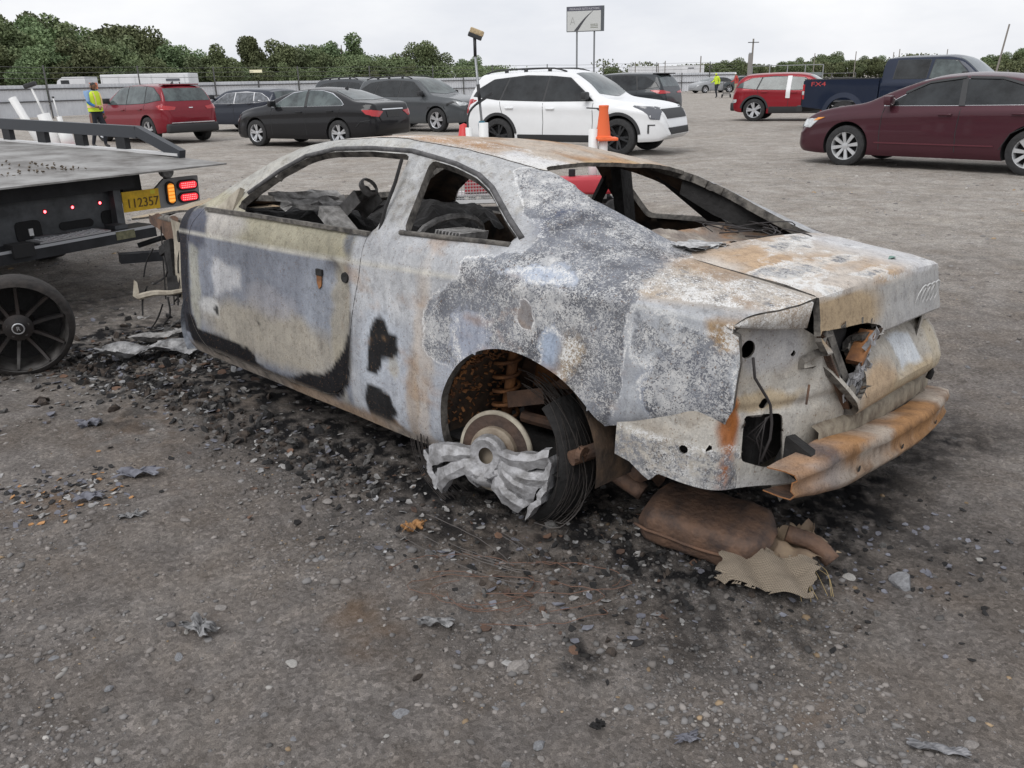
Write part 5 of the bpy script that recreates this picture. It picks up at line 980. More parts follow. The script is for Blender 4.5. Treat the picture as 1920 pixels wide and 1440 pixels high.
MB().box((-.42, 0, 1.60), (.26, 1.1, .03), bev=.01).build('roof_spoiler', red, c.root); MB().prism([(0, 0), (.16, 0), (.03, .07)], -.01, .01, 'y').build('roof_fin', M_TRIM, c.root).location = (-.15, 0, 1.625)
# --- maroon sedan
mar = cpaint('maroon_paint', (.062, .018, .026), .25)
c = Car('parked_sedan', sedan_spec(mar, wb=2.80, H=1.475, spokes=8, spw=.032, rim=mat('silver_wheel_cover', (.55, .56, .57), .35, metal=.5)), 'maroon sedan with dark tinted windows and silver spoked wheels', 'car', (8.36, 13.15), R(134.6)); finish(c, 'sedan', M_GLASS, M_CHROME)
for sg in (1, -1): c.patch('head_lamp', [(sg * .46, .70), (sg * .74, .77), (sg * .76, .64), (sg * .5, .60)], 'x+', M_LCLR, .012)
c.both('head_lamp_wing', [(3.30, .78), (3.58, .74), (3.62, .62), (3.48, .62)], M_LCLR, .010); c.both('indicator', [(3.22, .79), (3.36, .78), (3.44, .73), (3.36, .74)], M_LAMB, .013, rnd=.005)
c.patch('grille', [(-.40, .62), (.40, .62), (.36, .52), (-.36, .52)], 'x+', M_TRIM, .012); c.both('body_moulding', [(.5, .42), (2.3, .42), (2.3, .40), (.5, .40)], mat('maroon_moulding', (.10, .02, .03), .4), .012, rnd=0); c.both('rain_guard', [(1.95, 1.19), (1.62, 1.34), (1.12, 1.405), (1.12, 1.375), (1.62, 1.31), (1.95, 1.155)], M_TRIM, .022, rnd=0); c.both('rain_guard', [(1.06, 1.40), (.60, 1.385), (.2, 1.28), (.22, 1.25), (.60, 1.355), (1.06, 1.37)], M_TRIM, .022, rnd=0)
# --- red crossover with white tape, tail towards the gate
redk = cpaint('bright_red_paint', (.26, .015, .024))
c = Car('parked_suv', suv_spec(redk, L0=-.80, L1=3.55, wb=2.66, H=1.57, W=.91, hood=1.0, spokes=5, twin=True, spw=.05), 'red crossover with black wheel arches and white film taped over its window pillar', 'car', (8.95, 30.6), R(333)); finish(c, 'suv', M_GLASSL, M_TRIM, win={k: [(x * .96, 1.0 + (z - 1.07) * .86) for x, z in v] for k, v in W_SUV.items()}); cladding(c, z1=.48)
MB().box((-.74, 0, .48), (.20, 1.60, .28), bev=.06).build('rear_bumper', M_TRIM, c.root, True); c.both('rear_corner_lamp', [(-.60, .72), (-.74, .72), (-.75, .60), (-.62, .62)], M_LCLR, .012)
c.both('white_tape', [(1.02, 1.45), (1.16, 1.45), (1.16, .75), (1.02, .75)], mat('white_film', (.75, .75, .76), .5), .016, rnd=.01)
# --- dark suv behind the white one, dark blue wreck behind the black sedan, small cars by the far fence
dk = cpaint('dark_slate_paint', (.035, .04, .045))
c = Car('parked_suv', suv_spec(dk, H=1.68, spokes=5, twin=True), 'dark slate sport utility with red tail lamps parked behind the white one', 'car', (5.0, 30.2), R(146)); finish(c, 'suv', M_GLASS, M_TRIM)
for sg in (1, -1): c.patch('tail_lamp', [(sg * .30, 1.03), (sg * .86, 1.10), (sg * .86, .98), (sg * .3, .99)], 'x-', M_LRED, .012)
c.both('tail_lamp_wing', [(-.40, 1.09), (-.84, 1.09), (-.86, .98), (-.70, .99)], M_LRED, .01); MB().box((-.52, 0, 1.62), (.34, 1.14, .035), bev=.01).build('roof_spoiler', M_TRIM, c.root)
bl = cpaint('dark_navy_paint', (.028, .034, .05))
c = Car('parked_car', suv_spec(bl, L0=-.85, L1=3.4, wb=2.6, H=1.46, hood=.98, W=.9, wr=.33), 'dark navy wrecked car with plastic film over its windows behind the black sedan', 'car', (-8.1, 30.5), R(150)); finish(c, 'suv', mat('crinkled_film', (.16, .17, .19), .35, noise=.6, nscale=7, col2=(.05, .055, .06)), mat('white_tape_edge', (.7, .7, .72), .5), win={k: [(x * .94, .95 + (z - 1.07) * .72) for x, z in v] for k, v in W_SUV.items()})
c = Car('parked_suv', suv_spec(cpaint('charcoal_paint', (.05, .055, .06)), H=1.74), 'charcoal sport utility mostly hidden by the grey one, only its roof showing', 'car', (-6.3, 33.5), R(325)); finish(c, 'suv'); rails(c)
for k, (x, y, a, pc, nm) in enumerate(((21.2, 84, 200, (.30, .31, .32), 'silver'), (23.8, 84.5, 195, (.06, .07, .075), 'dark green'))):
    c = Car('parked_sedan', sedan_spec(cpaint('far_%s_paint' % nm.replace(' ', '_'), pc)), 'small %s car parked in front of the far fence' % nm, 'car', (x, y), R(a)); finish(c, 'sedan')
# --- blue pickup
blue = cpaint('navy_blue_paint', (.010, .017, .038), .15)
PK = dict(paint=blue, x0=.92, x1=4.75, wb=3.55, wr=.39, yroof=.70, spokes=6,
    top=[(.92, .9), (.925, 1.45), (.95, 1.80), (1.02, 1.88), (1.5, 1.90), (2.4, 1.90), (2.75, 1.84), (3.3, 1.42), (3.45, 1.30), (3.9, 1.25), (4.4, 1.18), (4.6, 1.02), (4.75, .6)],
    belt=[(.92, .9), (.93, 1.28), (1.5, 1.29), (3.4, 1.25), (4.3, 1.12), (4.6, .95), (4.75, .55)], W=[(.92, .96), (1.2, .97), (3.5, .98), (4.3, .95), (4.6, .88), (4.75, .75)], sill=[(.92, .45), (1.2, .42), (3, .42), (4.4, .45), (4.75, .55)])
c = Car('pickup_truck', PK, 'dark blue pickup truck with its tailgate off and red tail lamp beside the maroon sedan', 'truck', (10.0, 24.7), R(317.4))
c.window([(2.05, 1.33), (2.08, 1.78), (1.28, 1.78), (1.24, 1.33)], M_GLASS, M_TRIM); c.window([(3.12, 1.36), (2.72, 1.74), (2.2, 1.78), (2.14, 1.33)], M_GLASSL, M_TRIM); c.patch('windscreen', [(2.74, -.62), (2.78, 0), (2.74, .62), (3.25, .74), (3.32, 0), (3.25, -.74)], 'z', M_GLASSL, .006)
c.line([(2.1, .5), (2.1, 1.3)]); c.line([(3.2, .5), (3.22, 1.25)]); c.mirrors(3.0, 1.36, M_TRIM)
for sg in (1, -1):
    mb = MB(); q = [(-1.18, .62), (-1.18, 1.30), (-1.14, 1.34), (.90, 1.34), (.90, .50), (.52, .50)] + [(.0 + .47 * math.cos(t), .40 + .47 * math.sin(t)) for t in np.linspace(.22, math.pi - .22, 18)] + [(-.55, .55)]
    mb.prism(q, sg * .89, sg * .975, 'y'); b_ = mb.build('bed_side', blue, c.root)
    mb = MB(); mb.grid(np.array([[(r_ * math.cos(t), sg * (.978 + .035 * (1 - (r_ - .47) / .13)), .40 + r_ * math.sin(t)) for r_ in np.linspace(.47, .60, 4)] for t in np.linspace(.15, math.pi - .15, 24)])); mb.build('fender_flare', blue, b_, True)
    MB().box((-1.16, sg * .93, 1.02), (.06, .12, .40), bev=.015).build('tail_lamp', M_LRED, c.root); MB().box((-1.165, sg * .93, .99), (.062, .125, .10)).build('reverse_lamp', M_LCLR, c.root)
    MB().bar((-1.16, sg * .93, 1.352), (.88, sg * .93, 1.352), .09, .02).build('bed_rail_cap', M_TRIM, c.root)
MB().box((-.14, 0, .72), (2.04, 1.76, .06)).build('bed_floor', M_TRIM, c.root); MB().box((-1.30, 0, .56), (.18, 1.7, .18), bev=.03).build('rear_bumper', M_TRIM, c.root); MB().box((-1.28, .0, .80), (.06, 1.5, .5)).build('tail_frame', M_WELL, c.root)
def text_mesh(txt, size, m, parent, name, ext=.002):
    cu = bpy.data.curves.new(name, 'FONT'); cu.body = txt; cu.size = size; cu.extrude = ext; cu.align_x = 'CENTER'; cu.align_y = 'CENTER'; o = bpy.data.objects.new('t', cu); COL.objects.link(o); bpy.context.view_layer.update()
    me = bpy.data.meshes.new_from_object(o.evaluated_get(bpy.context.evaluated_depsgraph_get())); bpy.data.objects.remove(o); me.materials.clear(); me.materials.append(m); return link(name, me, parent)
o = text_mesh('FX4', .20, mat('red_decal', (.5, .05, .05), .4), c.root, 'bed_decal', .003); o.location = (-.75, -.978, 1.22); o.rotation_euler = (R(90), 0, 0); o.scale = (1.3, .8, 1)
# ------------------------------------------------------------------ flatbed tow truck
TR = thing('tow_truck', 'black flatbed tow truck with dirty steel deck backed up to the burnt coupe', 'truck', (-2.47, 6.95, 0), R(146))
M_TBLK = mat('truck_black_steel', (.022, .023, .026), .55, noise=.4, nscale=6, spec=.3); M_TGRY = mat('truck_grey_steel', (.085, .09, .097), .5, metal=.3, noise=.4, nscale=8)
M_DECK = mat('worn_deck_steel', (.33, .325, .315), .55, metal=.2, noise=.6, nscale=3.2, col2=(.11, .10, .09), bump=.3, bscale=30)
mb = MB(); Gd = np.array([[(x, y, .94 + .05 * min(x, 1.0) + .022 * max(0, x - 1)) for y in np.linspace(-.02, 2.5, 8)] for x in (-.25, .0, .4, 1, 2.5, 5.8)]); Gu = Gd.copy(); Gu[..., 2] -= np.array([.012, .05, .10, .13, .13, .13])[:, None]
mb.grid(Gd); mb.grid(Gu, flip=True); mb.grid(np.stack([Gd[0], Gu[0]], 0)); mb.grid(np.stack([Gd[:, 0], Gu[:, 0]], 0)); mb.grid(np.stack([Gd[:, -1], Gu[:, -1]], 0)); mb.build('deck', M_DECK, TR)
mb = MB()
for k in range(420): x, y = .15 + 3 * RNG.random() ** 1.5, 2.4 - 1.5 * RNG.random() ** 1.4; mb.box((x, y, .945 + .05 * min(x, 1) + .022 * max(0, x - 1) + .006), RNG.uniform(.005, .02, 3) * np.array([1, 1, .6]), rotm(*RNG.random(3)))
d_ = mb.build('deck_dirt', mat('deck_dirt_brown', (.16, .13, .10), .95, noise=.4), TR); d_['kind'] = 'stuff'
mb = MB(); zr = lambda x: .94 + .05 * min(x, 1.0) + .022 * max(0, x - 1)
mb.bar((.85, .0, zr(.85) + .17), (5.8, .0, zr(5.8) + .17), .06, .10); mb.bar((.85, .0, zr(.85) + .18), (.28, .0, zr(.28) + .02), .06, .085); rail = mb.build('side_rail', mat('rail_navy_black', (.03, .034, .042), .45), TR)
for x in (1.1, 1.75, 2.4, 3.05, 3.7, 4.35): MB().box((x, 0, zr(x) + .07), (.14, .05, .14)).build('rail_post', M_TBLK, rail)
mb = MB().box((2.9, 0, zr(2.9) + .005), (5.2, .07, .022), rotm(0, -.022, 0)); mb.build('deck_edge_strip', mat('pale_edge', (.60, .60, .60), .5), TR)
# tail board with lamps
TB = MB(); TB.prism([(-.36, -.11), (.02, -.11), (.02, .05), (-.06, .115), (-.36, .115)], -.012, .012, 'x'); tb = TB.build('lamp_board', mat('lamp_board_grey', (.23, .235, .24), .5), TR); tb.location = (.10, .405, .712); tb.rotation_euler = (0, R(-4), R(-4))
def stadium(w_, h_, n=10):
    r = h_ / 2; return [(w_ / 2 - r + r * math.cos(t), r * math.sin(t)) for t in np.linspace(-math.pi / 2, math.pi / 2, n)] + [(-w_ / 2 + r + r * math.cos(t), r * math.sin(t)) for t in np.linspace(math.pi / 2, 3 * math.pi / 2, n)]
m_red = mat('lit_red_lamp', (.95, .03, .05), .3, emit=.55); m_amb = mat('lit_amber_lamp', (1.0, .32, .02), .3, emit=.35); m_dot = mat('lamp_led_dot', (1.0, .35, .35), .3, emit=1.3)
for nm, y, z, rot, m_ in (('stop_lamp', -.255, .052, 0, m_red), ('stop_lamp', -.255, -.045, 0, m_red), ('turn_lamp', -.10, .002, 90, m_amb)):
    b = MB().prism(stadium(.185, .082), -.012, .010, 'x').build('lamp_bezel', M_TBLK, tb); b.location = (-.016, y, z); b.rotation_euler = (R(rot), 0, 0)
    l = MB().prism(stadium(.155, .056), -.012, .010, 'x').build(nm, m_, b); l.location = (-.007, 0, 0)
    for i in range(3):
        for j in range(8 if rot == 0 else 0): MB().box((0, 0, 0), (.004, .007, .006)).build('led', m_dot, l).location = (-.0125, -.056 + .016 * j, -.016 + .016 * i) if False else (-.0125, -.056 + .016 * j, -.016 + .016 * i)
        if rot: 
            for j in range(5): MB().box((0, 0, 0), (.004, .018, .05)).build('led_bar', mat('amber_led', (1, .45, .08), .3, emit=.7), l).location = (-.0125, -.056 + .028 * j, 0)
            break
mb = MB().lathe([(.001, .0), (.05, .0), (.058, -.008), (.055, -.05), (.02, -.06)], 24, 'x'); o = mb.build('work_lamp', mat('work_lamp_lens', (.22, .23, .235), .35, noise=.4, nscale=40), TR, 40); o.location = (.07, .30, .885); o.rotation_euler = (0, 0, math.pi)
MB().box((.10, .30, .84), (.03, .05, .06)).build('lamp_bracket', M_TBLK, TR)
pl = MB().box((0, 0, 0), (.006, .305, .155), bev=.002).build('licence_plate', mat('plate_yellow', (.80, .50, .025), .45, noise=.2, nscale=20), TR); pl.location = (.10, .555, .685); pl.rotation_euler = (0, R(-4), R(-4))
o = text_mesh('112357', .095, mat('plate_ink', (.12, .07, .02), .5), pl, 'plate_digits'); o.location = (-.0045, -.01, -.018); o.rotation_euler = (R(90), 0, R(-90)); o.scale = (.95, 1.05, 1)
MB().box((-.003, -.10, .055), (.003, .04, .03)).build('plate_sticker', mat('sticker_yellow', (.75, .65, .05), .5), pl)
# rear cross member with marker lamps, cut-outs and gussets
xm = MB().prism([(.70, .42), (2.6, .40), (2.6, .80), (1.9, .80), (1.3, .80), (.78, .80), (.70, .72)], .16, .20, 'x').build('cross_member', M_TGRY, TR)
for y, z in ((.86, .70), (1.075, .695), (1.28, .69)):
    l = MB().lathe([(.001, .004), (.008, .002), (.011, -.004)], 12, 'x').build('marker_lamp', mat('lit_marker', (1, .10, .12), .3, emit=6), xm, True); l.location = (.155, y, z); l.rotation_euler = (0, 0, math.pi); MB().lathe([(.011, .0), (.018, -.002), (.02, -.006)], 14, 'x').build('marker_bezel', mat('marker_bezel_red', (.35, .02, .03), .4), l, True)
for y, z, w_, h_ in ((.80, .585, .14, .11), (1.07, .57, .26, .06), (1.42, .57, .18, .15)): o = MB().prism(stadium(w_, h_) if h_ < .1 else rpoly([(-w_ / 2, -h_ / 2), (w_ / 2, -h_ / 2), (w_ / 2, h_ / 2), (-w_ / 2, h_ / 2)], .04), -.004, .004, 'x').build('cut_out', M_WELL, xm); o.location = (.156, y, z)
MB().bar((.148, 1.41, .54), (.148, 1.41, .59), .03, .008, up=(1, 0, 0)).build('gap_glint', mat('pale_glint', (.7, .7, .7), .4), xm)  # pale bar painted as a bright glint inside the dark cut-out
mb = MB(); mb.bar((.30, .62, .86), (.30, 2.5, .86), .5, .14); mb.bar((.6, .95, .75), (5.5, .95, .85), .10, .22); mb.bar((.6, 1.75, .75), (5.5, 1.75, .85), .10, .22); mb.box((.35, .55, .82), (.30, .16, .22)); mb.box((.6, 1.35, .62), (.5, .7, .4)); mb.build('subframe', M_TBLK, TR)
o = MB().prism([(.80, .78), (.93, .80), (.93, .86), (.82, .86)], .125, .135, 'x').build('gusset_plate', mat('pale_steel', (.42, .42, .41), .5), xm)
o = MB().prism([(.86, .60), (.93, .64), (.86, .68), (.79, .64)], .135, .145, 'x').build('hazard_diamond', mat('diamond_white', (.55, .55, .54), .5), xm); o.location = (.008, -.165, .075)
for y, x in ((.745, -.0), (1.75, .02)): MB().bar((.14 + x, y, .84), (.10 + x, y + .03, .42), .06, .08).build('post_channel', M_TGRY, TR)
# step with tread plate, hitch hardware
st = MB().bar((-.02, .62, .48), (-.02, 2.9, .45), .22, .09).build('rear_step', M_TBLK, TR)
sp_ = MB().bar((-.03, .98, .530), (-.03, 1.50, .523), .19, .012).build('tread_plate', mat('tread_aluminium', (.38, .38, .39), .4, metal=.6), st)
mb = MB()
for i in range(14):
    for j in range(6): y = 1.02 + .033 * i; mb.box((-.105 + .03 * j, y, .5375 - .0135 * (y - .98)), (.022, .006, .004), rotm(0, 0, R(45 if (i + j) % 2 else -45)))
mb.build('tread_studs', mat('stud_steel', (.62, .62, .63), .3, metal=.7), sp_)['kind'] = 'stuff'
MB().bar((-.125, .62, .515), (-.125, 2.9, .485), .012, .02).build('step_lip', mat('worn_lip', (.42, .43, .45), .45, metal=.5), st)
mb = MB(); mb.bar((-.10, 1.56, .50), (-.10, 1.70, .50), .12, .085); mb.build('step_pocket', M_WELL, st)
mb = MB(); mb.tube([(.10, .90, .47), (.0, 1.5, .50)], .03, 10); mb.tube([(.05, 1.1, .52), (.05, 1.45, .53)], .018, 8); mb.box((.02, 1.2, .50), (.12, .16, .06)); mb.box((.0, .86, .50), (.14, .10, .10)); mb.build('hitch_pins', M_TGRY, TR)
mb = MB(); mb.bar((-.30, .55, .30), (-.12, .95, .32), .10, .07); mb.bar((-.60, .35, .30), (-.1, .75, .30), .08, .06); mb.tube([(.02, .7, .36), (-.06, .55, .40), (-.2, .5, .42)], .02, 8); mb.build('wheel_lift_arm', M_TBLK, TR)
mb = MB().bar((-.02, .80, .485), (-.02, .95, .485), .228, .06); mb.build('olive_strap_end', mat('olive_strap', (.16, .155, .09), .7, noise=.4), TR)
MB().box((.12, 2.35, .58), (.1, .5, .24)).build('side_box', M_TGRY, TR)
mb = MB(); mb.tube([(-.02, 1.05 + .05 * math.sin(t), .435 + .02 * math.cos(t)) for t in np.linspace(0, 6, 8)], .008, 5); mb.build('chain', M_TGRY, TR)
for sg, y0 in ((1, 2.0), (-1, .38)):
    mb = MB().lathe([(.26, -.12), (.28, -.13), (.47, -.13), (.50, -.09), (.50, .09), (.47, .13), (.28, .13), (.26, .12), (.1, .03), (.001, .03)], 36, 'y', c=(0, 0, 0)); o = mb.build('wheel', M_TYRE, TR, 40); o.location = (2.1, y0, .50)
    MB().bar((1.45, y0 - .25, .45), (1.45, y0 + .25, .45), .015, .6).build('mud_flap', M_TBLK, TR)
# ------------------------------------------------------------------ loose wheel standing in the debris
LW = thing('loose_wheel', 'scorched black ten spoke alloy wheel standing upright in the ash by the truck', 'wheel', (-2.76, 4.46, .275), (R(4), 0, R(29)))
mw = mat('scorched_wheel_black', (.022, .021, .022), .42, metal=.3, noise=.5, nscale=8, col2=(.05, .04, .036)); mwe = mat('bare_wheel_edge', (.11, .105, .10), .5, metal=.3, noise=.7, nscale=9, col2=(.025, .022, .021))
MB().lathe([(.245, .14), (.262, .12), (.275, .06), (.285, -.02), (.275, -.09), (.262, -.10), (.245, -.105)], 56, 'y').build('tyre_remnant', mat('ashen_tyre', (.045, .038, .034), .9, noise=.6, nscale=14, col2=(.016, .015, .015), bump=.8, bscale=30), LW, True)
MB().lathe([(.232, .16), (.238, .02), (.246, -.09), (.262, -.10), (.255, -.085), (.238, -.07), (.225, .0), (.215, .1)], 56, 'y').build('rim', mwe, LW, 40)
for k in range(10):
    a = 2 * math.pi * (k + .25) / 10 + (.09 if k % 2 else -.09); d0 = np.array([math.cos(a), 0, math.sin(a)]); a2 = 2 * math.pi * (k + .25) / 10 + (-.035 if k % 2 else .035); d1 = np.array([math.cos(a2), 0, math.sin(a2)]); tv = np.array([-math.sin(a), 0, math.cos(a)]); mb = MB(); gr = []
    for t in np.linspace(0, 1, 6): c0 = d0 * .045 * (1 - t) + d1 * (.236 * t) + np.array([0, -.055 - .03 * t + .02 * math.sin(math.pi * t), 0]); wd = .0115 - .003 * t; gr.append([c0 - tv * wd + np.array([0, .03, 0]), c0 - tv * wd * .8, c0 + tv * wd * .8, c0 + tv * wd + np.array([0, .03, 0])])
    mb.grid(np.array(gr)); mb.build('spoke', mwe if k == 7 else mw, LW, 30)
mb = MB().lathe([(.001, -.078), (.03, -.076), (.034, -.068), (.075, -.055), (.08, -.02), (.08, .03)], 28, 'y').build('hub', mw, LW, 30)
MB().lathe([(.026, -.0785), (.031, -.080), (.033, -.076)], 28, 'y').build('cap_ring', M_ALLOY, mb, True)
o = text_mesh('R', .034, M_ALLOY, mb, 'cap_letter', .001); o.location = (0, -.0795, 0); o.rotation_euler = (R(90), 0, 0)
for k in range(5): t = 2 * math.pi * k / 5 + .3; MB().lathe([(.001, -.062), (.008, -.062), (.009, -.05)], 8, 'y', c=(.052 * math.cos(t), 0, .052 * math.sin(t))).build('lug_bolt', mwe, mb)
MB().lathe([(.02, .06), (.235, .06), (.235, .075), (.02, .075)], 40, 'y').build('brake_disc', M_CHAR, LW, 30)
# ------------------------------------------------------------------ exhaust muffler and heat shield lying under the tail
MF = thing('exhaust_muffler', 'brown rusted exhaust muffler dropped on the ground under the tail', 'muffler', (.645, 2.43, .0), (R(10), R(3), R(-33)))
rows = []; sec = [(math.copysign(abs(math.cos(t)) ** .42, math.cos(t)), math.copysign(abs(math.sin(t)) ** .6, math.sin(t))) for t in np.linspace(0, 2 * math.pi, 36, endpoint=False)]
for x in np.linspace(-.215, .215, 40):
    e_ = (1 - max(0, (abs(x) - .15) / .065) ** 2 * .55); rb = 1 + .022 * math.cos(x * 62) * (abs(x) < .16); rows.append([(x + .012 * b, .12 * a * e_ * rb, .095 + .075 * b * e_ * rb) for a, b in sec])
rows = np.array(rows); rows += (fbm(rows.reshape(-1, 3) * 14, 3, 211) - .5).reshape(*rows.shape[:2], 1) * .012; rows = np.concatenate([rows, rows[:, :1]], 1)
mm = mat('muffler_rust', (.17, .10, .066), .72, metal=.1, noise=.6, nscale=13, col2=(.06, .042, .036), bump=.6, bscale=60)
mb = MB().grid(rows); mb.add(rows[0, :-1], [list(range(36))]); mb.add(rows[-1, :-1], [list(range(36))[::-1]]); can = mb.build('canister', mm, MF, 40)
mb = MB(); mb.tube([(-.215 + .43 * t, -.122 * (1 - max(0, abs(t - .5) - .38) * 1.2), .095 + .004 * math.sin(9 * t)) for t in np.linspace(0, 1, 24)], .006, 5); mb.build('seam_flange', M_RUSTD, can, True)
MB().tube(catmull([(-.24, .02, .13), (-.36, .03, .18), (-.45, .08, .24), (-.52, .16, .28)], 14), .032, 12).build('inlet_pipe', mm, MF, True)
MB().tube(catmull([(.25, .05, .12), (.34, .06, .10), (.40, .04, .07)], 8), .028, 12).build('outlet_pipe', mm, MF, True)
mb = MB(); mb.grid(np.array([[(.02 + .16 * i / 9 + .01 * j, .20 + .05 * j + .01 * math.sin(i), .22 - .0 * j + .05 * math.sin(i * .35) - .012 * i) for j in range(4)] for i in range(10)])); mb.build('torn_shield', mat('dull_shield', (.20, .175, .145), .6, metal=.4, noise=.4, nscale=12), MF, True)
def crumple(name, label, loc, rz, w_, h_, m, seed, lift=.05, parts=(30, 20), jag=.02, fold=.05, cat='metal scrap', tilt=(0, 0), thick=.0015):
    rn = np.random.default_rng(seed); u = np.linspace(-.5, .5, parts[0]); v = np.linspace(-.5, .5, parts[1]); G = []
    for a in u:
        row = []
        for b in v:
            ed = 1 + jag / max(w_, h_) * 4 * (vnoise(np.array([[a * 9 + seed, b * 9, 3.]]))[0] - .5); x, y = a * w_ * ed, b * h_ * ed
            z = lift + fold * (fbm(np.array([[a * 4 + seed, b * 4, 1.]]), 3)[0] - .45) + fold * .8 * abs(math.sin(a * 7 + b * 3 + seed)); row.append((x, y, max(z, .004)))
        G.append(row)
    G = np.array(G); V = G.reshape(-1, 3); F = grid_tris(*G.shape[:2])
    if tri_normals(V, F)[:, 2].sum() < 0: F = F[:, ::-1]
    edge = np.zeros(G.shape[:2]); edge[[0, 1, -1, -2]] = 1; edge[:, [0, 1, -1, -2]] = 1; drop = (edge.ravel()[F].min(1) > 0) & (vnoise(V[F].mean(1) * 55, seed) > .52); F = F[~drop]
    o = link(name, shell_mesh(name, V, F, thick, [m, m, m]), None); o.location = (loc[0], loc[1], loc[2] if len(loc) > 2 else .0); o.rotation_euler = (*tilt, rz)
    return tag(o, label, cat)
def mesh_mat():
    m = bpy.data.materials.new('perforated_shield'); m.use_nodes = True; nt = m.node_tree; b = nt.nodes['Principled BSDF']; N = nt.nodes.new
    t = N('ShaderNodeTexCoord'); mp = N('ShaderNodeMapping'); mp.inputs['Scale'].default_value = (205, 205, 205); nt.links.new(t.outputs['Object'], mp.inputs[0]); mp.inputs['Rotation'].default_value = (0, 0, .2)
    s = N('ShaderNodeSeparateXYZ'); nt.links.new(mp.outputs[0], s.inputs[0])
    def mth(op, a, c=None):
        x = N('ShaderNodeMath'); x.operation = op
        for k, q in ((0, a), (1, c)):
            if q is None: continue
            if hasattr(q, 'links'): nt.links.new(q, x.inputs[k])
            else: x.inputs[k].default_value = q
        return x.outputs[0]
    f = mth('MULTIPLY', mth('ABSOLUTE', mth('SINE', mth('MULTIPLY', s.outputs[0], 3.14))), mth('ABSOLUTE', mth('SINE', mth('MULTIPLY', s.outputs[1], 3.14))))
    r = N('ShaderNodeValToRGB'); nt.links.new(f, r.inputs[0]); r.color_ramp.elements[0].position = .35; r.color_ramp.elements[0].color = (.33, .275, .21, 1); r.color_ramp.elements[1].position = .75; r.color_ramp.elements[1].color = (.18, .145, .11, 1)
    nt.links.new(r.outputs[0], b.inputs['Base Color']); b.inputs['Roughness'].default_value = .75; bp = N('ShaderNodeBump'); bp.inputs['Strength'].default_value = .8; bp.inputs['Distance'].default_value = .004; bp.invert = True; nt.links.new(f, bp.inputs['Height']); nt.links.new(bp.outputs[0], b.inputs['Normal']); return m
M_PERF = mesh_mat()
crumple('heat_shield', 'torn tan perforated heat shield lying in front of the rusty muffler', (.775, 2.185, .0), R(-26), .29, .17, M_PERF, 4, lift=.065, fold=.03, jag=.02, tilt=(R(16), 0))
crumple('heat_shield', 'tan rusty bowl shaped heat shield piece beside the perforated shield', (.90, 2.31, .0), R(20), .22, .18, mat('tan_scrap', (.33, .25, .165), .75, noise=.5, nscale=9, col2=(.17, .12, .085)), 9, lift=.06, fold=.04, jag=.025, tilt=(R(10), 0))
mb = MB()
for k in range(13):
    p0 = np.array([.90 + .035 * RNG.normal(), 2.20 + .02 * RNG.normal(), .05 + .02 * RNG.random()]); dr_ = np.array([.5 * RNG.normal(), -1.0, 0]); dr_ /= np.linalg.norm(dr_); L_ = .05 + .08 * RNG.random(); mb.tube(catmull([p0, p0 + dr_ * L_ * .5 + [.006 * RNG.normal(), 0, .0], p0 + dr_ * L_ + [.012 * RNG.normal(), 0, -p0[2] + .008]], 7), .0010, 4)
tag(mb.build('dry_grass', mat('straw', (.38, .29, .14), .9)), 'dry straw stems caught on the torn heat shield', 'dry grass', kind='stuff')
# ------------------------------------------------------------------ debris
M_MELT = mat('melted_aluminium', (.40, .40, .405), .5, metal=.35, noise=.7, nscale=14, col2=(.09, .088, .088), bump=.9, bscale=40); M_BCHIP = mat('bluish_ash_chip', (.20, .205, .235), .8, noise=.4, nscale=20, col2=(.10, .10, .12))
crumple('melted_metal', 'shiny melted aluminium slab lying in ash beside the loose wheel', (-2.12, 4.60), R(14), .62, .20, M_MELT, 21, lift=.05, fold=.06, jag=.06)
crumple('melted_metal', 'dull melted metal strip lying behind the aluminium slab', (-2.05, 5.0), R(35), .6, .10, M_ASH, 22, lift=.04, fold=.05, jag=.05)
crumple('melted_metal', 'small curled ash plate under the bent strut', (-1.95, 5.35), R(-25), .30, .10, M_ASH, 23, lift=.04, fold=.06, jag=.05)
crumple('metal_flake', 'bright torn silver foil by the coil of thin wire', (-.24, 2.02), R(-5), .10, .03, M_MELT, 24, lift=.012, fold=.02, jag=.02)
crumple('metal_flake', 'silver melted splash lying alone on bare dirt', (-.93, 2.02), R(-30), .10, .05, M_MELT, 25, lift=.010, fold=.025, jag=.03)
crumple('ash_plate', 'dark grey ash plate beside the orange dirt patch', (-1.66, 2.86), R(15), .10, .05, M_BCHIP, 26, lift=.012, fold=.02, jag=.02)
crumple('ash_plate', 'large flat grey ash flake above the orange dirt patch', (-1.55, 3.06), R(10), .16, .06, M_BCHIP, 27, lift=.012, fold=.025, jag=.03)
crumple('ash_plate', 'bluish crumpled flake lying alone on the dirt near the loose wheel', (-1.99, 3.58), R(30), .09, .05, M_BCHIP, 28, lift=.02, fold=.03, jag=.02)
crumple('ash_plate', 'dark torn plastic scrap among the pebbles', (.40, 1.555), R(10), .05, .022, M_BCHIP, 29, lift=.006, fold=.012, jag=.02)
crumple('ash_plate', 'charred black lump on bare dirt behind the pebbles', (.19, 1.60), R(40), .03, .022, M_CHAR, 30, lift=.006, fold=.015, jag=.01)
crumple('ash_plate', 'small bluish crumpled foil bit on the dirt', (.40, 1.40), R(-40), .045, .03, M_BCHIP, 31, lift=.012, fold=.02, jag=.015)
crumple('metal_strip', 'flat grey metal strip with a snapped end lying on pale dirt', (.98, 1.50), R(-18), .13, .026, mat('dull_strip', (.20, .20, .21), .5, metal=.4, noise=.4, nscale=20), 32, lift=.010, fold=.012, jag=.01)
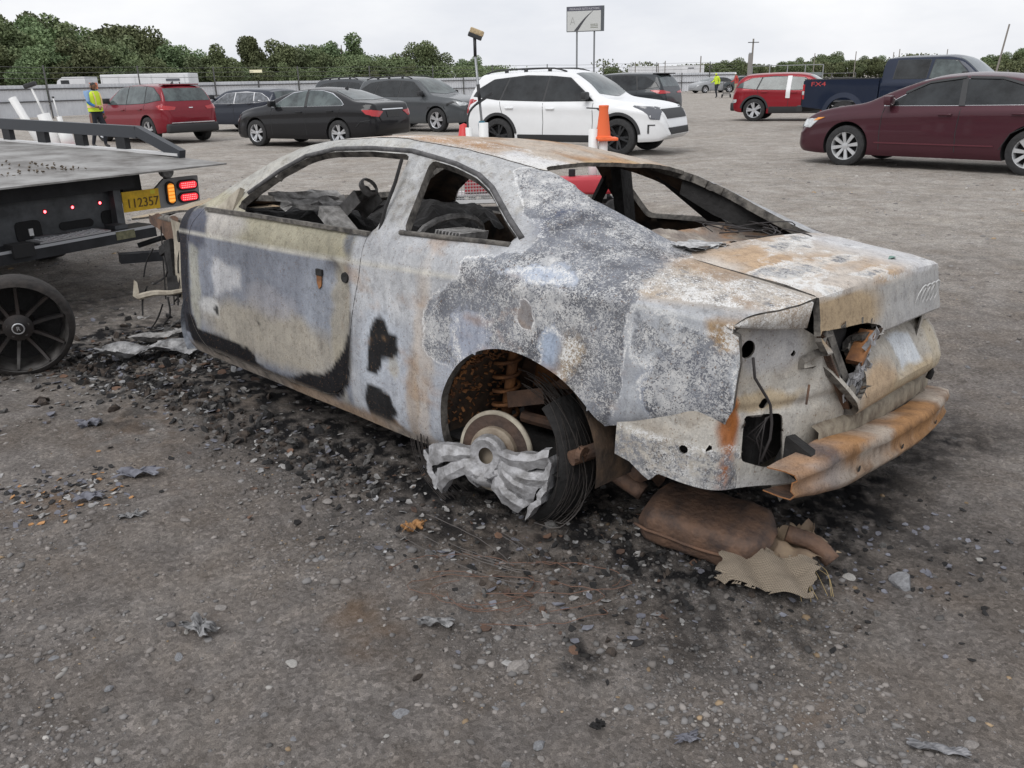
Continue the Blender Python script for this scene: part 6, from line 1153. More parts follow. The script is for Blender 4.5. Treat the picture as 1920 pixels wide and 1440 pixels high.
crumple('metal_flake', 'silver melted sliver below the door sill', (-1.42, 2.70), R(20), .09, .03, M_MELT, 33, lift=.012, fold=.02, jag=.02)
fl = 0
M_ORG = mat('orange_leaf_scrap', (.42, .22, .09), .85, noise=.4, nscale=30)
crumple('rust_flake', 'orange rust flake on the stones in front of the melted wheel', (-.36, 2.55), R(20), .07, .05, M_ORG, 40, lift=.02, fold=.03, jag=.02)
CH = []
for k in range(5):
    rn = np.random.default_rng(300 + k); n = 6; V = [(math.cos(2 * math.pi * i / n) * rn.uniform(.5, 1.1), math.sin(2 * math.pi * i / n) * rn.uniform(.4, .9), rn.uniform(0, .25)) for i in range(n)]; mb = MB(); mb.add(V + [(a, b, c_ - .12) for a, b, c_ in V], [list(range(n)), list(range(n, 2 * n))[::-1]] + [(i, (i + 1) % n, n + (i + 1) % n, n + i) for i in range(n)])
    CH.append([mb.mesh('chip', [m_]) for m_ in (M_CHAR, M_BCHIP, M_ASH, M_MELT, M_RUSTD)])
V_, F_, C_ = [], [], []
mb = MB(); cols = []
def litter(name, label, n, fn, ms):
    """burnt crumbs nobody could count"""
    mbs = MB()
    for k in range(n):
        x, y, s = fn(); ch = CH[random.randrange(5)][0]; V = np.array([v.co for v in ch.vertices]) * s; th = random.random() * 6.28; mbs.add(V, [list(p.vertices) for p in ch.polygons], random.choices(range(len(ms)), [3, 2, 2, .5, 1][:len(ms)])[0], rotm(random.uniform(-.4, .4), random.uniform(-.4, .4), th), (x, y, float(g_height(np.array([x]), np.array([y]))[0]) + s * .15))
    tag(mbs.build(name, ms), label, 'debris', kind='stuff')
def under(): a, b = random.uniform(-.8, 3.5), random.choice([random.gauss(1.05, .15), random.uniform(-.6, 1.2)]); x, y = car2w(a, b); return x, y, random.choice([.006, .009, .013, .02])
litter('burnt_crumbs', 'black and ashen burnt crumbs strewn under and along the coupe', 1500, under, [M_CHAR, M_BCHIP, M_ASH, M_MELT, M_RUSTD])
litter('burnt_crumbs', 'ash flakes and slag scattered between the loose wheel and the door', 700, lambda: (random.gauss(-2.0, .45), random.gauss(4.7, .5), random.choice([.008, .014, .02, .03])), [M_CHAR, M_BCHIP, M_ASH, M_MELT, M_RUSTD])
litter('burnt_crumbs', 'grey slate like ash flakes round the orange dirt patch', 220, lambda: (random.gauss(-1.8, .16), random.gauss(2.93, .12), random.choice([.008, .012, .018])), [M_CHAR, M_BCHIP, M_ASH, M_BCHIP, M_ORG])
litter('burnt_crumbs', 'black cinders under the tail beside the muffler', 420, lambda: (random.gauss(1.0, .35), random.gauss(2.35, .22), random.choice([.006, .009, .014])), [M_CHAR, M_BCHIP])
mb = MB()
for k in range(13):
    t0 = RNG.random() * 6; c0 = np.array([-.05 + .12 * RNG.normal(), 2.18 + .08 * RNG.normal()]); r1, r2 = .10 + .3 * RNG.random(), .04 + .10 * RNG.random(); q = []
    for t in np.linspace(t0, t0 + 1.8 + RNG.random(), 14): x, y = c0[0] + r1 * math.cos(t), c0[1] + r2 * math.sin(t); q.append((x, y, float(g_height(np.array([x]), np.array([y]))[0]) + .006 + .01 * RNG.random()))
    mb.tube(q, .0012, 3, cap=False)
tag(mb.build('loose_cord_wire', mat('rusty_wire', (.14, .07, .045), .7)), 'tangle of thin rusty tyre wire lying on the dirt below the wheel', 'wire', kind='stuff')

# clumps of slag and clinker heaped along the sill and the nose
def clinker(name, label, n, fn, ms):
    mbs = MB(); data = [(np.array([v.co for v in r.vertices]), [list(p.vertices) for p in r.polygons]) for r in [rock_mesh('c', 700 + k, 1) for k in range(6)]]
    for k in range(n):
        x, y, s_ = fn(); V, F = data[k % 6]; V = V * s_ * RNG.uniform(.6, 1.3, 3); V = V * (1 + .35 * (RNG.random((len(V), 1)) - .5)); mbs.add(V, F, random.randrange(len(ms)), rotm(*RNG.random(3) * 6), (x, y, float(g_height(np.array([x]), np.array([y]))[0]) + s_ * .15))
    tag(mbs.build(name, ms), label, 'ash', kind='stuff')
M_CLK = [mat('black_clinker', (.022, .021, .021), .9, noise=.6, nscale=60, bump=.6, bscale=120), mat('brown_clinker', (.075, .058, .046), .95, noise=.6, nscale=60, col2=(.025, .02, .018), bump=.6, bscale=120), mat('ash_clinker', (.15, .145, .14), .95, noise=.6, nscale=60, col2=(.05, .048, .046), bump=.6, bscale=120)]
clinker('ash_rubble', 'dark clumpy slag and rubble along the door sill of the coupe', 620, lambda: (*car2w(.5 + 2.7 * random.random(), random.gauss(1.0, .11)), random.choice([.008, .011, .015, .022, .03])), M_CLK)
clinker('ash_rubble', 'slag clumps heaped in front of the coupe nose beside the loose wheel', 420, lambda: (*car2w(random.gauss(2.95, .35), random.gauss(.7, .4)), random.choice([.012, .018, .026, .04])), M_CLK)
clinker('ash_rubble', 'cinder clumps under the tail behind the melted wheel', 320, lambda: (*car2w(random.gauss(-.45, .3), random.gauss(.7, .25)), random.choice([.007, .01, .014, .02])), M_CLK)
# ------------------------------------------------------------------ fence
FENCE = [(-46, 33), (-28, 47.8), (-20.7, 62.5), (-9, 76), (4, 84), (18, 89.5), (24, 91)]
M_SHEET = mat('pale_corrugated_sheet', (.66, .675, .70), .6, noise=.2, nscale=.5, col2=(.54, .555, .58)); M_POST = mat('dark_post', (.10, .10, .10), .7); M_RAILF = mat('dark_fence_rail', (.09, .09, .095), .7)
fence = thing('sheet_fence', 'pale grey corrugated sheet metal fence with dark rails along the yard', 'fence')
pts = []
for a, b in zip(FENCE[:-1], FENCE[1:]):
    a = np.array(a); b = np.array(b); n = max(1, int(np.linalg.norm(b - a) / 3.0))
    for k in range(n): pts.append(a + (b - a) * k / n)
pts.append(np.array(FENCE[-1])); pts = np.array(pts)
for i, (a, b) in enumerate(zip(pts[:-1], pts[1:])):
    d = (b - a) / np.linalg.norm(b - a); nrm = np.array([-d[1], d[0]]); L = np.linalg.norm(b - a); n = 24; G = []
    for k in range(n + 1): p = a + d * (.03 + (L - .06) * k / n) + nrm * (.02 if k % 2 else -.02); G.append([(p[0], p[1], .10), (p[0], p[1], 1.85 + .02 * math.sin(i * 1.7))])
    mb = MB().grid(np.array(G)); mb.grid(np.array(G) + np.array([nrm[0], nrm[1], 0]) * .01, flip=True); mb.build('sheet', M_SHEET, fence)
    mb = MB()
    for z in (.95, 1.62): q0 = a - nrm * .06; q1 = b - nrm * .06; mb.bar((*q0, z), (*q1, z), .05, .07)
    mb.build('rail', M_RAILF, fence)
    q = a - nrm * .10; mb = MB(); mb.tube([(q[0], q[1], 0), (q[0], q[1], 2.9 if i % 2 == 0 else 1.9)], .045, 8); mb.build('post', M_POST, fence)
mb = MB()
for z in (2.2, 2.5, 2.8):
    mb.tube([(p[0], p[1], z + .03 * math.sin(k * 2.1)) for k, p in enumerate(pts)], .012, 4, cap=False)
mb.build('barbed_wire', M_POST, fence)
for k in (9, 16): p = pts[k]; MB().box((p[0], p[1] - .2, 1.75), (.5, .05, .35)).build('warning_board', mat('orange_board', (.55, .16, .08), .6), fence)
p = pts[13]; MB().box((p[0], p[1] - .2, 2.55), (.9, .1, .2)).build('flood_lamp', mat('lit_flood_lamp', (.9, .85, .6), .4), fence)
# right hand chain-link gate
GT = thing('gate_panel', 'grey steel mesh gate standing open beside the far worker', 'gate', (17.6, 62.5, 0), R(-12)); mb = MB()
for x in (0, 1.2, 2.4, 3.6, 4.8): mb.bar((x, 0, .05), (x, 0, 2.1), .06, .06)
for z in (.1, .75, 1.4, 2.1): mb.bar((0, 0, z), (4.8, 0, z), .05, .05)
mb.build('gate_frame', mat('galvanised', (.30, .31, .32), .5, metal=.4), GT); mb = MB(); mb.bar((-.2, 0, 0), (-.2, 0, 2.9), .26, .26); mb.build('gate_post', mat('weathered_post', (.24, .23, .22), .8), GT); MB().box((2.4, .05, 1.0), (4.7, .01, 1.2)).build('gate_screen', mat('teal_grey_screen', (.20, .23, .23), .8), GT)
RF = thing('rail_fence', 'low grey pipe rail fence by the far lot entrance', 'fence')
for k in range(9):
    a = np.array([22.5 + 2.6 * k - 6, 92 + .15 * k]); MB().tube([(a[0], a[1], 0), (a[0], a[1], 1.5)], .05, 6).build('post', M_POST, RF)
for z in (.6, 1.05, 1.5): MB().tube([(16.5, 92, z), (37.3, 93.2, z)], .04, 6).build('rail', M_POST, RF)
# ------------------------------------------------------------------ trailers beyond the fence
def trailer(name, label, x, y, L, H, yaw, z0=.9):
    t = thing(name, label, 'trailer', (x, y, 0), R(yaw)); wht = mat('trailer_white', (.72, .73, .75), .5, noise=.12, nscale=.6); MB().box((0, 0, z0 + (H - z0) / 2), (L, 2.5, H - z0), bev=.05).build('box', wht, t)
    mb = MB()
    for k in range(int(L / 1.2) + 1): mb.box((-L / 2 + 1.2 * k + .1, -1.262, z0 + (H - z0) / 2), (.05, .02, H - z0 - .2))
    mb.build('rib_strips', mat('trailer_rib', (.60, .61, .63), .5), t); MB().box((0, 0, z0 - .08), (L * .9, 1.0, .16)).build('chassis', M_POST, t)
    for x_ in (-L * .36, -L * .27, L * .3):
        for y_ in (-1.1, 1.1): MB().lathe([(.001, -.15), (.45, -.15), (.48, 0), (.45, .15), (.001, .15)], 20, 'y', c=(x_, y_, .48)).build('wheel', M_TYRE, t)
    MB().box((L * .32, -1.27, H - .45), (1.0, .02, .16)).build('side_panel', M_LDRK, t); return t
trailer('box_trailer', 'long white box trailer standing behind the sheet fence under the trees', -26.8, 66.5, 6.4, 2.55, 3)
CB = thing('truck_cab', 'white lorry cab in front of the box trailer behind the fence', 'truck', (-32.2, 66.3, 0), R(183)); mb = MB(); mb.prism([(-1.0, .6), (1.2, .6), (1.2, 1.5), (1.0, 2.2), (.6, 2.45), (-1.0, 2.45)], -1.15, 1.15, 'y'); mb.build('cab_body', mat('trailer_white', (.72, .73, .75), .5), CB); MB().box((.45, 1.16, 2.05), (.6, .02, .35)).build('side_window', M_GLASS, CB); 
for x_ in (-.6, .9): MB().lathe([(.001, -.15), (.45, -.15), (.48, 0), (.45, .15), (.001, .15)], 20, 'y', c=(x_, -1.0, .48)).build('wheel', M_TYRE, CB)
trailer('box_trailer', 'white semi trailer parked in the lot beyond the rail fence', 27.5, 150, 12.5, 3.3, 2)
# ------------------------------------------------------------------ trees
def leaf_mat(name, c, c2):
    m = bpy.data.materials.new(name); m.use_nodes = True; nt = m.node_tree; b = nt.nodes['Principled BSDF']; N = nt.nodes.new
    oi = N('ShaderNodeObjectInfo'); t = N('ShaderNodeTexCoord'); n = N('ShaderNodeTexNoise'); n.inputs['Scale'].default_value = .9; n.inputs['Detail'].default_value = 5; nt.links.new(t.outputs['Object'], n.inputs['Vector'])
    r = N('ShaderNodeValToRGB'); r.color_ramp.elements[0].position = .3; r.color_ramp.elements[0].color = (*c2, 1); r.color_ramp.elements[1].position = .7; r.color_ramp.elements[1].color = (*c, 1); nt.links.new(n.outputs['Fac'], r.inputs[0])
    h = N('ShaderNodeHueSaturation'); mr = N('ShaderNodeMapRange'); mr.inputs[3].default_value = .65; mr.inputs[4].default_value = 1.3; nt.links.new(oi.outputs['Random'], mr.inputs[0]); nt.links.new(mr.outputs[0], h.inputs['Value']); mr2 = N('ShaderNodeMapRange'); mr2.inputs[3].default_value = .47; mr2.inputs[4].default_value = .53; nt.links.new(oi.outputs['Random'], mr2.inputs[0]); nt.links.new(mr2.outputs[0], h.inputs['Hue']); nt.links.new(r.outputs[0], h.inputs['Color']); nt.links.new(h.outputs[0], b.inputs['Base Color'])
    b.inputs['Roughness'].default_value = .7; b.inputs['Specular IOR Level'].default_value = .2; return m
M_LEAF = leaf_mat('summer_foliage', (.215, .258, .125), (.10, .132, .07)); M_BARK = mat('grey_bark', (.12, .10, .08), .9, noise=.4, nscale=6)  # leaf greens lightened to stand in for distant haze
def crown_mesh(seed, n=3600, ls=.10, sq=1.0):
    """leaf clumps through a unit-height crown, 0..1 in z"""
    rn = np.random.default_rng(seed); k = 26; c = []
    while len(c) < k:
        p = rn.uniform(-1, 1, 3)
        if np.linalg.norm(p) < 1 and not (p[2] < -.3 and rn.random() < .5): c.append(p)
    c = np.array(c) * np.array([.40 * sq, .40 * sq, .43]) + np.array([0, 0, .55]); rr = rn.uniform(.09, .19, k)
    wi = rr ** 2; idx = rn.choice(k, n, p=wi / wi.sum()); d = rn.normal(size=(n, 3)); d /= np.linalg.norm(d, axis=1)[:, None]; p = c[idx] + d * (rr[idx] * rn.random(n) ** .35)[:, None]
    s = ls * rn.uniform(.25, .55, n)[:, None]; a = rn.normal(size=(n, 3)); a /= np.linalg.norm(a, axis=1)[:, None]; b = np.cross(a, rn.normal(size=(n, 3))); b /= np.linalg.norm(b, axis=1)[:, None]
    V = np.stack([p - a * s, p + b * s * .7, p + a * s, p - b * s * .7], 1).reshape(-1, 3); F = np.arange(4 * n).reshape(-1, 4); me = bpy.data.meshes.new('crown'); me.from_pydata(V.tolist(), [], F.tolist()); me.materials.append(M_LEAF); me.update(); return me, c
TREES = []
for k in range(7):
    me, cc = crown_mesh(400 + k, 13000, .047, [1, 1.2, .8, 1.05, .9, 1.3, 1][k]); rn = np.random.default_rng(450 + k); mb = MB(); mb.tube(catmull([(0, 0, 0), (.01, .01, .15), (-.01, .02, .35), (.0, 0, .6), (.01, 0, .85)], 16), np.linspace(.028, .006, 16), 7)
    for q in cc[:9]: z0 = rn.uniform(.2, .5); mb.tube(catmull([(0, 0, z0), (q[0] * .5, q[1] * .5, (z0 + q[2]) / 2 + .03), tuple(q)], 7), np.linspace(.011, .003, 7), 5)
    TREES.append((me, mb.mesh('trunk', [M_BARK], True)))
def tree(x, y, h, k, label, group, wide=1.0):
    t = thing('tree', label, 'tree', (x, y, -.1), RNG.random() * 6.28, group); t.scale = (h * wide, h * wide, h); link('crown', TREES[k % 7][0], t); link('trunk', TREES[k % 7][1], t); return t
def hor(px): return 151.2 + .0227 * (960 - px)
def tree_at(px, top, depth, k, label, group, wide=1.0):
    h = CAM_H + (hor(px) - top) / 1541.6 * depth + .1; tree((px - 960) / 1541.6 * depth * .985, depth, h * 1.04, k, label, group, wide)
LL = 'leafy dark green tree in the tree line behind the sheet fence'; GLT = 'trees behind the sheet fence'
for k, (px, top, d) in enumerate(((-130, 40, 84), (-75, 60, 78), (-20, 62, 82), (38, 36, 92), (75, 66, 80), (105, 52, 96), (150, 60, 84), (190, 54, 98), (235, 62, 86), (275, 60, 100), (312, 70, 88), (345, 92, 96), (380, 100, 88), (410, 108, 100), (448, 100, 84), (485, 136, 92), (505, 118, 104), (548, 112, 96), (572, 92, 90), (606, 98, 104), (640, 112, 92), (672, 82, 108), (700, 112, 96), (728, 118, 112), (757, 108, 100), (785, 128, 92), (838, 134, 112), (-50, 90, 70), (20, 100, 74), (60, 96, 76), (120, 92, 74), (165, 95, 76), (215, 92, 76), (255, 96, 77), (298, 100, 80), (340, 118, 80), (590, 122, 86), (655, 128, 86), (720, 136, 90), (530, 132, 86))): ADJ = ['rounded', 'broad', 'slender', 'full', 'upright', 'spreading', 'plain']; tree_at(px, top, d, k, LL.replace('leafy', ADJ[k % 7] + ' crowned'), ADJ[k % 7] + ' ' + GLT, 1.0 + .25 * ((k * 37) % 5) / 5)
tree_at(523, 77, 92, 2, 'tall narrow dark tree rising above its neighbours behind the fence', None, .75); tree_at(812, 93, 100, 5, 'round crowned tree standing at the end of the tree line', None, 1.05); tree_at(893, 112, 104, 3, 'small lone tree behind the white sport utility', None, .9)
LR = 'low green tree on the far side of the lot'; GRT = 'trees beyond the far lot'
for k, (px, top, d) in enumerate(((1150, 128, 170), (1180, 136, 180), (1222, 128, 175), (1250, 137, 185), (1268, 133, 175), (1300, 126, 165), (1322, 126, 180), (1338, 130, 170), (1362, 114, 170), (1385, 122, 185), (1405, 126, 175), (1432, 126, 190), (1455, 128, 175), (1478, 112, 160), (1502, 120, 180), (1530, 104, 190), (1550, 112, 185), (1575, 118, 178), (1600, 112, 190), (1622, 113, 180), (1650, 108, 190), (1670, 115, 180), (1835, 104, 200), (1862, 106, 195), (1890, 98, 205), (1918, 100, 200), (1950, 98, 205), (1985, 100, 200))): tree_at(px, top, d, k + 2, LR.replace('low', 'low ' + ADJ[(k + 2) % 7] + ' crowned'), ADJ[(k + 2) % 7] + ' ' + GRT, 1.35)
def brush(name, label, line, n, h, ls=.5):
    rn = np.random.default_rng(77); pts_ = np.array(line, float); seg = np.concatenate([[0], np.cumsum(np.linalg.norm(np.diff(pts_, axis=0), axis=1))]); s = rn.random(n) * seg[-1]; x = np.interp(s, seg, pts_[:, 0]) + rn.normal(size=n) * 1.2; y = np.interp(s, seg, pts_[:, 1]) + rn.normal(size=n) * 1.5
    hh = h * (.55 + .9 * vnoise(np.stack([s * .25, 0 * s, 0 * s], -1), 4)); z = hh * rn.random(n) ** .7; p = np.stack([x, y, z], -1); sz = ls * rn.uniform(.25, .55, n)[:, None]; a = rn.normal(size=(n, 3)); a /= np.linalg.norm(a, axis=1)[:, None]; b = np.cross(a, rn.normal(size=(n, 3))); b /= np.linalg.norm(b, axis=1)[:, None]
    V = np.stack([p - a * sz, p + b * sz * .7, p + a * sz, p - b * sz * .7], 1).reshape(-1, 3); V[:, 2] = np.maximum(V[:, 2], 0); me = bpy.data.meshes.new(name); me.from_pydata(V.tolist(), [], np.arange(4 * n).reshape(-1, 4).tolist()); me.materials.append(M_LEAF); tag(link(name, me), label, 'brush', kind='stuff')
brush('undergrowth', 'thick green undergrowth along the foot of the tree line behind the fence', [(-66, 56), (-48, 74), (-31, 86), (-14, 96), (0, 103), (-2, 116)], 80000, 3.2, .24)
brush('far_hedge', 'low green hedge along the far edge of the lot', [(20, 180), (60, 180), (110, 185), (150, 190)], 20000, 3.6, .6)
# ------------------------------------------------------------------ billboard, poles
SG = thing('billboard', 'white roadside billboard with a dark curved road, standing on two steel posts', 'sign', (11.1, 122, 0), R(-14))
m_sp = mat('sign_post_steel', (.20, .21, .22), .6)
for x in (-1.15, 1.25): MB().tube([(x, 0, 0), (x, 0, 8.0)], .12, 8).build('post', m_sp, SG)
MB().box((0, 0, 9.15), (5.1, .5, 3.15)).build('cabinet', mat('sign_frame', (.09, .10, .11), .6), SG); MB().box((-.15, -.262, 8.90), (4.6, .03, 2.5)).build('face', mat('sign_face', (.56, .57, .56), .5), SG); MB().box((-.1, -.262, 10.42), (4.7, .03, .48)).build('header', mat('sign_header', (.10, .10, .13), .5), SG)
o = text_mesh('INSURANCE AUTO AUCTIONS', .36, mat('sign_letter', (.55, .55, .58), .5), SG, 'header_lettering', .01); o.location = (-.1, -.285, 10.40); o.rotation_euler = (R(90), 0, 0); o.scale = (.82, 1, 1)
mb = MB(); q = [(-1.25, 7.68), (-.6, 8.5), (.1, 9.3), (1.05, 10.12)]; qq = catmull([(a, b) for a, b in q], 14); wdt = np.linspace(.34, .05, 14); mb.grid(np.array([[(p[0] - w_ * .8, -.285, p[1]), (p[0] + w_ * .8, -.285, p[1])] for p, w_ in zip(qq, wdt)])); mb.build('road_graphic', mat('sign_road', (.06, .06, .07), .6), SG)
mb = MB(); mb.bar((-2.0, -.285, 8.5), (-1.7, -.285, 9.4), .02, .06); mb.bar((-1.4, -.285, 8.5), (-1.7, -.285, 9.4), .02, .06); mb.bar((-1.85, -.285, 8.75), (-1.55, -.285, 8.75), .02, .05); mb.build('letter_mark', mat('sign_grey_mark', (.33, .33, .32), .6), SG)
mb = MB()
for z in (8.45, 8.25, 8.05): mb.box((1.25, -.285, z), (1.0, .01, .09))
mb.build('small_print', mat('sign_small_print', (.25, .26, .22), .6), SG)
def pole(px, top, depth, label, r=.12, arm=False, grp=None, name='utility_pole', lean=0):
    h = CAM_H + (hor(px) - top) / 1541.6 * depth; x = (px - 960) / 1541.6 * depth * .985; t = thing(name, label, 'pole', (x, depth, 0), 0, grp); MB().tube([(0, 0, 0), (lean, 0, h)], [r, r * .75], 8).build('pole_shaft', mat('weathered_pole', (.22, .20, .18), .85), t)
    if arm: MB().box((0, -.12, h - .5), (1.6, .1, .12)).build('crossarm', M_POST, t); MB().lathe([(.001, -.3), (.2, -.3), (.2, .3), (.001, .3)], 12, 'z', c=(-.35, -.1, h - 2.2)).build('transformer', mat('transformer_grey', (.3, .31, .32), .5), t)
pole(1399, 82, 130, 'wooden utility pole with a transformer beside the gate', .16, True); pole(1834, 58, 60, 'tall bare leaning pole behind the maroon sedan roof', .07, lean=.5); pole(1308, 110, 110, 'thin grey lamp pole beyond the white semi trailer', .09)
for px, top in ((1192, 120), (1233, 122), (1245, 118), (1510, 105), (1583, 102), (1650, 103), (1660, 98), (1745, 98)): pole(px, top, 140, 'thin distant power pole on the horizon beyond the lot', .09, grp='distant power poles')
# ------------------------------------------------------------------ people
def person(name, label, loc, yaw, joints, rad_, mats, zsplit, height=1.75, parts=None):
    """one continuous skinned figure; joints: name -> (parent, xyz)"""
    nm = list(joints); V = [joints[k][1] for k in nm]; E = [(nm.index(joints[k][0]), nm.index(k)) for k in nm if joints[k][0]]; me = bpy.data.meshes.new('body'); me.from_pydata(V, E, []); o = bpy.data.objects.new('body', me); COL.objects.link(o)
    md = o.modifiers.new('s', 'SKIN'); sv = me.skin_vertices[0].data
    for i, k in enumerate(nm): r = rad_[k]; sv[i].radius = (r, r) if not hasattr(r, '__len__') else r; sv[i].use_root = (k == 'pelvis')
    md2 = o.modifiers.new('u', 'SUBSURF'); md2.levels = 2; bpy.context.view_layer.update(); m2 = bpy.data.meshes.new_from_object(o.evaluated_get(bpy.context.evaluated_depsgraph_get())); bpy.data.objects.remove(o)
    m2.materials.clear()
    for m_ in mats: m2.materials.append(m_)
    m2.polygons.foreach_set('material_index', [zsplit(p.center) for p in m2.polygons]); m2.polygons.foreach_set('use_smooth', [True] * len(m2.polygons)); t = thing(name, label, 'person', loc, yaw); b = link('body', m2, t); b.location = (0, 0, 0); return t, b
SKIN = mat('brown_skin', (.22, .115, .07), .6); HAIR = mat('black_hair', (.012, .011, .011), .6); BLUE = mat('light_blue_shirt', (.22, .34, .52), .8); SLV = mat('blue_sleeve', (.02, .12, .32), .7); PANT = mat('dark_trousers', (.018, .021, .030), .85); SHOE = mat('dark_shoe', (.03, .028, .028), .7); VEST = mat('yellow_hi_vis', (.62, .80, .04), .7, noise=.15, nscale=8); ORG = mat('orange_reflective_band', (.85, .62, .34), .6)
J = dict(pelvis=(None, (0, 0, .95)), spine=('pelvis', (.02, 0, 1.15)), chest=('spine', (.03, 0, 1.36)), neck=('chest', (.05, 0, 1.50)), head=('neck', (.09, 0, 1.60)), crown=('head', (.085, 0, 1.70)),
    shl=('chest', (.02, .19, 1.43)), ell=('shl', (-.08, .25, 1.17)), wrl=('ell', (-.02, .27, .93)), hal=('wrl', (.0, .27, .84)), shr=('chest', (.02, -.19, 1.43)), elr=('shr', (.08, -.25, 1.18)), wrr=('elr', (.28, -.2, 1.08)), har=('wrr', (.36, -.18, 1.08)),
    hpl=('pelvis', (0, .10, .88)), knl=('hpl', (.10, .11, .50)), anl=('knl', (.02, .12, .09)), tol=('anl', (.16, .13, .04)), hpr=('pelvis', (0, -.10, .88)), knr=('hpr', (-.02, -.11, .49)), anr=('knr', (-.16, -.12, .10)), tor=('anr', (-.02, -.13, .04)))
RD = dict(pelvis=(.15, .12), spine=(.145, .11), chest=(.17, .12), neck=.055, head=(.085, .095), crown=(.07, .08), shl=.07, ell=.048, wrl=.033, hal=.036, shr=.07, elr=.048, wrr=.033, har=.036, hpl=.095, knl=.062, anl=.045, tol=.038, hpr=.095, knr=.062, anr=.045, tor=.038)
def zs1(c_):
    if c_.z > 1.50: return 1 if (c_.z > 1.63 or c_.x < .10) else 0
    if abs(c_.y) > .17 and c_.z < 1.5: return 0 if c_.z < .91 or (c_.x > .26) else (3 if c_.z < 1.22 else 2)
    if c_.z > 1.0: return 2
    return 5 if c_.z < .12 else 4
P1, b1 = person('person', 'worker in yellow reflective vest and blue shirt walking beside the red sport utility', (-11.05, 23.4, 0), R(-22), J, RD, [SKIN, HAIR, BLUE, SLV, PANT, SHOE], zs1)
def vest(parent, m=VEST, band=ORG, s=1.0):
    rows = []
    for z, rx, ry in ((.96, .165, .20), (1.08, .165, .205), (1.2, .16, .21), (1.33, .155, .215), (1.42, .14, .20), (1.48, .10, .13)): rows.append([(.02 + .03 * (z - 1) + rx * math.cos(t), ry * math.sin(t), z) for t in np.linspace(0, 2 * math.pi, 29)])
    v = MB().grid(np.array(rows)).build('vest', m, parent, True)
    for z0, z1 in ((1.06, 1.12),): r2 = [[(.025 + .171 * math.cos(t), .213 * math.sin(t), z) for t in np.linspace(0, 2 * math.pi, 29)] for z in (z0, z1)]; MB().grid(np.array(r2)).build('vest_band', band, v, True)
    for sg in (1, -1): MB().grid(np.array([[(.03 + .166 * math.cos(a) * k_, sg * (.10 + q), z) for q in (-.022, .022)] for a, z, k_ in ((.6, 1.12, 1.12), (.55, 1.3, 1.1), (.7, 1.44, .95), (1.57, 1.505, 1), (2.5, 1.44, .95), (2.6, 1.3, 1.12), (2.5, 1.1, 1.16))])).build('vest_stripe', band, v)
vest(P1); 
mb = MB(); mb.lathe([(.001, .0), (.02, .0), (.026, -.015)], 8, 'z', c=(.185, 0, 1.585)); 
for sg in (1, -1): mb.box((.165, sg * .035, 1.615), (.02, .03, .012)); mb.box((.09, sg * .092, 1.59), (.05, .02, .06))
mb.box((.165, 0, 1.545), (.02, .05, .012)); mb.build('face_features', SKIN, b1)
for sg, hp_ in ((1, (.0, .27, .82)), (-1, (.38, -.18, 1.08))):
    mb = MB()
    for k in range(4): a = np.array(hp_) + np.array([-.03 + .02 * k, 0, 0]); mb.tube([a, a + [0.005, sg * .01, -.045], a + [.0, -sg * .012, -.08 + .006 * abs(k - 1)]], .009, 6)
    a = np.array(hp_) + np.array([.04, 0, .02]); mb.tube([a, a + [.03, 0, -.02], a + [.03, 0, -.05]], .010, 6); mb.build('fingers', SKIN, b1, True)
RT = MB(); RT.tube([(0, 0, 0), (-.06, .0, -.30)], .012, 6); RT.tube([(.04, 0, 0), (.02, 0, -.30)], .012, 6); o = RT.build('bolt_cutter', M_TRIM); tag(o, 'dark long handled tool hanging from the worker hand beside the red vehicle', 'tool'); o.location = (-11.12, 23.68, .86)
def zs2(c_):
    if c_.z > 1.50: return 1 if c_.z > 1.6 else 0
    return (5 if c_.z < .12 else 4) if c_.z < .95 else 2
P2, b2 = person('person', 'worker in bright yellow hooded jacket standing by the far gate', (15.3, 63.2, 0), R(200), J, {k: (v if not isinstance(v, float) else v * 1.1) for k, v in RD.items()}, [SKIN, VEST, VEST, VEST, PANT, SHOE], zs2)
RDV = mat('red_shirt', (.45, .06, .05), .7)
P3, b3 = person('person', 'person in red top and white helmet standing beside the gate post', (16.75, 63.4, 0), R(180), J, RD, [SKIN, mat('white_helmet', (.75, .75, .75), .4), RDV, RDV, mat('khaki_trousers', (.36, .33, .25), .8), SHOE], zs2)
HC = thing('hand_cart', 'small grey hand cart standing between the two far people', 'cart', (16.0, 63.0, 0), 0); mb = MB()
for x in (-.25, .25): mb.tube([(x, 0, .12), (x, 0, 1.1)], .025, 6)
for z in (.3, .7, 1.1): mb.tube([(-.25, 0, z), (.25, 0, z)], .025, 6)
mb.box((0, -.1, .2), (.5, .4, .04)); mb.build('cart_frame', M_POST, HC)
for x in (-.3, .3): MB().lathe([(.001, -.03), (.12, -.03), (.13, 0), (.12, .03), (.001, .03)], 16, 'x', c=(x, .05, .13)).build('wheel', M_TYRE, HC)
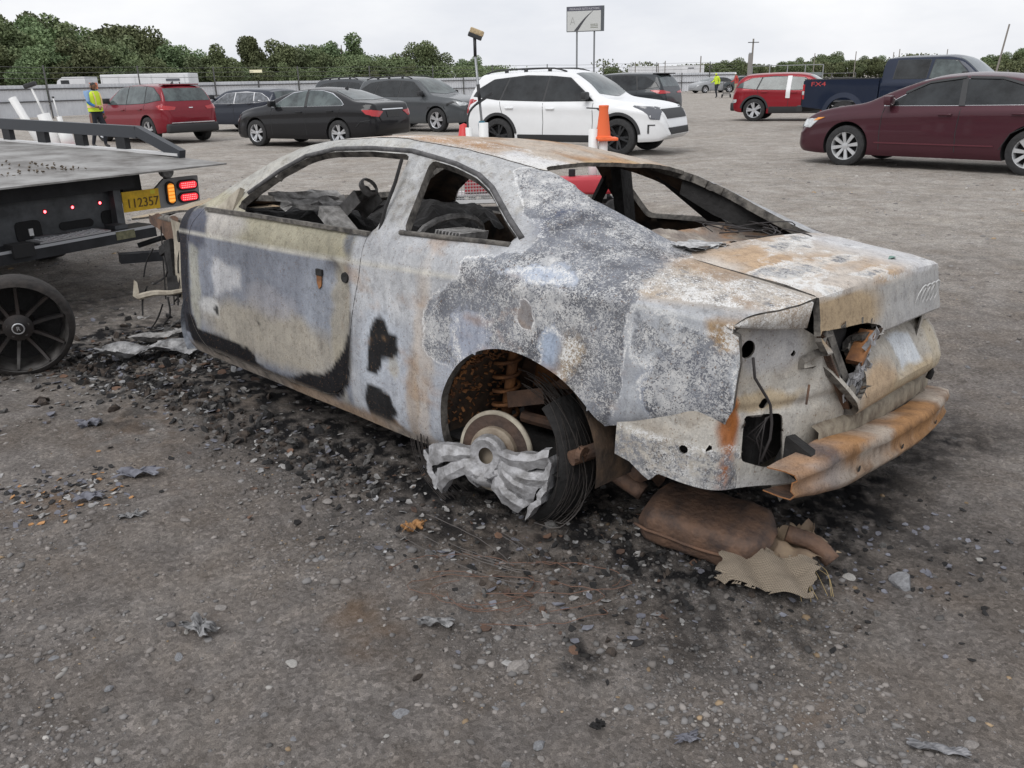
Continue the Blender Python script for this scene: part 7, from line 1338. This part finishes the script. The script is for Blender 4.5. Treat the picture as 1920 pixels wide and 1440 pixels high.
# ------------------------------------------------------------------ tool carts with pipe holders
M_PVC = mat('white_pvc', (.74, .74, .73), .45); M_CRED = mat('red_pad_vinyl', (.48, .045, .06), .45); M_CORG = mat('cone_orange', (.85, .16, .05), .55)
TC = thing('tool_cart', 'low tool cart with red pad, mesh basket and white pipes behind the coupe', 'cart', (.30, 9.9, 0), R(2))
mb = MB(); mb.bar((-.95, -.3, .12), (1.0, -.3, .12), .05, .05); mb.bar((-.95, .35, .12), (1.0, .35, .12), .05, .05)
for x in (-.95, -.3, .3, 1.0): mb.bar((x, -.3, .12), (x, .35, .12), .05, .05)
mb.build('cart_frame', M_TBLK, TC); mb = MB(); mb.tube(catmull([(.95, -.28, .30), (1.03, -.28, .24), (1.06, -.28, .12), (1.06, -.28, .0)], 10), .03, 8); mb.tube([(.45, -.1, .10), (.45, -.1, .52)], .04, 8); mb.build('cart_leg', M_TBLK, TC)
MB().box((.60, -.12, .34), (.92, .26, .20), bev=.04).build('red_pad', M_CRED, TC, True)
MB().box((-.72, .0, .26), (.50, .44, .02)).build('basket_floor', mat('white_shelf', (.6, .6, .6), .5), TC); MB().box((-.66, .02, .40), (.30, .26, .24), bev=.02).build('red_bin', M_CRED, TC)
mb = MB()
for x in np.linspace(-.97, -.47, 16): mb.tube([(x, -.23, .20), (x, -.23, .62)], .004, 4)
for z in np.linspace(.20, .62, 13): mb.tube([(-.97, -.23, z), (-.47, -.23, z)], .004, 4)
mb.build('wire_mesh_side', mat('mesh_wire', (.45, .45, .45), .5, metal=.4), TC); mb = MB()
for z in (.20, .62): mb.bar((-.99, -.235, z), (-.45, -.235, z), .03, .04)
for x in (-.98, -.46): mb.bar((x, -.235, .2), (x, -.235, .62), .03, .03)
mb.build('basket_frame', mat('white_shelf', (.6, .6, .6), .5), TC)
for x in (-.9, .9):
    for y in (-.34, .4): MB().lathe([(.001, -.03), (.09, -.03), (.1, 0), (.09, .03), (.001, .03)], 16, 'y', c=(x, y, .1)).build('wheel', M_TYRE, TC)
def pvc(p, q, r, parent): return MB().tube([p, q], r, 14).build('pipe_holder', M_PVC, parent, True)
pvc((-.72, .1, .15), (-.73, .1, 1.0), .04, TC); pvc((-.56, .1, .15), (-.56, .1, 1.05), .055, TC); pvc((.72, .1, .15), (.72, .1, .95), .055, TC); pvc((.84, .1, .15), (.84, .1, .98), .052, TC)
MB().box((.5, .2, .58), (.2, .1, .12), bev=.02).build('purple_box', mat('violet_box', (.12, .06, .28), .5), TC)
CN = thing('traffic_cone', 'orange traffic cone pushed upside over a white pipe holder on the cart', 'cone', (1.135, 10.03, .84), R(2)); MB().lathe([(.145, .0), (.15, .0), (.15, .02), (.12, .03), (.075, .31), (.085, .36), (.08, .37), (.065, .30)], 28, 'z').build('cone_body', M_CORG, CN, 30); MB().box((.06, 0, -.005), (.34, .30, .035), bev=.015).build('cone_base', M_CORG, CN); CN.scale = (.70, .70, 1.0)
BR = thing('scrub_brush', 'long handled scrub brush with tan bristles standing in a white pipe', 'brush', (-.245, 10.02, .52), (0, R(-4), 0)); MB().tube([(0, 0, .1), (0, 0, 1.30)], .014, 8).build('handle', mat('grey_handle', (.28, .29, .30), .4, metal=.5), BR, True); MB().tube([(0, 0, .75), (0, 0, .95)], .02, 8).build('grip', M_TRIM, BR, True); MB().tube([(0, 0, 1.25), (.015, 0, 1.46)], .018, 8).build('socket', M_TRIM, BR, True); MB().box((.02, 0, 1.46), (.16, .07, .05), rotm(0, R(25), 0), bev=.01).build('brush_head', M_TRIM, BR); MB().box((.045, 0, 1.50), (.16, .075, .06), rotm(0, R(25), 0), bev=.015).build('bristles', mat('tan_bristle', (.52, .40, .24), .9, noise=.4, nscale=60), BR); MB().lathe([(.03, .40), (.045, .42), (.045, .52), (.03, .55)], 14, 'z').build('blue_collar', mat('teal_collar', (.02, .12, .17), .5), BR, True)
SQ = thing('squeegee', 'black bent snow squeegee leaning out of the thinner white pipe', 'tool', (-.43, 10.0, .72), 0); MB().tube(catmull([(0, 0, .1), (-.01, 0, .40), (.05, 0, .50), (.24, 0, .62)], 12), .013, 8).build('handle', M_TRIM, SQ, True); MB().bar((.10, 0, .54), (.28, 0, .65), .05, .03).build('blade', M_TRIM, SQ)
RC = thing('road_cone', 'red and white striped cone beside the pipes at the cart end', 'cone', (-.50, 10.2, .62), 0); MB().lathe([(.12, 0), (.05, .40), (.0, .42)], 20, 'z').build('cone_body', mat('cone_red', (.6, .04, .04), .5), RC, True); MB().lathe([(.115, .10), (.092, .20)], 20, 'z', c=(0, 0, .0)).build('cone_band', mat('band_white', (.7, .7, .7), .5), RC)
T2 = thing('tool_cart', 'tool cart with three leaning white pipes and red crate behind the truck deck', 'cart', (-6.78, 12.6, 0), R(0)); mb = MB(); mb.bar((-.7, 0, .35), (.8, 0, .35), .6, .05)
for x in (-.6, .7):
    for y in (-.25, .25): mb.bar((x, y, 0), (x, y, .35), .05, .05)
mb.build('cart_frame', M_TBLK, T2); MB().box((.38, 0, .53), (.44, .4, .3), bev=.03).build('red_crate', M_CRED, T2)
pvc((.10, 0, .4), (-.33, 0, 1.42), .055, T2); pvc((.24, .0, .4), (.07, .0, 1.19), .085, T2); pvc((.36, .0, .65), (.32, .0, .98), .09, T2); pvc((.32, 0, .95), (.29, 0, 1.15), .035, T2)
B2 = thing('scrub_brush', 'brush on a white pole slanting out of the wide pipe behind the deck', 'brush', (-6.66, 12.6, 1.05), (0, R(-16), 0)); MB().tube([(0, 0, 0), (0, 0, .52)], .016, 8).build('handle', M_PVC, B2, True); MB().box((0, 0, .56), (.18, .07, .06), bev=.015).build('brush_head', M_TRIM, B2)
W2 = thing('marker_wand', 'thin white wand standing in the small pipe behind the deck', 'wand', (-6.49, 12.6, 1.10), 0); MB().tube([(0, 0, 0), (-.03, 0, .30)], .010, 6).build('wand_shaft', M_PVC, W2, True); MB().lathe([(.001, .33), (.02, .32), (.001, .29)], 8, 'z', c=(-.03, 0, 0)).build('wand_tip', M_TRIM, W2)
